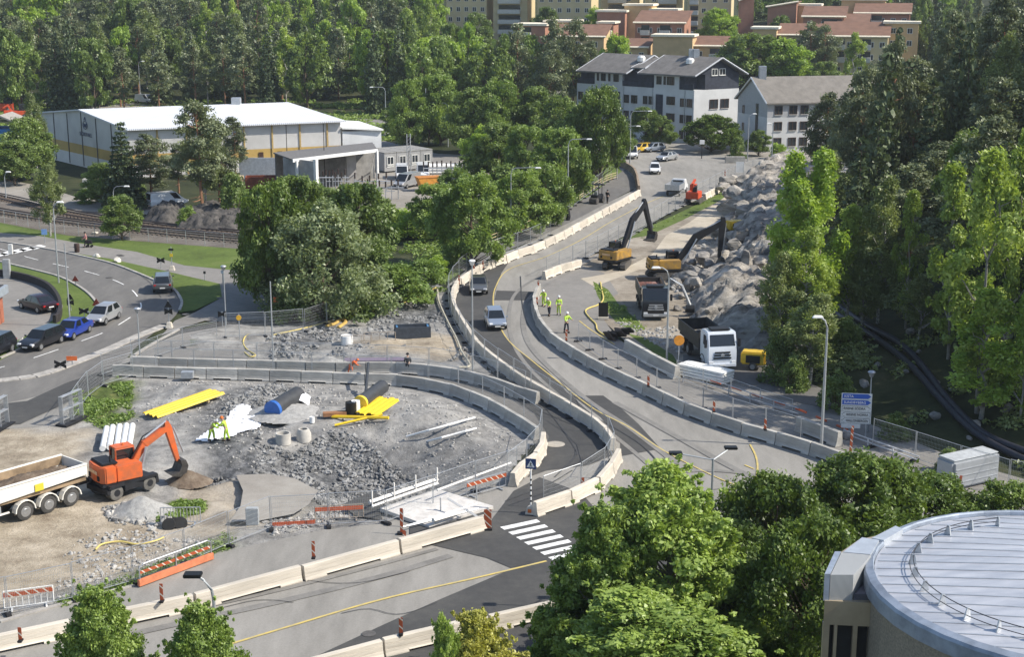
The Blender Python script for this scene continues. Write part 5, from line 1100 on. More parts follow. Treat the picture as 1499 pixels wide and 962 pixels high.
# switchgear frames
def frames(px, py, n, label, h=3.0, w_=4.0):
    t = thing('switchgear', label, 'equipment', P(px, py)); mb = MB(); rg = random.Random(px); im = mat('insulator', (.05, .035, .03), .4)
    for i in range(n):
        x = (i - n/2) * w_ / n; y = rg.uniform(-.8, .8); hh = h * rg.uniform(.75, 1); mb.tube((x, y, 0), (x, y, hh), .07, 5); MB().tube((x, y, hh), (x, y, hh + .8), .11, 6).build('insulator', im, t)
        if i % 2: mb.tube((x, y, hh * .7), (x + w_ / n * 1.5, y, hh * .7), .05, 4)
    mb.tube((-w_/2, 0, h*.8), (w_/2, 0, h*.8), .08, 4); mb.build('steel_frame', galv, t)
frames(487, 287, 10, 'dense rack of steel posts behind the concrete front wall', 3.2, 4.5); frames(548, 282, 5, 'row of dark insulator posts in the middle of the yard', 2.0, 5.5); frames(565, 292, 6, 'second row of insulator posts in front of the first', 2.0, 5); frames(650, 262, 9, 'steel rack standing at the right edge of the yard', 2.0, 6)
frames(500, 265, 6, 'steel pipes and racks under the shelter roof', 3.5, 4)
# lattice mast
b = P(599, 262); t = thing('lattice_mast', 'grey lattice mast in front of the cabin row', 'mast', b); mb = MB(); h = PY(599, 196, b.y).z
for x, y in ((-.25,-.25),(.25,-.25),(.25,.25),(-.25,.25)): mb.tube((x, y, 0), (x, y, h), .05, 4)
for k in range(12): z = h*k/12; mb.tube((-.25,-.25,z), (.25,-.25,z+h/12), .03, 4); mb.tube((.25,-.25,z), (.25,.25,z+h/12), .03, 4)
mb.build('lattice', galv, t)
# grey cabins
cab_m = corr('cabin_grey', (.36, .36, .355), 3.5, .06); cab_r = mat('cabin_roof', (.25, .245, .23), .8, var=.2)
a0, a1 = P(563, 253.5), P(634, 247); d = (a1 - a0) / 4; nb_ = Vector((-d.y, d.x, 0)).normalized()
for i in range(4):
    t = thing('site_cabin', ['grey site cabin at the left end of the row of four', 'grey site cabin second from the left behind the lattice mast', 'grey site cabin third from the left', 'grey site cabin at the right end of the row'][i], 'cabin', (0, 0, 0), 0)
    p0 = a0 + d * i + Vector((0, 0, .1)); p1 = p0 + d * .96; polyprism([p0, p1, p1 + nb_*6.2, p0 + nb_*6.2], .25, 3.0).build('body', cab_m, t); polyprism([p0 - nb_*.06, p1 - nb_*.06, p1 + nb_*6.25, p0 + nb_*6.25], 3.0, 3.14).build('roof', cab_r, t)
    w = Wall(p0, p1, t); w.window(w.L/2, 1.75, 1.1, 1.15); w.slab(w.L/2 - .6, w.L/2 + .6, .75, 1.05, .06, frame_w, 'panel')
# white pipes
t = thing('pipe_stack', 'stack of long white pipes at the right side of the yard', 'pipes', P(668, 254)); mb = MB()
for i in range(5):
    for j in range(3): mb.tube((-4.5, i*.5 - 1, .3 + j*.45), (4.5, i*.5 - 1 + .6, .3 + j*.45), .22, 8)
mb.build('pipe', trim_w, t)
# ---- gas-station canopy and brick pillar at the left edge
t = thing('kiosk', 'grey flat-roofed kiosk with brick pillar cut off by the left edge', 'building', P(-8, 478)); MB().box((-2.3, 0, 2.95), (6.2, 4.0, .75)).build('canopy', mat('canopy_metal', (.34, .38, .42), .5, .3, var=.1), t, bevel=.04)
MB().box((-2.3, 0, 3.36), (5.6, 3.4, .08)).build('roof', mat('kiosk_felt', (.05, .05, .055), .9), t)
brick = mat('red_brick', (.40, .15, .085), .9, col2=(.26, .09, .055), vs=5, bump=.2); MB().box((-2.3, .2, 1.3), (5.2, 3.0, 2.6)).build('wall', brick, t)
# ---- white apartment house with dark timber top floor
aw = mat('render_white', (.56, .565, .56), .85, var=.1, vs=.3); tim = mat('dark_timber', (.035, .04, .055), .7, var=.3, vs=1.5); rf = mat('roof_tiles_grey', (.17, .16, .15), .9, var=.2, vs=.8, bump=.3, bs=6); fas = mat('fascia_grey', (.45, .46, .48), .6)
L_, K_, R_ = P(844, 195), P(1014, 210.6), P(1079, 206); Q_ = L_ + (R_ - K_)
t = thing('apartment_house', 'white apartment house with dark timber top floor and grey gabled roofs', 'building')
polyprism([L_, K_, R_, Q_], 0, 9.5).build('wall', aw, t); wf = Wall(L_, K_, t); we = Wall(K_, R_, t)
ins = 0.9; din = (R_ - K_).normalized() * ins
polyprism([L_ + din, K_ + din*.2 - wf.d*2.2, R_ - din*.2 - wf.d*2.2 + wf.d*2, Q_ - din*.2], 9.5, 12.3).build('timber_storey', tim, t)
polyprism([K_ + din*2.6, R_ - din*.1, R_ - din*.1 - wf.d*3, K_ + din*2.6 - wf.d*3], 9.5, 12.35).build('timber_storey', tim, t)
pu = lambda px: wf.L * (1/(1) * ((px - 844) / 170.0) * (1 + .0) )
for u0, u1 in ((871, 912), (958, 993)): wf.slab(pu(u0), pu(u1), 9.5, 12.2, -2.0, aw, 'wall', o=.0)
for u0, u1, nm in ((913, 956, 1), (994, 1013, 1), (845, 870, 1)):
    wf.slab(pu(u0), pu(u1), 9.5, 10.5, .08, tim, 'balcony_front', o=-.02); 
mid0 = (L_ + Q_) / 2; mid1 = (K_ + R_) / 2; rd = 15.0
def gable_roof(name, u0, u1, ov, ze, parent, zr=rd, m=rf):
    mb = MB(); a, b = wf.d * u0, wf.d * u1; e = (R_ - K_).normalized()
    slabquad(mb, [mid0 + a + U*zr, mid0 + b + U*zr, L_ + b - e*ov + U*ze, L_ + a - e*ov + U*ze], .25); slabquad(mb, [mid0 + a + U*zr, mid0 + b + U*zr, Q_ + b + e*ov + U*ze, Q_ + a + e*ov + U*ze], .25); o = mb.build(name, m, parent)
    for un in (u0, u1):
        f = MB(); q = wf.d * un; s_ = wf.d * .12
        for S0, sg in ((L_, -1), (Q_, 1)): f.tube(mid0 + q + U*(zr - .1), S0 + q + e*sg*ov + U*(ze - .1), .16, 4)
        f.build('barge_board', fas, o)
    return o
Lw = wf.L; gable_roof('roof', pu(850), pu(925), 1.1, 11.9, t, 15.0); gable_roof('roof', pu(940), Lw + 1.0, .9, 12.1, t, 15.15); gable_roof('roof', pu(922), pu(942), -.4, 12.9, t, 14.6)
mb = MB(); mb.add([K_ + din*.2 + U*12.2, R_ - din*.1 + U*12.2, mid1 + U*14.8], [(0, 1, 2)]); mb.build('gable', tim, t)
for k, (x, zz) in enumerate([(970, 15), (976.5, 15)]): MB().box(tuple(mid0 + wf.d*pu(x+8) + U*(zz + .3)), (1.0, 1.0, 2.2)).build('chimney', galv, t)
for x in (919, 988): 
    pp = (mid0 + wf.d*pu(x))*.62 + (L_ + wf.d*pu(x))*.38 + U*13.9; MB().lathe([(.75, 0), (.75, .7), (.5, 1.0), (0, 1.05)], tuple(pp), 10).build('roof_cowl', trim_w, t)
for px_, ws in ((876, .4), (884, 1.0), (893, .4), (903, 1.1), (965, 1.0), (973, .4), (980, 1.1), (985, .35)): wf.window(pu(px_), 10.9, ws, 1.35, frame_b, ws > .8, False)
for px_, ws, zs in ((850,1.1,(7.2,4.3)),(862,1.1,(7.2,4.3)),(918,1.3,(7.2,4.3,1.4)),(930,1.3,(7.2,4.3)),(946,.9,(7.2,4.3)),(954,.9,(7.2,4.3,1.4)),(980,1.1,(7.4,4.4,1.5)),(986,.5,(7.4,4.4)),(999,1.1,(7.2,4.3,1.5)),(1008,1.1,(7.2,4.3,1.5)),(890,1.2,(7.2,4.3)),(902,1.0,(7.2,4.3))):
    for z in zs: wf.window(pu(px_), z, ws, 1.4, frame_b, ws > .8)
wf.slab(pu(961), pu(971), 3.5, 8.4, .06, tim, 'stair_window'); wf.slab(pu(897), pu(909), 3.6, 8.4, .05, tim, 'balcony_recess')
for u_, z in ((3.6, 6.9), (5.6, 6.9), (3.6, 3.4), (5.6, 3.4)): we.window(u_ * we.L / 8.2, z, 1.8, 1.6, frame_b)
we.window(3.6 * we.L/8.2, 12.2 + .35, 1.3, 1.1); we.window(5 * we.L/8.2, 12.2 + .35, 1.3, 1.1)
for px_ in (914, 956, 1001): wf.slab(pu(px_), pu(px_) + .12, 0, 9.5, .14, galv, 'downpipe')
# second white house
L2, K2, R2 = P(1078, 213), P(1121, 223), P(1300, 218); Q2 = L2 + (R2 - K2)
t = thing('apartment_house', 'second white house with steep gable and long grey roof behind the pines', 'building')
gw = mat('render_grey', (.38, .385, .39), .85, var=.08); polyprism([L2, K2, R2, Q2], 0, 5.9).build('wall', aw, t); polyprism([L2, K2, R2, Q2], 5.9, 8.6).build('upper_wall', gw, t)
m0 = (L2 + K2)/2; m1 = (Q2 + R2)/2; MB().add([L2 + U*8.6, K2 + U*8.6, m0 + U*12.2], [(0, 1, 2)]).build('gable', gw, t); MB().add([Q2 + U*8.6, R2 + U*8.6, m1 + U*12.2], [(0, 1, 2)]).build('gable', gw, t)
ex = (R2 - K2).normalized(); ey = (L2 - K2).normalized(); mb = MB()
for a, b, sg in ((K2, R2, -1), (L2, Q2, 1)): slabquad(mb, [m0 - ex*.4 + U*12.4, m1 + ex*.4 + U*12.4, b + ex*.4 + ey*sg*.5 + U*8.35, a - ex*.4 + ey*sg*.5 + U*8.35], .22)
o = mb.build('roof', mat('roof_tiles_brown', (.19, .175, .155), .9, var=.15, vs=.8, bump=.3, bs=6), t); mb = MB()
mb.tube(m0 - ex*.45 + U*12.3, K2 - ex*.45 - ey*.5 + U*8.3, .15, 4); mb.tube(m0 - ex*.45 + U*12.3, L2 - ex*.45 + ey*.5 + U*8.3, .15, 4); mb.build('barge_board', trim_w, o)
MB().box(tuple(m0 + ex*1.6 + U*13.0), (1.2, 1.2, 2.4)).build('chimney', galv, t); w = Wall(K2, R2, t); wg2 = Wall(L2, K2, t)
for i in range(9):
    for z in (7.1, 4.4, 1.7): w.window(2.0 + i * 2.35 + (i % 2) * .3, z, 1.35, 1.4, frame_b)
for z in (6.6, 3.6, .9): wg2.window(2.2, z, .6, 1.3, frame_b, False)
wg2.slab(wg2.L*.62, wg2.L*.62 + .9, 1.5, 8.0, .05, glass, 'stair_window')
# ---- terraces and towers on the hill
tw = mat('tower_ochre', (.56, .46, .27), .85, var=.08, vs=.2); redb = mat('terrace_brick', (.36, .185, .125), .9, var=.12, vs=.5); ochre = mat('terrace_ochre', (.55, .39, .21), .85, var=.1, vs=.4); rt = mat('roof_tiles_red', (.185, .105, .072), .9, var=.15, vs=.6); pale = mat('balcony_pale', (.55, .53, .48), .7, var=.1); cream = mat('fascia_cream', (.78, .70, .55), .7)
def building(name, label, x0, x1, ytop, Y, dep, wallm, rot=0.0, roof='flat', roofm=None, rise=1.5, zb=None, win=(0, 0), balcony=None, cat='building', ov=.5, fasm=None, wsz=(1.1, 1.2)):
    """front wall spans photo columns x0..x1 at distance Y; top of the wall at row ytop"""
    zt = PY((x0+x1)/2, ytop, Y).z; a = PY(x0, ytop, Y); b = PY(x1, ytop, Y + (a - PY(x1, ytop, Y)).length * math.tan(rot))
    zg = (zb if zb is not None else min(th(a.x, Y), th(b.x, Y)) - 1); t = thing(name, label, cat); a = Vector((a.x, a.y, zg)); b = Vector((b.x, b.y, zg)); w = Wall(a, b, t); h = zt - zg; bk = -w.n * dep
    mb = polyprism([a, b, b + bk, a + bk], zg, zt)
    o = mb.build('wall', wallm, t); fm = fasm or cream
    if roof == 'flat': polyprism([a + w.n*ov - w.d*ov, b + w.n*ov + w.d*ov, b + bk + w.d*ov, a + bk - w.d*ov], zt, zt + .5).build('roof', fm, t)
    else:
        c = [a + w.n*ov - w.d*ov, b + w.n*ov + w.d*ov, b + bk + w.d*ov, a + bk - w.d*ov]
        q = [Vector((p.x, p.y, zt + .25 + (0 if i < 2 else rise))) for i, p in enumerate(c)] if roof == 'up' else [Vector((p.x, p.y, zt + .25 + (rise if i in (1, 2) else 0))) for i, p in enumerate(c)]
        mb = MB(); slabquad(mb, q, .25); r = mb.build('roof', roofm or rt, t)
        MB().tube(q[0] + w.n*.05, q[1] + w.n*.05, .26, 4).build('fascia', fm, r)
        g = MB(); A_, B_, C_, D_ = a + U*h, b + U*h, b + bk + U*h, a + bk + U*h
        if roof == 'up': g.add([A_, D_, D_ + U*rise, B_, C_, C_ + U*rise], [(0, 1, 2), (3, 4, 5), (1, 4, 5, 2)])
        else: g.add([A_, B_, B_ + U*rise, D_, C_, C_ + U*rise], [(0, 1, 2), (3, 4, 5), (1, 4, 5, 2)])
        g.build('upper_wall', wallm, t)
    nx, nz = win
    for i in range(nx):
        for k in range(nz):
            z = h - 1.6 - k * 2.8
            if z > 1: w.window(w.L * (i + .5) / nx, z, *wsz, frame_w, True, False)
    if balcony:
        for (f0, f1, n_) in balcony:
            for k in range(n_):
                z = h - 2.75 - k * 2.8
                if z > 0: bl = w.slab(w.L*f0, w.L*f1, z, z + 1.15, 1.3, pale, 'balcony'); w.slab(w.L*f0 + .1, w.L*f1 - .1, z + 1.2, z + 2.4, .12, glass, 'balcony_glazing')
    return t
G = 16
for a in [(653,712,-40,432,'leftmost ochre tower block behind the trees',-.22,(5,8),None),(722,772,-40,428,'ochre tower block with white balconies second from the left',-.2,(2,8),[(.15,.8,9)]),(787,866,-40,420,'broad ochre tower block in the middle',-.22,(6,9),None),(880,935,-40,436,'ochre tower behind the red terrace with a white balcony stack',-.2,(2,8),[(.2,.7,9)]),(945,1000,-40,425,'pale tower with white balconies behind the red house',-.15,(2,8),[(.35,.85,10)]),(1008,1072,-40,415,'ochre tower right of the white balcony stack',-.2,(4,10),[(.05,.25,10)])]:
    building('tower_block', a[4], a[0], a[1], a[2], a[3], 12, tw, a[5], win=a[6], balcony=a[7])
building('brick_house', 'narrow red brick block right of the ochre towers', 1084, 1104, 2, 400, 10, redb, -.1, roof='side', rise=2)
T3 = 'up'
for a in [('red and ochre terrace house at the far left, brick part',754,798,37,372,9,redb,'flat',0,(0,0),[(.1,.55,2)]),('ochre raised part of the left terrace house',798,842,32,376,8,ochre,'flat',0,(0,0),None),('low red-roofed part in front of the left terrace',808,884,54,362,8,ochre,'up',2.6,(3,2),None),
          ('brick part of the second terrace row',874,915,17,392,8,redb,'flat',0,(0,0),None),('ochre top of the second terrace row',914,954,8,394,8,ochre,'flat',0,(0,0),None),('right brick part of the second terrace row',953,990,15,392,8,redb,'flat',0,(0,0),None),('low part with balcony left of the big red house',876,898,34,380,7,redb,'flat',0,(0,0),[(.1,.9,1)]),
          ('big red brick house with white windows and red roof',930,1002,34,372,11,redb,'up',2.7,(5,3),[(.12,.3,2),(.5,.72,1)]),('long low red-roofed part left of the ochre house',912,948,70,356,7,ochre,'up',1.8,(2,1),None),('ochre house with cream roof edge in the middle of the hill',956,1014,53,352,7,ochre,'flat',0,(0,0),None),
          ('red-roofed part right of the ochre house',1013,1060,68,352,8,ochre,'up',2.0,(2,1),[(.55,.95,1)]),
          ('large red brick house with sloping roof right of the towers',1124,1166,11,392,10,redb,'side',-2.2 if False else 1.4,(0,0),None),('ochre top beside the right red house',1166,1200,8,394,8,ochre,'flat',0,(0,0),None),('red-roofed house with balconies on the right hill',1176,1236,25,380,9,redb,'up',2.4,(3,2),[(.45,.95,1)]),('low red roof in front of the balcony house',1228,1270,34,376,8,redb,'up',2,(2,1),None),
          ('far right red house with white windows',1252,1332,20,388,9,redb,'up',2.4,(5,2),[(.3,.5,1)]),('ochre top behind the far right red house',1232,1296,0,398,8,ochre,'flat',0,(0,0),None),('small ochre house with cream edge right of the large green tree',1102,1137,42,350,7,ochre,'flat',0,(0,0),None),
          ('long red roof of the ochre house behind the second white house',1205,1300,54,342,9,tw,'up',3.0,(6,3),[(.2,.35,2),(.6,.75,2)]),('left red roof of the ochre house row',1140,1204,52,350,8,tw,'up',2.4,(3,2),None),('ochre house at the right end of the hill row',1296,1345,34,345,8,ochre,'flat',0,(2,2),None)]:
    building('terrace_house', a[0], a[1], a[2], a[3], a[4], a[5], a[6], -.25, roof=a[7], rise=a[8], win=a[9], balcony=a[10])
# ---- round building at the bottom right
rm = None
def zinc():
    m = bpy.data.materials.new('zinc_roof'); m.use_nodes = True; n = m.node_tree.nodes; l = m.node_tree.links; b = n['Principled BSDF']; b.inputs['Metallic'].default_value = .3
    g = n.new('ShaderNodeNewGeometry'); nz = n.new('ShaderNodeTexNoise'); nz.inputs['Scale'].default_value = 1.3; nz.inputs['Detail'].default_value = 7; nz.inputs['Roughness'].default_value = .65; mp = n.new('ShaderNodeMapping'); mp.inputs['Scale'].default_value = (.35, 1.6, 1); l.new(g.outputs['Position'], mp.inputs[0]); l.new(mp.outputs[0], nz.inputs['Vector'])
    cr = n.new('ShaderNodeValToRGB'); cr.color_ramp.elements[0].position = .35; cr.color_ramp.elements[1].position = .66; cr.color_ramp.elements[0].color = (.36, .38, .42, 1); cr.color_ramp.elements[1].color = (.53, .54, .57, 1); l.new(nz.outputs['Fac'], cr.inputs['Fac']); l.new(cr.outputs['Color'], b.inputs['Base Color'])
    r2 = n.new('ShaderNodeMapRange'); r2.inputs[3].default_value = .32; r2.inputs[4].default_value = .55; l.new(nz.outputs['Fac'], r2.inputs[0]); l.new(r2.outputs[0], b.inputs['Roughness']); return m
zn = zinc(); zinc_b = mat('zinc_parapet', (.27, .31, .37), .5, .3, var=.25, vs=1.2); zinc_l = mat('zinc_light', (.50, .53, .56), .45, .5, var=.1, vs=2); gold = mat('gold_cladding', (.42, .35, .25), .45, .45, var=.1, vs=1); perf = mat('perforated_panel', (.34, .30, .24), .6, .3, col2=(.2, .18, .15), vs=14)
ZR = 12.0; cc = P(1572, 852, ZR); RAD = (cc - P(1272, 852, ZR)).length
t = thing('round_building', 'round building with pale standing-seam metal roof at the bottom right corner', 'building', (cc.x, cc.y, 0)); r0 = RAD
MB().lathe([(r0 - .34, ZR - .35), (r0 - .34, ZR - .12), (0, ZR + .35)], n=72).build('roof', zn, t, smooth=True)
N_ = 16; mb = MB()
MB().lathe([(r0 - .33, ZR - .5), (r0 - .31, ZR + .0), (r0 - .28, ZR + .05), (r0 - .05, ZR - .02), (r0, ZR - .12), (r0, ZR - .55), (r0 - .1, ZR - .6)], n=40).build('parapet', zinc_b, t)
MB().lathe([(r0 - .12, 0), (r0 - .12, ZR - .55), (0, ZR - .55)], n=40).build('wall', perf, t)
mb = MB(); sd = Vector((math.cos(R(-14)), math.sin(R(-14)), 0)); sn = Vector((-sd.y, sd.x, 0)); q = -r0
while q < r0:
    q += .62; hw = (r0 - .42)**2 - q*q
    if hw <= .5: continue
    hw = math.sqrt(hw); pts = []
    for k in range(9):
        p = sd * (-hw + 2*hw*k/8) + sn * q; pts.append(Vector((p.x, p.y, ZR + .35 - .47 * p.length / (r0 - .34) + .015)))
    mb.path(pts, .022, 4)
mb.build('standing_seams', zinc_l, t)
sg = bpy.data.objects.new('snow_guard', None); C.objects.link(sg); sg.parent = t; sg.location = (0, 0, 0); rl = []
for k in range(15):
    a = R(100 + k * 12.5); rr = r0 * .76; p = Vector((math.cos(a)*rr, math.sin(a)*rr, ZR + .35 - .47*.8)); tn = Vector((-math.sin(a), math.cos(a), 0)); rd_ = Vector((math.cos(a), math.sin(a), 0))
    w_ = [p - rd_*.12, p + rd_*.16, p + rd_*.05 + U*.34, p - rd_*.05 + U*.34]; MB().add([v - tn*.02 for v in w_] + [v + tn*.02 for v in w_], [(0,1,2,3),(7,6,5,4),(0,4,5,1),(1,5,6,2),(2,6,7,3),(3,7,4,0)]).build('bracket', galv, sg); rl.append(p + U*.3)
MB().path(smoothpath(rl, 3), .016, 5).build('rail', dark_steel, sg); MB().path(smoothpath([v - U*.17 + (v - Vector((0,0,v.z))).normalized()*.1 for v in rl], 3), .014, 5).build('rail', dark_steel, sg)
# lower polygonal wing
t = thing('wing_building', 'gold-clad polygonal wing with corrugated metal top left of the round roof', 'building'); zt = ZR - .75
c = [P(1207, 880, zt), P(1293, 884, zt), P(1330, 860, zt), P(1330, 775, zt), P(1258, 790, zt), P(1226, 812, zt)]
polyprism(c, zt - .8, zt).build('fascia', gold, t); w = Wall(Vector((c[0].x, c[0].y, 0)), Vector((c[1].x, c[1].y, 0)), t)
for k, (u0, u1) in enumerate([(0, .2), (.34, .44), (.92, 1.06), (1.62, 1.86)]): w.slab(u0, u1, 0, zt - .8, -.25, gold, 'pillar')
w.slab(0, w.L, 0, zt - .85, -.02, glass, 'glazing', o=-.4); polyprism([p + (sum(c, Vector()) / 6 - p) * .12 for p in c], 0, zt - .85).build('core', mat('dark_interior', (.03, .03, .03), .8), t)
cm = corr('corrugated_zinc', (.40, .41, .41), 9, .06)
c2 = [P(1207, 878, zt) , P(1281, 880, zt), P(1290, 838, zt), P(1235, 832, zt)]
def lift(p, z): return Vector((p.x, p.y, z))
def quadbox(pts, zb, zts, m, name):
    n = len(pts); mb = MB(); mb.add([lift(p, zb) for p in pts] + [lift(p, z) for p, z in zip(pts, zts)], [tuple(range(n))[::-1], tuple(range(n, 2*n))] + [(i, (i+1) % n, n + (i+1) % n, n + i) for i in range(n)]); return mb.build(name, m, t)
zz = zt + .85; g0 = [P(1216, 842, zz), P(1249.5, 842, zz), P(1275, 813, zz), P(1232, 809, zz)]; quadbox(g0, zt, [zz]*4, cm, 'corrugated_box')
g1 = [P(1250, 879, zt), P(1277, 879, zt), P(1288, 850, zt), P(1277, 815, zz)]; quadbox(g1, zt, [zt + .2]*4, mat('roof_recess', (.10, .10, .12), .7, var=.2), 'roof_recess')
g2 = [P(1234, 808.5, zz), P(1274, 812, zz), P(1287, 791, zz), P(1262, 787, zz)]; quadbox(g2, zt, [zz]*4, zinc_l, 'metal_top')
g3 = [P(1276, 788, zz), P(1294, 791, zz), P(1322, 775, zz), P(1311, 770, zz)]; quadbox(g3, zt, [zz]*4, zinc_l, 'metal_top')
g4 = [P(1207, 842, zz), P(1215, 842, zz), P(1231, 809, zz), P(1222, 809, zz)]; quadbox(g4, zt - .02, [zz + .03]*4, zinc_b, 'edge_trim')

# ================================================================ VEHICLES
def paint(name, c, metal=.2): return mat('paint_' + name, c, .28, metal, var=.04, vs=.8, spec=.5, coat=.6)
tyre = mat('tyre', (.022, .022, .022), .85, var=.2); rimm = mat('rim', (.38, .39, .40), .35, .7, var=.05); cglass = mat('car_glass', (.012, .015, .018), .06, 0, var=0, spec=.7); lampm = mat('headlamp', (.75, .76, .78), .15, 0, var=0, spec=.6); tail = mat('tail_lamp', (.40, .02, .02), .3, var=0); platem = mat('number_plate', (.7, .7, .68), .5, var=0); trim_b = mat('black_trim', (.02, .02, .02), .6, var=.1)
KIND = dict(
 sedan=dict(L=4.65, W=1.82, st=[(-2.32,.55,.80,.80),(-2.1,.38,.96,.88),(-1.3,.30,1.0,.91),(0,.26,.98,.91),(.95,.28,.93,.90),(1.9,.33,.80,.86),(2.32,.45,.60,.72)], cab=[(-1.75,-1.05,.45,1.1)], zt=1.43),
 hatch=dict(L=4.3, W=1.78, st=[(-2.15,.5,.85,.78),(-1.95,.36,1.02,.87),(-1.2,.30,1.02,.89),(0,.26,.99,.89),(.95,.28,.95,.88),(1.75,.34,.82,.84),(2.15,.45,.60,.70)], cab=[(-2.0,-1.5,.35,1.2)], zt=1.48),
 wagon=dict(L=4.7, W=1.83, st=[(-2.35,.5,.85,.80),(-2.2,.36,1.0,.88),(-1.2,.30,1.02,.91),(0,.26,.99,.91),(1.0,.28,.94,.90),(1.9,.33,.82,.86),(2.35,.45,.60,.72)], cab=[(-2.25,-1.85,.45,1.15)], zt=1.47),
 suv=dict(L=4.6, W=1.88, st=[(-2.3,.55,.95,.84),(-2.15,.42,1.1,.91),(-1.2,.36,1.12,.94),(0,.34,1.10,.94),(1.0,.36,1.06,.93),(1.9,.42,.95,.88),(2.3,.52,.70,.76)], cab=[(-2.22,-1.85,.35,1.05)], zt=1.68),
 van=dict(L=5.2, W=1.98, st=[(-2.6,.45,1.15,.95),(-2.5,.36,1.2,.98),(-1.2,.32,1.2,.99),(0,.30,1.2,.99),(1.0,.32,1.18,.98),(2.1,.38,1.0,.92),(2.6,.48,.70,.78)], cab=[(-2.58,-2.5,.95,2.0)], zt=1.98))
def car(kind, rear, front, label, pm, z=.06, cat='car', name='parked_car', extra=None, L=None):
    K = KIND[kind]; a, b = P(*rear, z), P(*front, z); d = (b - a).normalized(); c = (a + b) / 2; rz = math.atan2(d.y, d.x)
    t = thing(name, label, cat, c, rz); sc = (L or K['L']) / K['L']; hw = K['W'] / 2
    mb = MB(); rings = []
    for x, zb, zt, w in K['st']:
        wz = min(w, hw) ; zm = lerp(zb, zt, .55); rings.append([(x*sc, -wz*.94, zb), (x*sc, -wz, zm), (x*sc, -wz*.9, zt), (x*sc, wz*.9, zt), (x*sc, wz, zm), (x*sc, wz*.94, zb)])
    n = 6; vs = [v for r in rings for v in r]; fs = [(k*n+i, k*n+(i+1) % n, (k+1)*n+(i+1) % n, (k+1)*n+i) for k in range(len(rings)-1) for i in range(n)] + [tuple(range(n))[::-1], tuple(range((len(rings)-1)*n, len(rings)*n))]
    mb.add(vs, fs); 
    x0, x1, x2, x3 = [v*sc for v in K['cab'][0]]; zt = K['zt']; st = K['st']
    def belt(x):
        xs = [s[0]*sc for s in st]; return float(np.interp(x, xs, [s[2] for s in st]))
    wb, wt = hw*.88, hw*.70 if kind != 'van' else hw*.84
    zb0, zb3 = belt(x0) - .02, belt(x3) - .02
    cv = [(x0, -wb, zb0), (x1, -wt, zt), (x2, -wt, zt), (x3, -wb, zb3), (x0, wb, zb0), (x1, wt, zt), (x2, wt, zt), (x3, wb, zb3)]
    mb.add(cv, [(0,1,2,3),(7,6,5,4),(0,4,5,1),(1,5,6,2),(2,6,7,3)])
    body = mb.build('body', pm, t, smooth=True, bevel=.045)
    def q(p, nm, m, par=None, off=.012):
        p = [Vector(v) for v in p]; nn = (p[1]-p[0]).cross(p[3]-p[0]).normalized(); cen = sum(p, Vector())/4
        if nn.dot(cen - Vector((0, 0, .9))) < 0: nn = -nn
        return MB().add([v + nn*off for v in p], [(0, 1, 2, 3)]).build(nm, m, par or t)
    def ip(a_, b_, u): return tuple(lerp(a_[i], b_[i], u) for i in range(3))
    def inset(p, u): 
        c_ = [sum(v[i] for v in p)/4 for i in range(3)]; return [ip(v, c_, u) for v in p]
    q(inset([cv[3], cv[2], cv[6], cv[7]], .10), 'windscreen', cglass); q(inset([cv[0], cv[1], cv[5], cv[4]], .14), 'rear_window', cglass)
    for s_ in (0, 4):
        A_, B_, C_, D_ = cv[s_], cv[s_+1], cv[s_+2], cv[s_+3]
        if kind == 'van': q(inset([ip(A_, D_, .72), ip(B_, C_, .70), ip(B_, C_, .98), ip(A_, D_, .93)], .12), 'side_window', cglass)
        else:
            for u0, u1 in ((.04, .47), (.53, .96)): q(inset([ip(A_, D_, u0 + .03), ip(B_, C_, max(.03, u0 - .02)), ip(B_, C_, min(.97, u1 + .02)), ip(A_, D_, u1 - .03)], .12), 'side_window', cglass)
    r = .33 if kind != 'suv' else .37
    for x in (-K['L']*.29*sc, K['L']*.30*sc):
        for s_ in (-1, 1):
            w = MB().lathe([(.01, -.11), (r*.72, -.11), (r, -.09), (r, .09), (r*.72, .11), (.01, .11)], (x, s_*(hw - .12), r), 16, axis='Y').build('wheel', tyre, t, smooth=True)
            MB().lathe([(.0, 0), (r*.62, 0), (r*.64, -.02 * s_)], (x, s_*(hw - .005), r), 12, axis='Y').build('rim', rimm, w)
            MB().lathe([(r + .055, -.015), (r + .055, .015), (.01, .015), (.01, -.015)], (x, s_*(hw - .035), r + .01), 16, axis='Y').build('wheel_arch', trim_b, t) if False else None
    xf, xr = st[-1][0]*sc, st[0][0]*sc
    for s_ in (-1, 1):
        MB().box((xf - .13, s_*hw*.66, st[-2][2]*.45 + st[-1][2]*.45), (.25, .34, .13), rz=-s_*.25).build('headlight', lampm, t, bevel=.03)
        MB().box((xr + .05, s_*hw*.72, belt(xr)*.93), (.12, .28, .16), rz=s_*.2).build('tail_light', tail, t, bevel=.02); MB().box((x3 - .25, s_*(hw + .04), zb3 + .12), (.14, .18, .13)).build('mirror', pm, t, bevel=.03)
    MB().box((xf - .01, 0, st[-1][1] + .02), (.06, hw*1.3, .16)).build('grille', trim_b, t); MB().box((xf + .035, 0, st[-1][1] - .02), (.02, .5, .11)).build('number_plate', platem, t); MB().box((xr - .03, 0, .62), (.02, .5, .11)).build('number_plate', platem, t)
    if extra == 'panel': MB().box((-.9, 0, K['zt'] + .02), (2.4, 1.2, .03)).build('roof_rack', galv, t)
    return t
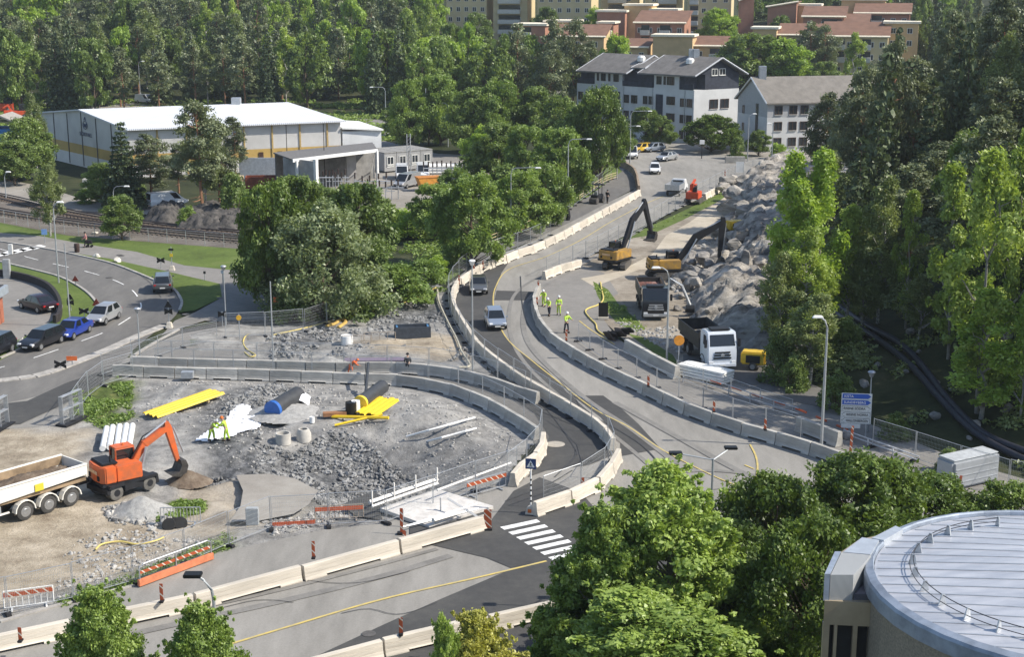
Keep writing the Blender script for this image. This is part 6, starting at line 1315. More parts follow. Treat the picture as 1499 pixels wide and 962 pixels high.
silver = paint('silver', (.46, .47, .48), .5); black = paint('black', (.015, .016, .02)); bluep = paint('blue', (.02, .05, .30)); white = paint('white', (.74, .75, .76), 0); dkred = paint('dark_red', (.025, .009, .011)); grey = paint('grey', (.12, .125, .13), .4); ltblue = paint('light_blue', (.33, .38, .45), .5); beige = paint('beige', (.38, .36, .32), .3); ylw = paint('yellow', (.55, .36, .04), 0)
car('hatch', (167,463), (137,478), 'light silver hatchback on the left bend, first behind the blue car', silver); car('sedan', (122,484), (91,499), 'bright blue saloon car between the silver hatchback and the black estate', bluep); car('wagon', (82,499), (43,514), 'black estate car on the left road behind the blue saloon', black)
car('suv', (10,512), (-28,530), 'dark car cut off by the left edge of the photo', black); car('sedan', (72,458), (40,449), 'dark red saloon turning in the car park by the black wall', dkred, z=.05); car('suv', (238,434), (240,414), 'grey SUV driving away round the left bend', grey)
car('sedan', (700,415), (701,437), 'dark grey car coming down the S curve, upper of the two', grey); car('hatch', (719,464), (731,490), 'light blue-silver car coming down the S curve, lower of the two', ltblue)
car('van', (921,222), (928,239), 'white van facing the camera on the upper road', white, cat='van', name='parked_van'); car('hatch', (958,247), (959,259), 'white car driving down the upper road towards the camera', white)
car('sedan', (985,233), (968,236), 'light silver car crossing the upper junction', silver); car('wagon', (948,221), (930,223), 'yellow car parked under the trees of the white house', ylw, z=.04); car('hatch', (962,221), (951,222), 'blue car parked next to the yellow car', ltblue, z=.04)
car('van', (229,304), (262,301), 'white van parked on the service road beside the pines', white, cat='van', name='parked_van'); car('van', (588,254), (589,268), 'white van in the equipment yard below the second cabin', white, cat='van', name='parked_van'); car('van', (617,252), (621,266), 'white van in the equipment yard beside the orange container', white, cat='van', name='parked_van')
car('van', (606,271), (586,276), 'silver van wrapped in tarpaulin in front of the two white vans', silver, cat='van', name='parked_van'); car('hatch', (655,303), (640,305), 'white car hidden behind the bushes at the yard edge', white)
car('suv', (90,137), (84,138), 'small dark car on the road beyond the birches', grey, z=.7); car('van', (206,150), (220,151), 'white van among the birches behind the hall', white, z=.7, cat='van', name='parked_van'); 
# ---- machines
yel = mat('machine_yellow', (.46, .26, .04), .6, col2=(.26, .17, .07), vs=1.6, spec=.35); ora = mat('machine_orange', (.68, .13, .03), .45, col2=(.42, .12, .05), vs=1.5, spec=.35); dk = mat('machine_dark', (.018, .019, .022), .55, var=.25, vs=2); trk = mat('track_steel', (.10, .095, .09), .7, .3, var=.3, vs=4)
def beam(mb, pts, wds, thk):
    """box-section arm through (r,z) points in the local xz plane, wds = depth at each point, thk = width in y"""
    n = len(pts); up = []; lo = []
    for i, (p, w) in enumerate(zip(pts, wds)):
        a = Vector(pts[max(0, i-1)]); b = Vector(pts[min(n-1, i+1)]); t = (b - a).normalized(); nn = Vector((-t.y, t.x)); up.append(Vector(p) + nn*w/2); lo.append(Vector(p) - nn*w/2)
    for i in range(n-1):
        q = [up[i], up[i+1], lo[i+1], lo[i]]; mb.add([(v.x, -thk/2, v.y) for v in q] + [(v.x, thk/2, v.y) for v in q], [(0,1,2,3),(7,6,5,4),(0,4,5,1),(1,5,6,2),(2,6,7,3),(3,7,4,0)])
    return mb
def bucket(t, tip, m, w=1.2, s=1.0, par=None):
    x, z = tip; pr = [(0, .15), (.35, .1), (.5, -.3), (.35, -.75), (-.1, -.95), (-.65, -.8), (-.75, -.7), (-.15, -.6), (.05, -.2)]
    return MB().side([(x + a*s, z + b*s) for a, b in pr], -w/2, w/2).build('bucket', m, par or t)
def excavator(label, loc, hd, und, boom, col, armc, wheeled=False, s=1.0, bw=1.2, name='excavator'):
    """hd = heading of the upper house, und = heading of the undercarriage (world radians); boom = foot, knee, head, stick end in (reach, height)"""
    t = thing(name, label, 'excavator', loc, hd); U_ = bpy.data.objects.new('undercarriage', None) if False else None
    Mu = Matrix.Rotation(und - hd, 4, 'Z')
    if wheeled:
        mb = MB(); mb.box((0, 0, .75), (3.6, 1.0, .45), Mu); mb.box((1.9, 0, .6), (.35, 2.3, .5), Mu, taper=(.7, 1)); mb.box((-1.9, 0, .7), (.3, 2.3, .35), Mu); mb.box((0, 1.0, .75), (1.5, .55, .5), Mu); mb.box((0, -1.0, .75), (1.5, .55, .5), Mu)
        for x in (-1.3, 1.3): mb.box((x, 0, .55), (.3, 2.0, .3), Mu)
        mb.build('chassis', dk, t, bevel=.03)
        for x in (-1.3, 1.3):
            for y in (-1.02, 1.02):
                for o in ((0, 1) if x < 0 else (0,)):
                    w = MB().lathe([(.01, -.15), (.36, -.16), (.5, -.12), (.52, 0), (.5, .12), (.36, .16), (.01, .15)], (x, y - (y/abs(y))*o*.36, .52), 18, M=Mu, axis='Y').build('wheel', mat('dusty_tyre', (.13, .125, .115), .9, var=.25, vs=3), t, smooth=True)
                    MB().lathe([(0, 0), (.24, 0), (.26, .05)], (x, y + (y/abs(y))*.165 - (y/abs(y))*o*.36, .52), 12, M=Mu, axis='Y').build('rim', dk, w)
                MB().side([(x - .62, .95), (x - .55, 1.1), (x + .55, 1.1), (x + .62, .95), (x + .6, .92), (x - .6, .92)], y - .25, y + .25, M=Mu).build('mudguard', dk, t)
        zb = .95
    else:
        for y in (-1.15, 1.15):
            pr = [(-2.0, .1), (-2.3, .35), (-2.25, .7), (-2.0, .9), (2.0, .9), (2.25, .7), (2.3, .35), (2.0, .1), (1.8, 0), (-1.8, 0)]
            tr = MB().side(pr, y - .32, y + .32, M=Mu).build('track', trk, t); g = MB()
            for k in range(17): g.box((-1.9 + k*.24, y, .92), (.14, .68, .05), Mu)
            g.build('grouser', trk, tr); MB().side([(-1.9, .25), (1.9, .25), (1.9, .65), (-1.9, .65)], y - .2, y + .2, M=Mu).build('track_frame', dk, t)
        MB().box((0, 0, .75), (1.8, 1.9, .5), Mu).build('chassis', dk, t); zb = 1.1
    # upper house: x forward
    hw = 1.25 if wheeled else 1.38; L0, L1 = (-1.9, 1.2) if wheeled else (-2.4, 1.6)
    MB().box(((L0+L1)/2, 0, zb + .1), (L1 - L0, 2*hw, .22)).build('turntable', dk, t, bevel=.03)
    MB().prism([(L0 + .25, -hw), (L0, -hw*.7), (L0 - .1, 0), (L0, hw*.7), (L0 + .25, hw), (L0 + 1.0, hw), (L0 + 1.0, -hw)], zb + .22, zb + 1.35).build('counterweight', col, t, bevel=.06)
    MB().box(((L0 + 1.0 + L1 - .3)/2, -hw*.62, zb + .75), (L1 - .3 - L0 - 1.0, hw*.74, 1.06)).build('side_housing', col, t, bevel=.06)
    MB().box(((L0 + 1.0 + L1 - .6)/2, .15, zb + .72), (L1 - .6 - L0 - 1.0, hw*.8, 1.0)).build('engine_cover', col if wheeled else dk, t, bevel=.05)
    MB().box((L0 + .75, .1, zb + 1.42), (1.1, hw*1.5, .16)).build('engine_hood', dk, t, bevel=.05); MB().tube((L0 + .9, -.5, zb + 1.4), (L0 + .9, -.5, zb + 1.9), .07, 8).build('exhaust', dk, t)
    for y in (-hw*.55, hw*.55): MB().box((L0 - .02, y, zb + .55), (.16, .22, .3)).build('vent', trim_b, t)
    MB().box((L0 - .1, 0, zb + .9), (.06, 1.2, .22)).build('name_band', mat('band_pale', (.62, .42, .25), .5, var=.1), t)
    # cab on the left (+y)
    cx, cy = L1 - .75, hw - .52; cb = MB(); x0, x1, y0, y1, z0, z1 = cx - .78, cx + .75, cy - .5, cy + .5, zb + .2, zb + 1.95
    for x, xx in ((x0, x0 + .05), (x1, x1 - .22)):
        for y in (y0 + .04, y1 - .04): cb.tube((x, y, z0), (xx, y, z1), .055, 4)
    for z in (z0 + .04, z0 + .7, z1 - .03):
        for y in (y0 + .03, y1 - .03): cb.tube((x0, y, z), (x1 - (.22 if z > z0 + 1 else .08 if z > z0 + .3 else 0), y, z), .05, 4)
    cb.box((cx, cy, z0 + .35), (1.5, .98, .68)); cab = cb.build('cab', armc if wheeled else dk, t); MB().box((cx - .08, cy, z1 + .04), (1.35, 1.02, .1)).build('roof', ora if wheeled else dk, cab, bevel=.04); MB().box((cx - .06, cy, z0 + 1.2), (1.35, .92, 1.1), taper=(.9, 1)).build('glass', cglass, cab)
    # arm
    f, k, h, e = boom; y = -.05
    o = beam(MB(), [f, k, h], [.55, 1.0, .55] if not wheeled else [.36, .5, .36], .42).build('boom', armc, t, bevel=.03)
    st = beam(MB(), [(h[0] - (e[0]-h[0])*.16, h[1] - (e[1]-h[1])*.16), h, (h[0]*.3 + e[0]*.7, h[1]*.3 + e[1]*.7), e], [.28, .5, .36, .26] if wheeled else [.4, .75, .5, .3], .34 if wheeled else .45).build('stick', armc, t, bevel=.02)
    kk = Vector(k); MB().tube((f[0] + .5, .3, f[1] - .35), (kk.x, .3, kk.y - .1), .09, 8).build('boom_cylinder', galv, o); MB().tube((f[0] + .5, -.38, f[1] - .35), (kk.x, -.38, kk.y - .1), .09, 8).build('boom_cylinder', galv, o)
    MB().tube((kk.x + .1, 0, kk.y + .42), (h[0] - (e[0]-h[0])*.14, 0, h[1] + .42), .08, 8).build('stick_cylinder', galv, o); MB().tube((h[0] + .42, 0, h[1] - .1), (e[0] + .45, 0, e[1] + .55), .07, 8).build('bucket_cylinder', galv, st)
    hs = MB(); hs.path([(f[0], .1, f[1] + .3), (kk.x, .1, kk.y + .5), (h[0], .1, h[1] + .35)], .045, 5); hs.path([(f[0], -.15, f[1] + .3), (kk.x, -.15, kk.y + .48), (h[0], -.15, h[1] + .32)], .045, 5); hs.build('hose', black_m, o) if False else MB().path([(f[0], .1, f[1] + .3), (kk.x, .1, kk.y + .5), (h[0], .1, h[1] + .35)], .05, 5).build('hose', black_m, o)
    bucket(t, e, mat('bucket_steel', (.07, .065, .06), .6, .4, var=.4, vs=3), bw, 1.05 if wheeled else 1.3); 
    for yy in (-.12, .12): MB().box((L1 - .1, yy*6 - .2, zb + 1.3), (.2, .06, .5)).build('mirror', dk, t) if False else None
    MB().lathe([(.06, 0), (.08, .1), (0, .15)], (cx, cy, z1 + .09), 8).build('beacon', orange_m, t); t.scale = (s, s, s); return t
excavator('orange wheeled excavator digging beside the white tipper', P(181, 720, 0), R(38), R(50), [(.7, 1.8), (1.6, 3.0), (3.35, 3.85), (3.95, 1.35)], ora, ora, True, .9, 1.15)
excavator('yellow tracked excavator with raised black boom next to the yellow lane line', P(903, 391, .03), R(52), R(75), [(1.2, 2.2), (3.4, 5.6), (6.2, 7.4), (7.9, 3.4)], yel, dk, False, .82, 1.3)
excavator('yellow tracked excavator loading blasted rock with its boom towards the cutting', P(977, 407, .03), R(8), R(20), [(1.2, 2.1), (3.4, 4.9), (6.6, 6.6), (6.3, 2.3)], yel, dk, False, .84, 1.4)
# wheels for trucks
def twheel(t, x, y, r=.52, w=.32, m=None):
    o = MB().lathe([(.01, -w/2), (r*.7, -w/2), (r, -w*.35), (r, w*.35), (r*.7, w/2), (.01, w/2)], (x, y, r), 20, axis='Y').build('wheel', m or mat('truck_tyre', (.06, .058, .055), .9, var=.25, vs=3), t, smooth=True)
    sg = 1 if y > 0 else -1; MB().lathe([(.01, sg*w/2 + sg*.01), (r*.32, sg*w/2 + sg*.02), (r*.55, sg*(w/2 - .05)), (r*.6, sg*(w/2 + .01))], (x, y, r), 16, axis='Y').build('rim', rimm, o)
cabglass = cglass
def truck(label, rear, front, cabm, boxm, inner, axles, L=8.2, mud=None, load=None, z=.05, boxh=1.3, name='tipper_truck', boxx=None, anchor=None):
    a, b = P(*rear, z), P(*front, z); d = (b - a).normalized(); c = b - d * L/2
    if anchor: c = P(*anchor[0], z) - d * anchor[1] - Vector((-d.y, d.x, 0)) * anchor[2]
    t = thing(name, label, 'truck', c, math.atan2(d.y, d.x)); hl = L/2
    MB().box((-.3, 0, .95), (L - 1.0, .9, .3)).build('chassis', dk, t)
    cb = MB(); cb.side([(hl - 2.2, .85), (hl - 2.2, 3.1), (hl - 1.9, 3.3), (hl - .45, 3.3), (hl - .05, 2.2), (hl, 1.0), (hl, .6), (hl - .5, .5), (hl - 2.2, .7)], -1.22, 1.22); cab = cb.build('cab', cabm, t, smooth=True, bevel=.07)
    def fq(v, nm): MB().add(v, [(0,1,2,3)]).build(nm, cabglass, cab)
    fq([(hl - .035, -1.08, 2.16), (hl - .035, 1.08, 2.16), (hl - .36, 1.02, 3.08), (hl - .36, -1.02, 3.08)], 'windscreen')
    for s_ in (-1, 1):
        fq([(hl - .35, s_*1.235, 2.1), (hl - 1.35, s_*1.235, 2.1), (hl - 1.3, s_*1.235, 2.95), (hl - .62, s_*1.235, 2.95)], 'side_window'); MB().box((hl - .1, s_*1.42, 2.4), (.12, .22, .7)).build('mirror', dk, cab, bevel=.03); MB().box((hl + .02, s_*.95, .78), (.08, .38, .2)).build('headlight', lampm, cab, bevel=.02)
    for k in range(3): MB().box((hl + .02, 0, 1.15 + k*.24), (.05, 1.5 - k*.1, .13)).build('grille', dk if cabm != black else galv, cab)
    MB().lathe([(.01, 0), (.16, .02), (.17, .05), (.01, .06)], (hl + .03, 0, 1.42), 14, axis='X').build('badge_ring', galv, cab)
    MB().box((hl + .04, 0, .55), (.16, 2.35, .3)).build('bumper', cabm if cabm != black else galv, cab, bevel=.04); MB().box((hl + .13, 0, .55), (.02, .52, .12)).build('number_plate', platem, cab); MB().box((hl - 1.1, 0, 3.42), (1.0, 1.6, .16)).build('roof_hatch', dk, cab, bevel=.03)
    x0, x1 = boxx or (-hl, hl - 2.5); z0, z1 = 1.3, 1.3 + boxh; bw = 1.22; tk = .08
    mb = MB()
    for s_ in (-1, 1): mb.side([(x0, z0 + .35), (x1, z0 + .1), (x1, z1), (x0, z1)], s_*bw - tk/2, s_*bw + tk/2)
    for s_ in (-1, 1):
        for k in range(2): mb.side([(x0, z1 - .1 - k*.0), (x1, z1 - .1), (x1, z1 + .02), (x0, z1 + .02)], s_*(bw + .05) - .04, s_*(bw + .05) + .04) if k == 0 else None
    mb.build('box_side', boxm, t, bevel=.015) ; MB().box(((x0+x1)/2, 0, z0 + .05), (x1 - x0, 2.2, .2)).build('box_floor', inner, t); MB().box((x1, 0, (z0+z1)/2 + .05), (.1, 2.5, z1 - z0 + .2)).build('box_front', boxm, t); MB().box((x0, 0, (z0+z1)/2 + .1), (.08, 2.4, z1 - z0 - .3)).build('tailgate', boxm, t)
    for s_ in (-1, 1): MB().side([(x0 + .1, z0 + .5), (x1 - .1, z0 + .3), (x1 - .1, z1 - .05), (x0 + .1, z1 - .05)], s_*(bw - .06) - .02, s_*(bw - .06) + .02).build('box_lining', inner, t)
    if load:
        rg = np.random.RandomState(int(abs(c.x)*10)); X, Y = np.meshgrid(np.linspace(x0 + .2, x1 - .2, 40), np.linspace(-1.08, 1.08, 18)); Z = z1 - .55 + .45*np.exp(-((X - (x0+x1)/2)/((x1-x0)*.3))**2 - (Y/.8)**2) + (rg.rand(*X.shape) - .5)*.14
        grid_obj('load', X, Y, Z, None, load, t, smooth=False)
    for x in axles:
        for s_ in (-1, 1):
            twheel(t, x, s_*1.05)
            if mud:
                pr = [(x + .66*math.cos(u), .55 + .66*math.sin(u)) for u in [math.pi*k/8 for k in range(9)]] + [(x + .60*math.cos(u), .55 + .60*math.sin(u)) for u in [math.pi*k/8 for k in range(8, -1, -1)]]
                MB().side(pr, s_*1.05 - .2, s_*1.05 + .2).build('mudguard', mud, t)
    return t
soil = ground_mat('soil_load', [(.35, (.07, .05, .035)), (.5, (.15, .115, .085)), (.66, (.26, .22, .17))], .8, 3, 9, .5); trw = mat('truck_white', (.72, .70, .64), .45, var=.06, vs=.7); trw2 = paint('truck_white', (.66, .70, .76), .0); boxdk = mat('tipper_dark', (.05, .048, .045), .6, .2, var=.3)
rusti = mat('worn_steel', (.30, .22, .14), .7, .2, var=.35, vs=1)
tt = truck('white tipper truck loaded with soil at the left edge of the sandy yard', (119, 738), (-60, 794), trw, trw, rusti, [-3.1, -1.6, -.1, 3.9], L=10.0, mud=trw, load=soil, boxh=1.05, boxx=(-4.2, 2.3), anchor=((106, 741), -3.1, 1.2))
MB().box((-1.0, 1.31, 1.75), (.55, .02, .42)).build('yellow_emblem', mat('emblem_yellow', (.62, .5, .05), .5, var=0), tt); MB().box((2.2, 1.0, 1.0), (1.7, .35, .55)).build('fuel_tank', galv, tt, bevel=.08); MB().box((2.4, 1.15, .75), (3.0, .1, .08)).build('side_rail', trw, tt)
truck('white-cabbed tipper truck with dark box facing the camera by the rock cutting', (1000, 497), (1058, 545), trw2, boxdk, boxdk, [-2.9, -1.5, 2.7], L=8.4, mud=dk, boxh=1.35).scale = (.95, .95, .93)
tb = truck('black truck with silver bumper and grab arm parked among the blasted rock', (938, 418), (960, 470), black, boxdk, rusti, [-2.6, -1.2, 2.6], L=8.0, mud=dk, boxh=1.5, load=ground_mat('scrap_load', [(.35, (.05, .04, .04)), (.5, (.20, .09, .07)), (.62, (.28, .26, .25))], 1.2, 3, 7, .6))
tb.scale = (.95, .95, .86); MB().path([(1.6, .9, 1.6), (1.8, 1.6, 3.9), (1.9, 2.6, 3.2), (2.2, 3.4, 1.2)], .16, 6).build('crane_arm', galv, tb); bucket(tb, (2.2, 1.1), dk, .8, .8).location = (0, 3.4, 0)
# flatbed pickup
a, b = P(978, 291, .05), P(1002, 277, .05); d = (b - a).normalized(); t = thing('flatbed_truck', 'white flatbed truck with grey sides driving up the upper road', 'truck', (a + b)/2, math.atan2(d.y, d.x))
MB().box((-.9, 0, .75), (3.4, 1.5, .25)).build('chassis', dk, t); mb = MB()
for s_ in (-1, 1): mb.box((-1.1, s_*1.0, 1.25), (3.2, .06, .75))
for x in (-2.7, .5): mb.box((x, 0, 1.25), (.06, 2.0, .75))
mb.box((-1.1, 0, .9), (3.2, 2.0, .08)); mb.build('load_bed', galv, t); cb = MB().side([(.65, .5), (.65, 1.95), (1.9, 1.95), (2.4, 1.25), (2.95, 1.1), (3.0, .5)], -.92, .92).build('cab', white, t, smooth=True, bevel=.06)
MB().box((2.17, 0, 1.6), (.05, 1.6, .6), M=Matrix.Rotation(0, 4, 'Y')).build('windscreen', cglass, cb); MB().box((.63, 0, 1.6), (.04, 1.4, .45)).build('rear_window', cglass, cb)
for x in (-1.7, 2.1):
    for s_ in (-1, 1): twheel(t, x, s_*.85, .38, .25)
# red drill rig
t = thing('drill_rig', 'small red tracked drill rig at the edge of the haul track', 'drill rig', P(1016, 297, .03), R(70)); redp = mat('rig_red', (.55, .08, .03), .5, var=.15)
for y in (-.85, .85): MB().side([(-1.4, .1), (-1.6, .4), (-1.3, .7), (1.3, .7), (1.6, .4), (1.4, .1)], y - .22, y + .22).build('track', trk, t)
MB().box((-.3, 0, 1.15), (2.3, 1.7, .9)).build('body', redp, t, bevel=.06); MB().box((.9, .35, 1.75), (.9, .8, 1.3)).build('cab', redp, t, bevel=.05); MB().box((.95, .35, 2.0), (.93, .83, .6)).build('window', cglass, t); beam(MB(), [(-.8, 1.5), (-1.2, 2.7), (.2, 3.1)], [.3, .3, .2], .3).build('boom', redp, t); MB().box((-.9, -.3, 1.9), (.5, .5, .8)).build('compressor', dk, t, bevel=.03)
# small roller / site dumper on the footpath
t = thing('road_roller', 'small black ride-on roller with canopy on the upper footpath', 'roller', P(874, 297, .04), R(60)); 
for x in (-.9, .9): MB().lathe([(0, -.55), (.42, -.55), (.42, .55), (0, .55)], (x, 0, .42), 16, axis='Y').build('drum', trk, t)
MB().box((0, 0, .85), (1.9, 1.0, .6)).build('body', dk, t, bevel=.05); mb = MB()
for x in (-.5, .5):
    for y in (-.45, .45): mb.tube((x, y, 1.1), (x, y, 2.5), .05, 5)
mb.build('canopy_posts', dk, t); MB().box((0, 0, 2.5), (1.5, 1.2, .1)).build('canopy', dk, t, bevel=.03); MB().box((-.2, 0, 1.3), (.5, .5, .5)).build('seat', galv, t, bevel=.04)
# small yellow compressor units
for (x, y, l, z0, rz) in ((1103, 540, 'small yellow wheeled compressor beside the white-cabbed truck', .03, -.3), (1075, 341, 'yellow generator box on the blasted rock behind the loading excavator', 1.0, .4)):
    t = thing('compressor', l, 'compressor', P(x, y, z0), rz); MB().box((0, 0, .95), (1.9, 1.2, 1.0)).build('housing', mat('compressor_yellow', (.62, .42, .04), .5, var=.15), t, bevel=.1); MB().box((.97, 0, .95), (.04, .8, .6)).build('grille', dk, t); MB().box((0, -.61, .9), (1.1, .03, .6)).build('door', dk, t)
    for s_ in (-1, 1): twheel(t, 0, s_*.62, .33, .2)
    MB().tube((.95, 0, .45), (1.9, 0, .35), .05, 5).build('tow_bar', dk, t)
# orange skip truck in the yard
t = thing('skip', 'orange skip on a stand in the equipment yard beside the vans', 'skip', P(627, 279), R(20)); MB().side([(-1.7, 1.9), (1.7, 1.9), (1.2, .6), (-1.2, .6)], -.9, .9).build('tub', mat('skip_orange', (.62, .28, .05), .6, var=.2), t, bevel=.03)
for x in (-1, 1): MB().box((x, 0, .3), (.15, 1.6, .6)).build('stand', dk, t)
MB().side([(-1.75, 1.9), (1.75, 1.9), (1.75, 2.02), (-1.75, 2.02)], -.95, .95).build('rim', mat('skip_orange2', (.5, .2, .04), .6), t)
# far left yard
t = thing('tent', 'grey-roofed shelter tent with blue tarpaulin sides at the far left', 'tent', P(12, 212), 0); MB().box((0, 0, 1.6), (9, 6, 3.0)).build('blue_side', mat('tarp_blue', (.04, .17, .42), .7, var=.15), t); MB().side([(-6, 2.9), (0, 5.6), (6, 2.9), (5.6, 2.8), (0, 5.3), (-5.6, 2.8)], -3.5, 3.5).build('roof', mat('tarp_grey', (.30, .28, .25), .8, var=.15), t)
for (x, y, l) in ((25, 176, 'red machine with dark roof at the far left behind the tent'), (3, 165, 'tall red machine cut off by the left edge')):
    t = thing('red_machine', l, 'machine', P(x, y), .3); MB().box((0, 0, 1.3), (5.0, 2.6, 1.5)).build('body', redp, t, bevel=.1); MB().box((1.4, 0, 2.6), (1.8, 2.2, 1.4)).build('cab', dk, t, bevel=.08); beam(MB(), [(-1, 2), (-1.6, 3.2), (-2.6, 2.6)], [.4, .4, .3], .4).build('boom', redp, t)
    for xx in (-1.6, 1.6):
        for yy in (-1.2, 1.2): twheel(t, xx, yy, .7, .4)
t = thing('skip', 'rusty red open skip behind the boundary wall of the yard', 'skip', P(392, 276), .1); mb = MB()
for y in (-1.1, 1.1): mb.box((0, y, 1.0), (6, .1, 1.6))
for x in (-3, 3): mb.box((x, 0, 1.0), (.1, 2.2, 1.6))
mb.box((0, 0, .25), (6, 2.2, .1)); mb.build('tub', mat('rusty_red', (.24, .07, .04), .8, var=.3), t); MB().box((-3.9, -.5, 1.2), (1.2, 1.2, 1.5)).build('winch_box', wood_r, t)
t = tag(MB().box((0, 0, 1.0), (1.6, 1.6, 2.0), taper=(.9, .9)).build('signal_cabinet', mat('pale_cabinet', (.55, .53, .48), .7), bevel=.05), 'pale signal cabinet on the bank below the hall gable', 'cabinet'); t.location = P(127, 278); t.scale = (.6, .6, .8)
# ================================================================ ROCK, SITE THINGS, PEOPLE
def rockmat():
    m = bpy.data.materials.new('blasted_rock'); m.use_nodes = True; n = m.node_tree.nodes; l = m.node_tree.links; b = n['Principled BSDF']; b.inputs['Roughness'].default_value = .9; b.inputs['Specular IOR Level'].default_value = .2
    g = n.new('ShaderNodeNewGeometry'); mp = n.new('ShaderNodeMapping'); mp.inputs['Rotation'].default_value = (.5, .3, .5); mp.inputs['Scale'].default_value = (.35, 1, 1.6); l.new(g.outputs['Position'], mp.inputs[0])
    t = n.new('ShaderNodeTexNoise'); t.inputs['Scale'].default_value = .55; t.inputs['Detail'].default_value = 10; t.inputs['Roughness'].default_value = .7; l.new(mp.outputs[0], t.inputs['Vector'])
    c = n.new('ShaderNodeValToRGB'); e = c.color_ramp.elements; e.new(.5); e.new(.58)
    for el, (p_, cc) in zip(e, ((.36, (.07, .067, .064)), (.43, (.22, .205, .185)), (.52, (.40, .37, .325)), (.64, (.58, .54, .48)))): el.position = p_; el.color = (*cc, 1)
    l.new(t.outputs['Fac'], c.inputs['Fac']); l.new(c.outputs['Color'], b.inputs['Base Color']); t2 = n.new('ShaderNodeTexNoise'); t2.inputs['Scale'].default_value = 2.2; t2.inputs['Detail'].default_value = 9; t2.inputs['Roughness'].default_value = .75; l.new(mp.outputs[0], t2.inputs['Vector'])
    bp = n.new('ShaderNodeBump'); bp.inputs['Strength'].default_value = .9; bp.inputs['Distance'].default_value = .35; l.new(t2.outputs['Fac'], bp.inputs['Height']); l.new(bp.outputs['Normal'], b.inputs['Normal']); return m
ROCK = rockmat(); rock_g = mat('boulder_grey', (.34, .32, .29), .9, col2=(.13, .125, .12), vs=1.0, bump=.5, bs=5)
DROCK = mat('dark_rock', (.12, .11, .10), .9, col2=(.03, .03, .03), vs=1.2, bump=.8, bs=3)
def outcrop(label, px, hmax, seed, edge=5, sc=5, st=.4, z0=0, ridge=1.0, m=None):
    poly = [(p.x, p.y) for p in PP(px)]; a = np.array(poly); X, Y = np.meshgrid(np.arange(a[:, 0].min(), a[:, 0].max(), st), np.arange(a[:, 1].min(), a[:, 1].max(), st)); ins = inpoly(X, Y, poly); d = pdist(X, Y, poly)
    n1 = 1 - np.abs(vnoise(X*.8 + Y*.5, Y - X*.3, sc, seed) * 2 - 1); n2 = 1 - np.abs(vnoise(X + Y*.6, Y*1.4, sc*.35, seed + 1) * 2 - 1)
    Z = ss(0, edge, d) * hmax * (.45 + .55*n1) + ss(0, 1.5, d) * ridge * ((n2 - .5) * 1.5 + (np.round(n2 * 4) / 4 - n2) * 1.6) + ss(0, 1, d) * (np.round(n1 * 6) / 6 - n1) * hmax * .9
    Z = np.where(ins, np.maximum(Z, -.1), -.3) + terrain(X, Y) * .9 + z0; keep = ins | (d < st)
    return tag(grid_obj('rock_outcrop', X, Y, Z, keep, m or ROCK, smooth=False), label, 'rock')
outcrop('big blasted rock face beside the haul track, left of the bright aspens', [(1072,300),(1070,275),(1090,262),(1120,252),(1180,252),(1230,270),(1230,420),(1160,430),(1110,412),(1065,400),(1052,372),(1060,340)], 3.0, 21, 4, 5)
outcrop('low rounded rock hump behind the black truck', [(1000,452),(1010,425),(1040,405),(1090,400),(1150,420),(1180,470),(1130,490),(1060,480),(1010,478)], 2.3, 31, 4, 5)
outcrop('brown rock hump behind the white-cabbed truck', [(1020,505),(1030,480),(1070,460),(1120,462),(1170,480),(1180,530),(1120,528),(1080,520)], 2.2, 41, 3.5, 5)
outcrop('dark rock lump beside the railway tracks', [(255,335),(262,318),(300,306),(340,304),(378,312),(385,332),(340,340),(290,338)], .9, 51, 2, 3, .35, m=DROCK); outcrop('dark rock bank below the white parked van', [(205,322),(222,310),(262,304),(280,312),(268,326),(235,330)], 1.0, 61, 2, 3, .35, m=DROCK)
rngb = random.Random(77)
def boulder(px, py, s, label, group=None, z=0, m=rock_g):
    bm = bmesh.new(); bmesh.ops.create_icosphere(bm, subdivisions=2 if m is not ROCK else 3, radius=1)
    off = Vector((rngb.random()*50, rngb.random()*50, 0)); pl = [Vector((rngb.gauss(0,1), rngb.gauss(0,1), rngb.gauss(0,1))).normalized() for _ in range(9 if m is not ROCK else 14)]
    for v in bm.verts:
        for n_ in pl:
            dd = v.co.dot(n_) - (.68 if m is not ROCK else .5)
            if dd > 0: v.co -= n_ * dd
        v.co *= 1 + .12 * noise.noise(v.co * 2 + off)
    me = bpy.data.meshes.new('boulder'); bm.to_mesh(me); bm.free(); me.materials.append(m); o = bpy.data.objects.new('boulder', me); C.objects.link(o)
    p = P(px, py); o.location = (p.x, p.y, z + s*.35 + th(p.x, p.y)); o.scale = (s*rngb.uniform(.8,1.3), s*rngb.uniform(.7,1.1), s*rngb.uniform(.6,.9)); o.rotation_euler = (rngb.uniform(-.4,.4), rngb.uniform(-.4,.4), rngb.uniform(0,6)); tag(o, label, 'boulder', group)
for i in range(64):
    x, y = rngb.uniform(985, 1085), rngb.uniform(378, 428)
    boulder(x, y, rngb.uniform(.35, 1.0), 'broken rock block in the pile under the loading excavator bucket', 'rock blocks under the loading excavator', z=max(0, .9 - abs(x - 1035)/45))
for i in range(120):
    x, y = rngb.uniform(1050, 1190), rngb.uniform(268, 430)
    if x < 1050 + (y - 250) * -.15 + 12: continue
    p_ = P(x, y); boulder(x, y, rngb.uniform(.7, 2.1), 'angular slab of blasted rock on the cutting face', 'rock slabs on the cutting face', z=1.4 if x > 1075 else .5, m=ROCK)
for i in range(26): boulder(rngb.uniform(1020, 1150), rngb.uniform(425, 520), rngb.uniform(.4, 1.1), 'rock slab lying on the low rock humps', 'rock slabs on the low humps', z=1.0, m=ROCK)
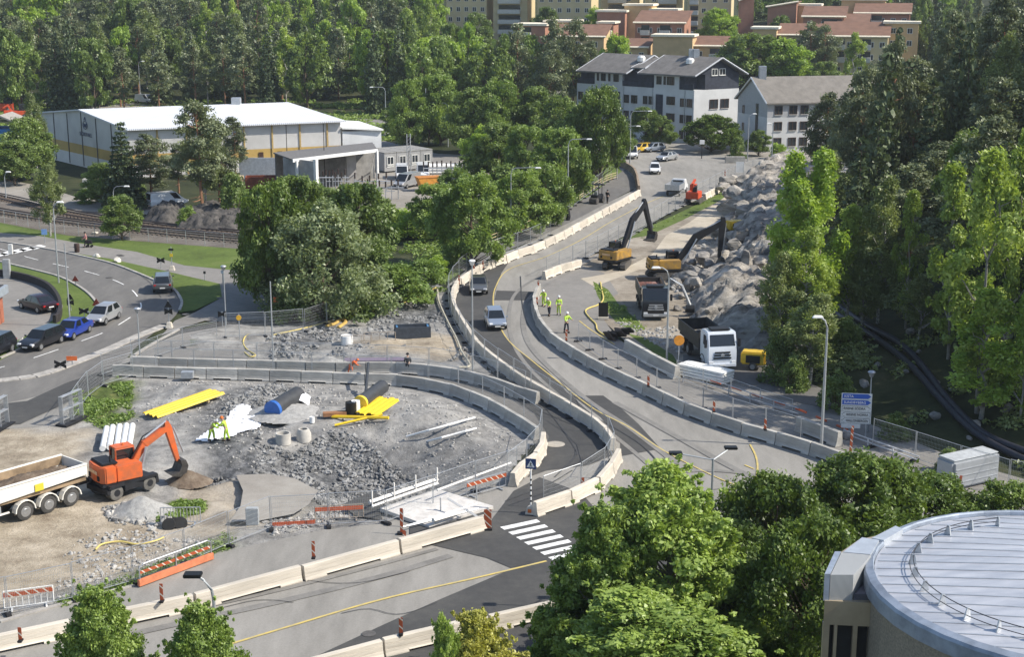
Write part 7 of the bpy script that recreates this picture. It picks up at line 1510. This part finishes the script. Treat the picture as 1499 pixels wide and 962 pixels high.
for i in range(22):
    g_ = ground_at(rngb.uniform(1200, 1480), rngb.uniform(480, 640)); q_ = proj(g_); boulder(q_[0], q_[1], rngb.uniform(.2, .6), 'mossy rock on the dark wooded slope', 'mossy rocks on the wooded slope', m=rock_g); o_ = C.objects[-1]; o_.location = g_ + Vector((0, 0, .1))
for i in range(30): boulder(rngb.uniform(990, 1060), rngb.uniform(425, 500), rngb.uniform(.2, .6), 'loose rock block between the black truck and the rock humps', 'rock blocks beside the black truck')
for (x, y, s_, l) in ((33, 508, .7, 'white rounded boulder on the verge beside the black estate car'), (75, 489, .55, 'white boulder behind the black estate car'), (141, 377, .45, 'pale boulder on the strip between road and cycle path, left'), (172, 384, .5, 'flat pale boulder on the strip between road and cycle path, right'), (139, 343, .4, 'white boulder on the grass beyond the person')): boulder(x, y, s_, l, m=mat('pale_boulder', (.62, .58, .5), .9, var=.15))
# mounds
def heap(px, py, r, h, label, m, ry=.8):
    p = P(px, py); X, Y = np.meshgrid(np.linspace(-r, r, 44), np.linspace(-r, r, 44)); q = np.sqrt(X**2 + (Y/ry)**2) / r; Z = h*np.clip(1 - q, 0, 1)**.85 * (.85 + .3*vnoise(X + 20, Y + 20, .8, int(px))) + (vnoise(X + 9, Y, .25, 4) - .5)*.12 - .08
    o = tag(grid_obj('heap', X, Y, Z, q < 1.05, m, smooth=False), label, 'heap'); o.location = (p.x, p.y, site_z(p.x, p.y)); return o
gr_m = mat('fine_gravel', (.33, .325, .31), .95, var=.2, vs=4, bump=.4, bs=18); heap(208, 750, 2.1, 1.15, 'grey gravel heap in front of the orange excavator', gr_m); heap(1098, 262, 2.5, 1.0, 'grey sand heap at the top of the rock face', gr_m); heap(275, 700, 1.5, .8, 'brown soil heap beside the excavator bucket', soil); heap(480, 535, 2.0, .8, 'light gravel heap behind the rear barriers', gr_m); heap(423, 612, 3.0, .7, 'gravel cover beside the black culvert pipe', gr_m)
rubble('rubble', [(150,745),(180,735),(240,745),(255,765),(220,775),(160,765)], 260, .08, .35, stone_l, 15, label='broken asphalt and stone at the foot of the grey gravel heap')
# white tarpaulin
white_t = mat('tarpaulin_white', (.80, .81, .84), .7, var=.04)
poly = [(p.x, p.y) for p in PP([(283,648),(305,634),(335,612),(357,598),(388,616),(384,626),(366,640),(340,647),(300,650)])]; a = np.array(poly); X, Y = np.meshgrid(np.arange(a[:, 0].min(), a[:, 0].max(), .14), np.arange(a[:, 1].min(), a[:, 1].max(), .14)); ins = inpoly(X, Y, poly)
Z = site_height(X, Y) + .1 + .28*(vnoise(X, Y, 1.3, 8) - .35)*ss(0, .8, pdist(X, Y, poly)); tag(grid_obj('tarpaulin', X, Y, Z, ins, white_t), 'large white tarpaulin spread over the gravel behind two workers', 'tarpaulin')
# yellow trench sheets
ysh = mat('sheet_yellow', (.80, .55, .03), .5, var=.06, vs=1.5)
def sheets(p0, p1, n, w, label, h=.25):
    a, b = GS(*p0), GS(*p1); d = (b - a).normalized(); nn = Vector((-d.y, d.x, 0)); t = thing('sheet_pile_bundle', label, 'trench sheets', (0, 0, 0)); rg = random.Random(int(p0[0]))
    for i in range(n):
        o = nn * (i - n/2) * w + d * rg.uniform(-.25, .25); mb = MB(); q0, q1 = a + o + Vector((0, 0, h)), b + o + Vector((0, 0, h))
        pr = [(-w/2, .0), (-w*.3, .14), (w*.3, .14), (w/2, 0), (w*.3, .09), (-w*.3, .09)]
        vs = [q0 + nn*u + Vector((0, 0, v)) for u, v in pr] + [q1 + nn*u + Vector((0, 0, v)) for u, v in pr]; mb.add(vs, [tuple(range(6)), tuple(range(6, 12))[::-1]] + [(k, (k+1) % 6, 6 + (k+1) % 6, 6 + k) for k in range(6)]); mb.build('trench_sheet', ysh, t)
    mb = MB()
    for u in (.2, .8): q = a.lerp(b, u) + Vector((0, 0, h/2)); mb.box(tuple(q), (.15, n*w + .2, h), rz=math.atan2(d.y, d.x))
    mb.build('timber_bearer', wood_r, t)
sheets((216, 614), (314, 579), 4, .42, 'long bundle of yellow trench sheets beside the grass patch'); sheets((532, 612), (566, 589), 4, .42, 'shorter bundle of yellow trench sheets beside the black pipe')
t = thing('steel_bars', 'crossed yellow steel bars in front of the black drum', 'bars', (0, 0, 0)); MB().tube(GS(486, 613) + U*.15, GS(569, 616) + U*.2, .11, 6).build('bar', ysh, t); MB().tube(GS(490, 626) + U*.15, GS(560, 613) + U*.3, .09, 6).build('bar', ysh, t); MB().box(tuple(GS(490, 610) + U*.2), (1.6, .5, .25), rz=.2).build('timber', mat('brown_timber', (.28, .14, .07), .8, var=.2), t)
def pipe(a, b, r, label, m, n=16, endm=None, wall=.06, name='culvert_pipe'):
    a, b = Vector(a), Vector(b); d = (b - a); L = d.length; mb = MB().lathe([(r - wall, 0), (r, 0), (r, L), (r - wall, L)], n=n); f = []
    o = mb.build(name, m, smooth=True); o.location = a; o.rotation_euler = d.to_track_quat('Z', 'Y').to_euler(); 
    inn = MB().lathe([(r - wall, .01), (r - wall, L - .01)], n=n).build('inner_wall', m, o, smooth=True) if False else None
    if endm: MB().lathe([(0, -.03), (r + .03, -.03), (r + .03, .25), (0, .25)], n=n).build('end_cap', endm, o, smooth=True)
    tag(o, label, 'pipe'); return o
pg = mat('pipe_black', (.05, .052, .055), .45, var=.15); pipe(GS(399, 612) + U*.55, GS(437, 592) + U*.7, .62, 'large dark culvert pipe with a blue end cap on the gravel', pg, 20, mat('cap_blue', (.03, .12, .40), .5)); pipe(GS(527, 601) + U*.5, GS(560, 578) + U*.6, .5, 'black pipe with a yellow end beside the yellow trench sheets', pg, 18, yellow_m); pipe(GS(535, 590) + U*.4, GS(540, 562) + U*1.6, .11, 'thin black bent pipe standing behind the black pipe', pg)
X, Y = np.meshgrid(np.linspace(-1.1, 1.1, 20), np.linspace(-.8, .8, 16)); Z = 1.1 - .5*(X/1.1)**2 - .4*(Y/.8)**2 + .2*(vnoise(X + 5, Y + 5, .5, 3) - .5); o = tag(grid_obj('tarpaulin', X, Y, Z, None, white_t), 'small white cloth draped over the blue-capped culvert pipe', 'tarpaulin'); o.location = GS(432, 594)
def ring(px, py, r, h, label, cone=False, m=None):
    o = MB().lathe([(r, 0), (r, h*.6), (r*(.7 if cone else 1), h), (r*(.7 if cone else 1) - .1, h), (r - .1, h*.55), (r - .1, .02)], n=24).build('concrete_ring', m or mat('ring_concrete', (.46, .44, .40), .85, var=.12, vs=2), smooth=True); o.location = GS(px, py); tag(o, label, 'concrete ring')
ring(415, 650, .5, .75, 'straight concrete manhole ring, left one of two'); ring(445, 646, .5, .85, 'conical concrete manhole ring, right one of two', True)
def drum(px, py, r, h, label, m, name='drum', z=None):
    o = MB().lathe([(0, 0), (r, 0), (r*1.02, h*.5), (r, h), (r*.9, h), (r*.85, h - .04), (0, h - .04)], n=18).build(name, m, smooth=True); o.location = GS(px, py) if z is None else P(px, py, z); tag(o, label, 'drum')
drum(514, 606, .38, .85, 'black plastic drum in front of the black pipe', black_p); drum(521, 605, .3, .9, 'white plastic drum behind the black one', white_m); drum(457, 619, .17, .42, 'small white bucket between the ring and the drums', white_m, 'bucket'); drum(508, 504, .5, .75, 'white drum in front of the trench rails', white_m, z=.05); drum(409, 650, .14, .3, 'small white canister in front of the straight ring', white_m, 'bucket')
for i, (x0_, y0_, x1_, y1_) in enumerate([(150,657,156,627),(160,655,165,625),(171,653,175,624),(180,653,185,623),(189,653,194,623)]):
    tag(MB().tube(P(x0_, y0_, .25), P(x1_, y1_, .25), .2, 10).build('white_pipe', white_m, smooth=True), ['white pipe lying behind the orange excavator, leftmost of five', 'white pipe lying behind the orange excavator, second of five', 'white pipe lying behind the orange excavator, middle one', 'white pipe lying behind the orange excavator, fourth of five', 'white pipe lying behind the orange excavator, rightmost of five'][i], 'pipe')
# white plastic pipes on trestles and debris
for i, (a, b, l) in enumerate([((595, 646), (695, 618), 'white plastic pipe lying across the gravel, rear one'), ((597, 661), (697, 634), 'white plastic pipe lying across the gravel, front one')]):
    q0, q1 = GS(*a), GS(*b); mb = MB().path([GS(lerp(a[0], b[0], k/6), lerp(a[1], b[1], k/6)) + U*.32 for k in range(7)], .07, 8); tag(mb.build('plastic_pipe', white_m, smooth=True), l, 'pipe')
def rail_set(px, label, m, h=.9, n=5, board=None, L=2.4, rz=0, z=.05, cat='crowd barrier'):
    a = P(*px, z); t = thing('crowd_barrier', label, cat, a, rz); mb = MB()
    mb.tube((-L/2, 0, .15), (L/2, 0, .15), .025, 5); mb.tube((-L/2, 0, h), (L/2, 0, h), .03, 5)
    for k in range(n + 1): mb.tube((-L/2 + L*k/n, 0, .15), (-L/2 + L*k/n, 0, h), .018 if 0 < k < n else .03, 4)
    mb.build('frame', m, t)
    for x in (-L*.35, L*.35): MB().box((x, 0, .03), (.08, .6, .05)).build('foot', m, t)
    if board: MB().box((0, -.04, h - .18), (L, .03, .22)).build('board', board, t)
    return t
rail_set((265, 768), 'grey crowd barrier standing on the gravel near the small grass patch', galv, 1.0, 12, None, 2.2, .05); rail_set((43, 890), 'crowd barrier with orange and white board at the bottom left', white_m, 1.0, 8, HZ, 2.3, R(20)); rail_set((497, 762), 'crowd barrier with orange board left of the footbridge', mat('brownish_steel', (.3,.25,.2), .6), .9, 10, redor_m, 2.7, R(8)); rail_set((345, 780) if False else (430, 770), 'low orange rail left of the crowd barrier with orange board', mat('brownish_steel', (.3,.25,.2), .6), .35, 3, redor_m, 2.4, R(10))
rail_set((712, 722), 'slanting crowd barrier with orange chevron board beside the walkway end', galv, 1.0, 6, HZ, 3.0, R(40)); rail_set((556, 502), 'grey trench rail in the gravel wedge', mat('brownish_steel', (.3,.25,.2), .6), .9, 4, None, 2.6, R(5), cat='rail'); rail_set((522, 505), 'low grey trench rail beside the white drum', mat('brownish_steel', (.3,.25,.2), .6), .8, 3, None, 2.4, R(5), cat='rail')
# orange-footed ramp rail at the lower footpath
a, b = P(203, 860, .05), P(312, 819, .05); d = b - a; t = thing('ramp_barrier', 'long railing with an orange base beam beside the lower footpath', 'barrier', (a + b)/2, math.atan2(d.y, d.x)); L = d.length
MB().box((0, 0, .2), (L, .18, .36)).build('base_beam', mat('faded_orange', (.58, .20, .10), .7, var=.15), t, bevel=.02); mb = MB(); mb.path([(-L/2 + .1, 0, .2), (-L/2 + .1, 0, 1.0), (-L/2 + .35, 0, 1.15), (L/2 - .35, 0, 1.15), (L/2 - .1, 0, 1.0), (L/2 - .1, 0, .2)], .035, 6); mb.build('rail', galv, t); MB().tube((0, 0, .2), (0, 0, 1.15), .035, 6).build('post', galv, t); MB().box((0, .03, .72), (L - .3, .03, .16)).build('board', HZ, t)
# small cabinet, tyres, crates near the fence
t = tag(MB().box((0, 0, .5), (.7, .4, 1.0)).build('cable_cabinet', mat('cabinet_grey', (.33, .35, .36), .6), bevel=.03), 'grey cable cabinet on the gravel behind the lower fence', 'cabinet'); t.location = GS(370, 768)
for i in range(3): o = MB().lathe([(.2, 0), (.38, .02), (.4, .12), (.36, .22), (.2, .22)], n=16).build('tyre', tyre, smooth=True); o.location = GS(248 + i*8, 772 - i) + Vector((0, 0, .1)); o.rotation_euler = (.9, .2*i, 0); tag(o, 'old black tyre lying beside the grass patch at the crowd barrier', 'tyre', 'old tyres by the crowd barrier')
t = tag(MB().box((0, 0, .4), (.9, .6, .5)).build('wire_crate', galv, bevel=.01), 'small grey wire crate leaning on the front barriers', 'crate'); t.location = P(275, 556, .1)
# hoses
def hose(pts, r, m, label, z=.1, gs=False, name='hose'):
    w = smoothpath([(GS(*p) + U*.12) if gs else P(p[0], p[1], z) for p in pts], 5); tag(MB().path(w, r, 6).build(name, m, smooth=True), label, 'hose')
yh = mat('hose_yellow', (.62, .50, .16), .6, var=.1); hose([(879,413),(881,425),(883,438),(876,446),(862,451),(857,456),(863,465),(872,474),(874,482),(880,488),(888,492)], .07, yh, 'pale yellow hose winding across the footpath towards the pallets')
hose([(372,488),(360,492),(356,502),(362,512),(374,520),(366,522),(358,516)], .06, yh, 'yellow hose coiled by the junction fence'); hose([(140,808),(150,800),(175,796),(200,800),(225,796),(240,790)], .05, yh, 'yellow hose lying on the dirt behind the lower fence', gs=True); hose([(400,490),(440,482),(500,466),(560,452),(600,440),(640,420)], .07, yh, 'yellow hose along the foot of the leaning fence')
hose([(640,420),(642,440),(655,470),(668,495),(676,515),(688,535),(672,538)], .09, mat('hose_pale', (.45, .42, .33), .7), 'pale hose following the edge of the gravel wedge', z=.25); hose([(1040,385),(1045,362),(1062,345),(1075,320)], .09, yh, 'pale hose over the rocks', z=.6) if False else None
hose([(478,478),(490,474),(500,468),(506,472),(495,480)], .16, mat('hose_ochre', (.50, .34, .10), .6, var=.15), 'heap of yellow cable beside the leaning fence')
# black drainage pipes up the wooded slope
for k, (off, l) in enumerate([(0, 'thick black drainage pipe running up the dark slope, lower one'), (9, 'thick black drainage pipe running up the dark slope, upper one')]):
    w = []
    for x, y in [(1192,432),(1222,462),(1262,488),(1306,514),(1340,545),(1378,592),(1430,642),(1499,678),(1580,705)]: g = ground_at(x + off*.9, y - off*.8); w.append(g + U*.35)
    tag(MB().path(smoothpath(w, 5), .24, 10).build('drainage_pipe', mat('pipe_dark', (.028, .03, .042), .5, var=.2, vs=2), smooth=True), l, 'pipe')
# pallets, board sign, white panels
t = thing('pallet_stack', 'tumbled dark pallets at the end of the big barrier blocks', 'pallets', P(904, 497, .05), .3)
for i in range(5): o = MB().box((0, 0, 0), (1.2, .8, .14)).build('pallet', mat('dark_timber2', (.07, .055, .045), .85, var=.3), t); o.location = (i*.4 - .7, (i % 2)*.3, .25 + .12*i); o.rotation_euler = (.5*(i % 3) - .3, .9 - .35*i, i)
t = thing('board_sign', 'black board sign with pale foot standing on the footpath edge', 'sign', P(883, 467, .05), 0); MB().box((0, 0, .85), (.85, .08, 1.3)).build('board', black_p, t, bevel=.01); MB().box((0, 0, .1), (.95, .4, .18)).build('foot', conc, t)
t = thing('panel_stack', 'stack of long white panels wrapped in film in front of the white-cabbed truck', 'panels', P(1024, 553, .05), R(-42)); 
for i in range(4): MB().box((.1*i, .12*i, .16 + i*.2), (5.2 - .3*i, 1.5, .17)).build('panel', mat('film_white', (.78, .78, .74), .4, var=.08, vs=3), t, bevel=.03)
for x in (-1.5, 0, 1.5): MB().box((x, 0, .04), (.15, 1.5, .08)).build('bearer', wood_r, t)
a, b = P(1381, 722, .04), P(1450, 706, .04); d = (b - a); t = thing('container', 'rounded silver-grey container beside the fence below the dark slope', 'container', (a+b)/2 + Vector((.2, .8, 0)), math.atan2(d.y, d.x)); MB().box((0, 0, .95), (d.length, 1.5, 1.8)).build('body', mat('container_grey', (.36, .38, .40), .5, .3, var=.08, vs=1), t, bevel=.16); mb = MB()
MB().box((0, 0, 1.87), (d.length - .25, 1.3, .05)).build('lid', mat('container_lid', (.55, .57, .58), .5, .3), t, bevel=.02)
for z in (.5, .9, 1.3): MB().box((0, -.765, z), (d.length - .4, .03, .06)).build('rib', mat('container_grey', (.36, .38, .40)), t)
# trench box and steel plates in the wedge
t = thing('trench_box', 'blue and dark steel trench box in the gravel wedge', 'trench box', P(604, 496, .05), R(8)); 
for y in (-.6, .6): MB().box((0, y, .6), (3.0, .1, 1.1)).build('side_plate', mat('trench_dark', (.06, .07, .085), .6, .2, var=.2), t)
for x in (-1.3, 1.3): MB().box((x, 0, .7), (.15, 1.2, .8)).build('strut', mat('trench_blue', (.06, .16, .30), .5, var=.15), t)
t = thing('pipe_bundle', 'bundle of purple-grey pipes behind the rear barriers', 'pipes', P(548, 530, .05), R(2)); 
for i in range(4): MB().tube((-2.4, i*.22, .1), (2.4, i*.22 + .05, .1), .08, 7).build('pipe', mat('pipe_purple', (.22, .18, .24), .6, var=.1), t)
t = thing('steel_beam', 'dark steel beam with slots lying behind the rear barriers', 'beam', P(532, 539, .05), R(-1)); MB().box((0, 0, .2), (5.2, .35, .3)).build('beam', dk, t)
# temporary footbridge
t = thing('footbridge', 'temporary white timber footbridge across the trench beside the crosswalk', 'footbridge', (0, 0, 0)); a, b, c_, d_ = P(556, 744, .35), P(640, 716, .35), P(722, 741, .25), P(628, 770, .2); wtim = mat('white_timber', (.72, .70, .66), .7, var=.08, vs=3); deckm = mat('bridge_deck', (.55, .53, .50), .8, var=.15, vs=2)
mb = MB(); slabquad(mb, [a, b, c_, d_], .2); mb.build('deck', deckm, t)
def bm_(p, q, r, nm='side_beam', m=wtim): MB().tube(p, q, r, 4).build(nm, m, t)
bm_(P(541, 736, .5), P(640, 702, .5), .14); bm_(P(545, 742, .75), P(640, 708, .75), .1); bm_(P(545, 742, 1.3), P(642, 708, 1.3), .05, 'handrail'); bm_(P(560, 748, .2), P(642, 722, .2), .14)
for u in (0, .33, .66, 1): q = P(545, 742, .3).lerp(P(640, 708, .3), u); bm_(q, q + U*1.0, .05, 'post')
bm_(P(640, 718, 1.0), P(748, 678, 1.0), .08, 'handrail'); bm_(P(590, 772, 1.0), P(698, 738, 1.0), .04, 'handrail', galv); bm_(P(590, 772, .3), P(700, 745, .3), .05, 'toe_rail', galv)
for u in (0, .5, 1): q = P(590, 772, 0).lerp(P(698, 738, 0), u); bm_(q, q + U*1.05, .04, 'post', galv)
bm_(P(634, 762, .5), P(668, 752, .5), .18, 'white_block'); bm_(P(655, 730, 1.0), P(712, 765, .3), .08, 'brace'); 
hole = mat('trench_shadow', (.04, .038, .036), .9, var=.3); sheet('trench', [(500,742),(545,722),(560,730),(556,750),(560,765),(520,758)], .12, asph_new)  # flat dark sheets, here and below, stand in for the shade under the bridge
sheet('trench', [(600,772),(660,745),(700,742),(715,752),(640,778),(600,785)], .07, asph_new)
# ---- railway
rail_m = mat('rail_steel', (.07, .055, .05), .5, .6, var=.2); slp = mat('sleeper', (.10, .08, .065), .9, var=.2)
for i, (px, l) in enumerate([([(-120,268),(0,290),(81,310),(135,320),(216,331),(297,339),(373,346),(450,352)], 'railway track farther from the cycle path'), ([(-120,290),(0,312),(81,324),(162,334),(270,346),(365,355),(450,362)], 'railway track nearer to the cycle path')]):
    t = thing('railway_track', l, 'railway track'); w = smoothpath(PP(px), 6); sg = resample(w, 1.5); r1 = []; r2 = []; r3 = []; sm = MB()
    for a, b in sg:
        d = (b - a).normalized(); n_ = Vector((-d.y, d.x, 0)); r1.append(a + n_*.75 + U*.2); r2.append(a - n_*.75 + U*.2); r3.append(a + n_*1.3 + U*.3)
    for a, b in resample(w, .75): d = b - a; sm.box(((a.x+b.x)/2, (a.y+b.y)/2, .06), (.24, 2.5, .14), rz=math.atan2(d.y, d.x))
    so_ = sm.build('sleepers', slp, t); so_['kind'] = 'stuff'
    for r_, nm, q in ((r1, 'rail', .075), (r2, 'rail', .075), (r3, 'conductor_rail', .09)): MB().path(r_, q, 4).build(nm, rail_m, t)
# ---- people
skin = mat('skin', (.50, .32, .24), .7, var=.05); hiv = mat('hi_vis_yellow', (.42, .60, .08), .7, var=.1); navy = mat('navy_cloth', (.03, .035, .05), .85, var=.2); hiv_o = mat('hi_vis_orange', (.85, .16, .03), .7, var=.1); boot = mat('boots', (.03, .025, .02), .8); pink = mat('pink_cloth', (.35, .16, .16), .8, var=.2); denim = mat('dark_clothes', (.02, .02, .022), .85)
def skinned(name, verts, edges, radii, m, parent, sub=2):
    me = bpy.data.meshes.new(name); me.from_pydata([tuple(v) for v in verts], edges, []); o = bpy.data.objects.new(name + '_tmp', me); C.objects.link(o)
    md = o.modifiers.new('s', 'SKIN'); md.use_smooth_shade = True; sv = me.skin_vertices[0].data
    for i, r in enumerate(radii): sv[i].radius = (r, r) if not isinstance(r, tuple) else r
    sv[0].use_root = True; s2 = o.modifiers.new('u', 'SUBSURF'); s2.levels = sub; dg = bpy.context.evaluated_depsgraph_get(); dg.update(); nm = bpy.data.meshes.new_from_object(o.evaluated_get(dg)); bpy.data.objects.remove(o)
    nm.materials.clear(); nm.materials.append(m); r = bpy.data.objects.new(name, nm); C.objects.link(r); r.parent = parent; return r
def person(px, py, label, rz=0, bend=0.0, step=.12, arms=(.3, .2), jacket=hiv, trousers=hiv, helmet=white_m, sc=1.0, z=None, loc=None):
    t = thing('person', label, 'person', loc or (P(px, py, .05) if z is None else P(px, py, z)), rz, sc=sc); sb, cb = math.sin(bend), math.cos(bend)
    hip = Vector((0, 0, .93 - .12*sb)); up = lambda d, f=0, y=0: hip + Vector((sb*d + cb*f, y, cb*d - sb*f)); nk = up(.52)
    aL, aR = arms; V = [hip, up(.25), up(.48), nk + Vector((0, 0, 0)), up(.62, .02), up(.72, .03), up(.79, .02)]; Rr = [.13, (.14, .11), (.15, .11), .06, .075, .095, .055]; E = [(0, 1), (1, 2), (2, 3), (3, 4), (4, 5), (5, 6)]
    for s_, ar in ((-1, aL), (1, aR)):
        sh = up(.46, 0, s_*.19); el = sh + Vector((math.sin(ar)*.27 + .02, s_*.06, -math.cos(ar)*.27)); wr = el + Vector((math.sin(ar + .5)*.25, -s_*.02, -math.cos(ar + .5)*.25)); hd = wr + (wr - el).normalized()*.09; i = len(V)
        V += [sh, el, wr, hd]; Rr += [.062, .046, .032, .04]; E += [(2, i), (i, i+1), (i+1, i+2), (i+2, i+3)]
        for f in range(4): j = len(V); V.append(hd + (wr - el).normalized()*.055 + Vector((.012, (f - 1.5)*.022, 0))); Rr.append(.009); E.append((i+3, j))
        j = len(V); V.append(hd + Vector((.05, -s_*.03, .0))); Rr.append(.011); E.append((i+3, j))
        h_ = Vector((0, s_*.1, hip.z - .05)); kn = Vector((.03 + s_*step*.6, s_*.11, .49)); an = Vector((s_*step*1.2 - .02, s_*.12, .09)); to = an + Vector((.17, s_*.015, -.05)); i = len(V); V += [h_, kn, an, to]; Rr += [.09, .062, .045, .04]; E += [(0, i), (i, i+1), (i+1, i+2), (i+2, i+3)]
    skinned('body', V, E, Rr, skin, t, 1)
    JV = [hip + Vector((0, 0, -.06)), up(.2), up(.46), up(.52)]; JR = [.155, (.165, .14), (.175, .14), .08]; JE = [(0, 1), (1, 2), (2, 3)]
    for s_, ar in ((-1, aL), (1, aR)):
        sh = up(.45, 0, s_*.19); el = sh + Vector((math.sin(ar)*.27 + .02, s_*.06, -math.cos(ar)*.27)); wr = el + Vector((math.sin(ar + .5)*.22, -s_*.02, -math.cos(ar + .5)*.22)); i = len(JV); JV += [sh, el, wr]; JR += [.085, .068, .052]; JE += [(2, i), (i, i+1), (i+1, i+2)]
    skinned('jacket', JV, JE, JR, jacket, t, 1); TV = [hip, hip + Vector((0, 0, .05))]; TR = [.14, .14]; TE = [(0, 1)]
    for s_ in (-1, 1): i = len(TV); TV += [Vector((0, s_*.1, hip.z - .08)), Vector((.03 + s_*step*.6, s_*.11, .49)), Vector((s_*step*1.2 - .02, s_*.12, .13))]; TR += [.11, .082, .07]; TE += [(0, i), (i, i+1), (i+1, i+2)]
    skinned('trousers', TV, TE, TR, trousers, t, 1)
    for s_ in (-1, 1): MB().box((s_*step*1.2 + .05, s_*.125, .06), (.29, .11, .12), taper=(.7, .8)).build('boot', boot, t, bevel=.02)
    hc = up(.745, .03)
    MB().lathe([(.135, -.02), (.125, .02), (.11, .08), (.06, .125), (0, .135)], tuple(hc), 14).build('helmet' if helmet in (white_m, orange_m) else 'hair', helmet, t, smooth=True)
    for y in (-.032, .032): MB().box(tuple(up(.695, .118, y)), (.012, .022, .012)).build('eye', black_p, t)
    MB().box(tuple(up(.67, .13)), (.03, .022, .035)).build('nose', skin, t)
    if jacket is hiv or jacket is hiv_o: MB().lathe([(.19, 0), (.19, .05)], tuple(up(.12)), 14).build('reflective_band', lampw, t) if bend < .2 else None
    return t
person(796, 448, 'worker in yellow hi-vis leaning over at the top of the barrier row', R(-100), .5, .1, (.9, .7), helmet=white_m); person(804, 462, 'worker in pale hi-vis second from the top by the barrier row', R(-120), .35, .15, (.7, .6), trousers=navy); person(818, 461, 'worker in yellow hi-vis standing apart on the footpath', R(-90), 0, .08, (.2, .35), trousers=hiv); person(829, 487, 'worker in yellow hi-vis jacket standing nearest at the barrier', R(-60), .1, .1, (.5, .9), trousers=navy, sc=1.05)
person(0, 0, 'worker in yellow hi-vis bending at the left part of the white tarpaulin', R(-20), .7, .12, (.9, .9), loc=GS(310, 645)); person(0, 0, 'worker in yellow hi-vis standing on the right part of the white tarpaulin', R(170), .35, .1, (.6, .7), helmet=orange_m, loc=GS(332, 646))
person(127, 362, 'person in pink top walking on the cycle path beside a dark bag', R(-170), .1, .2, (.6, .4), pink, denim, denim); person(889, 297, 'person in dark clothes walking beside the small roller', R(60), 0, .15, (.1, .3), denim, denim, denim); person(597, 548, 'person in black clothes standing behind the rear barriers', R(90), 0, .08, (.1, .2), denim, denim, denim, sc=.95)
person(513, 547, 'worker in orange-red clothes bent down behind the rear barriers', R(0), 1.0, .15, (.7, .7), hiv_o, hiv_o, orange_m, sc=.9); person(1125, 246, 'person in white shirt behind the fence at the top of the rock', R(180), 0, .1, (.2, .2), white_m, denim, denim); person(239 + 450, 358, 'worker in yellow vest by the bushes above the leaning fence', 0, 0, .1) if False else None
t = thing('litter_bin', 'dark cylindrical litter bin at the cycle path', 'bin', P(113, 369, .04)); MB().lathe([(.24, 0), (.28, .1), (.3, .85), (.26, .95), (0, .95)], n=14).build('bin', mat('bin_brown', (.05, .03, .025), .7), t, smooth=True)
t = thing('pushchair', 'small dark pushchair beside the person in pink', 'pushchair', P(131, 362, .04)); MB().box((0, 0, .6), (.7, .4, .4), taper=(.8, .9)).build('seat', denim, t, bevel=.06)
for x in (-.25, .25): MB().lathe([(0, -.02), (.14, -.02), (.14, .02), (0, .02)], (x, .2, .14), 10, axis='Y').build('wheel', tyre, t); MB().lathe([(0, -.02), (.14, -.02), (.14, .02), (0, .02)], (x, -.2, .14), 10, axis='Y').build('wheel', tyre, t)
o = tag(MB().box((0, 0, .55), (.45, .35, 1.1)).build('bollard', mat('bollard_white', (.6, .6, .58), .6), bevel=.03), 'white bollard on the crosswalk island at the left edge', 'bollard'); o.location = P(16, 372, .05); o = tag(MB().box((0, 0, .5), (3.2, .6, 1.0), bev=0).build('concrete_block', conc_g, bevel=.05), 'row of grey concrete blocks at the edge of the upper parking area', 'barrier'); o.location = P(1076, 238, .04)
o = tag(MB().box((0, 0, .8), (1.2, .05, 1.6)).build('banner', white_m), 'white banner hanging on the fence at the top of the haul track', 'banner'); o.location = P(1083, 252, .3)
t = thing('advertising_sign', 'small white sign box on a dark post in front of the round tree', 'sign', P(1027, 232, .04)); MB().tube((0, 0, 0), (0, 0, 2.4), .08, 6).build('post', dk, t); MB().box((0, 0, 2.7), (.8, .2, .7)).build('sign_box', lampw, t, bevel=.04)
# ================================================================ HAZE
hz = MB().box((0, 420, 40), (2600, 4900, 130)).build('haze', []) if False else None
m = bpy.data.materials.new('air'); m.use_nodes = True; n = m.node_tree.nodes; n.remove(n['Principled BSDF']); v = n.new('ShaderNodeVolumePrincipled'); v.inputs['Color'].default_value = (.82, .88, .95, 1); v.inputs['Density'].default_value = .00015; v.inputs['Anisotropy'].default_value = .3
m.node_tree.links.new(v.outputs[0], n['Material Output'].inputs['Volume'])
zlo = float(GZ.min()) - 1; zhi = float(GZ.max()) + 30
hz = MB().box((float(xs.min() + xs.max())/2, 2050, (zlo + zhi)/2), (float(xs.max() - xs.min()) + 40, 4200, zhi - zlo)).build('haze', m); tag(hz, 'thin pale summer haze in the air over the whole valley', 'haze', kind='stuff')
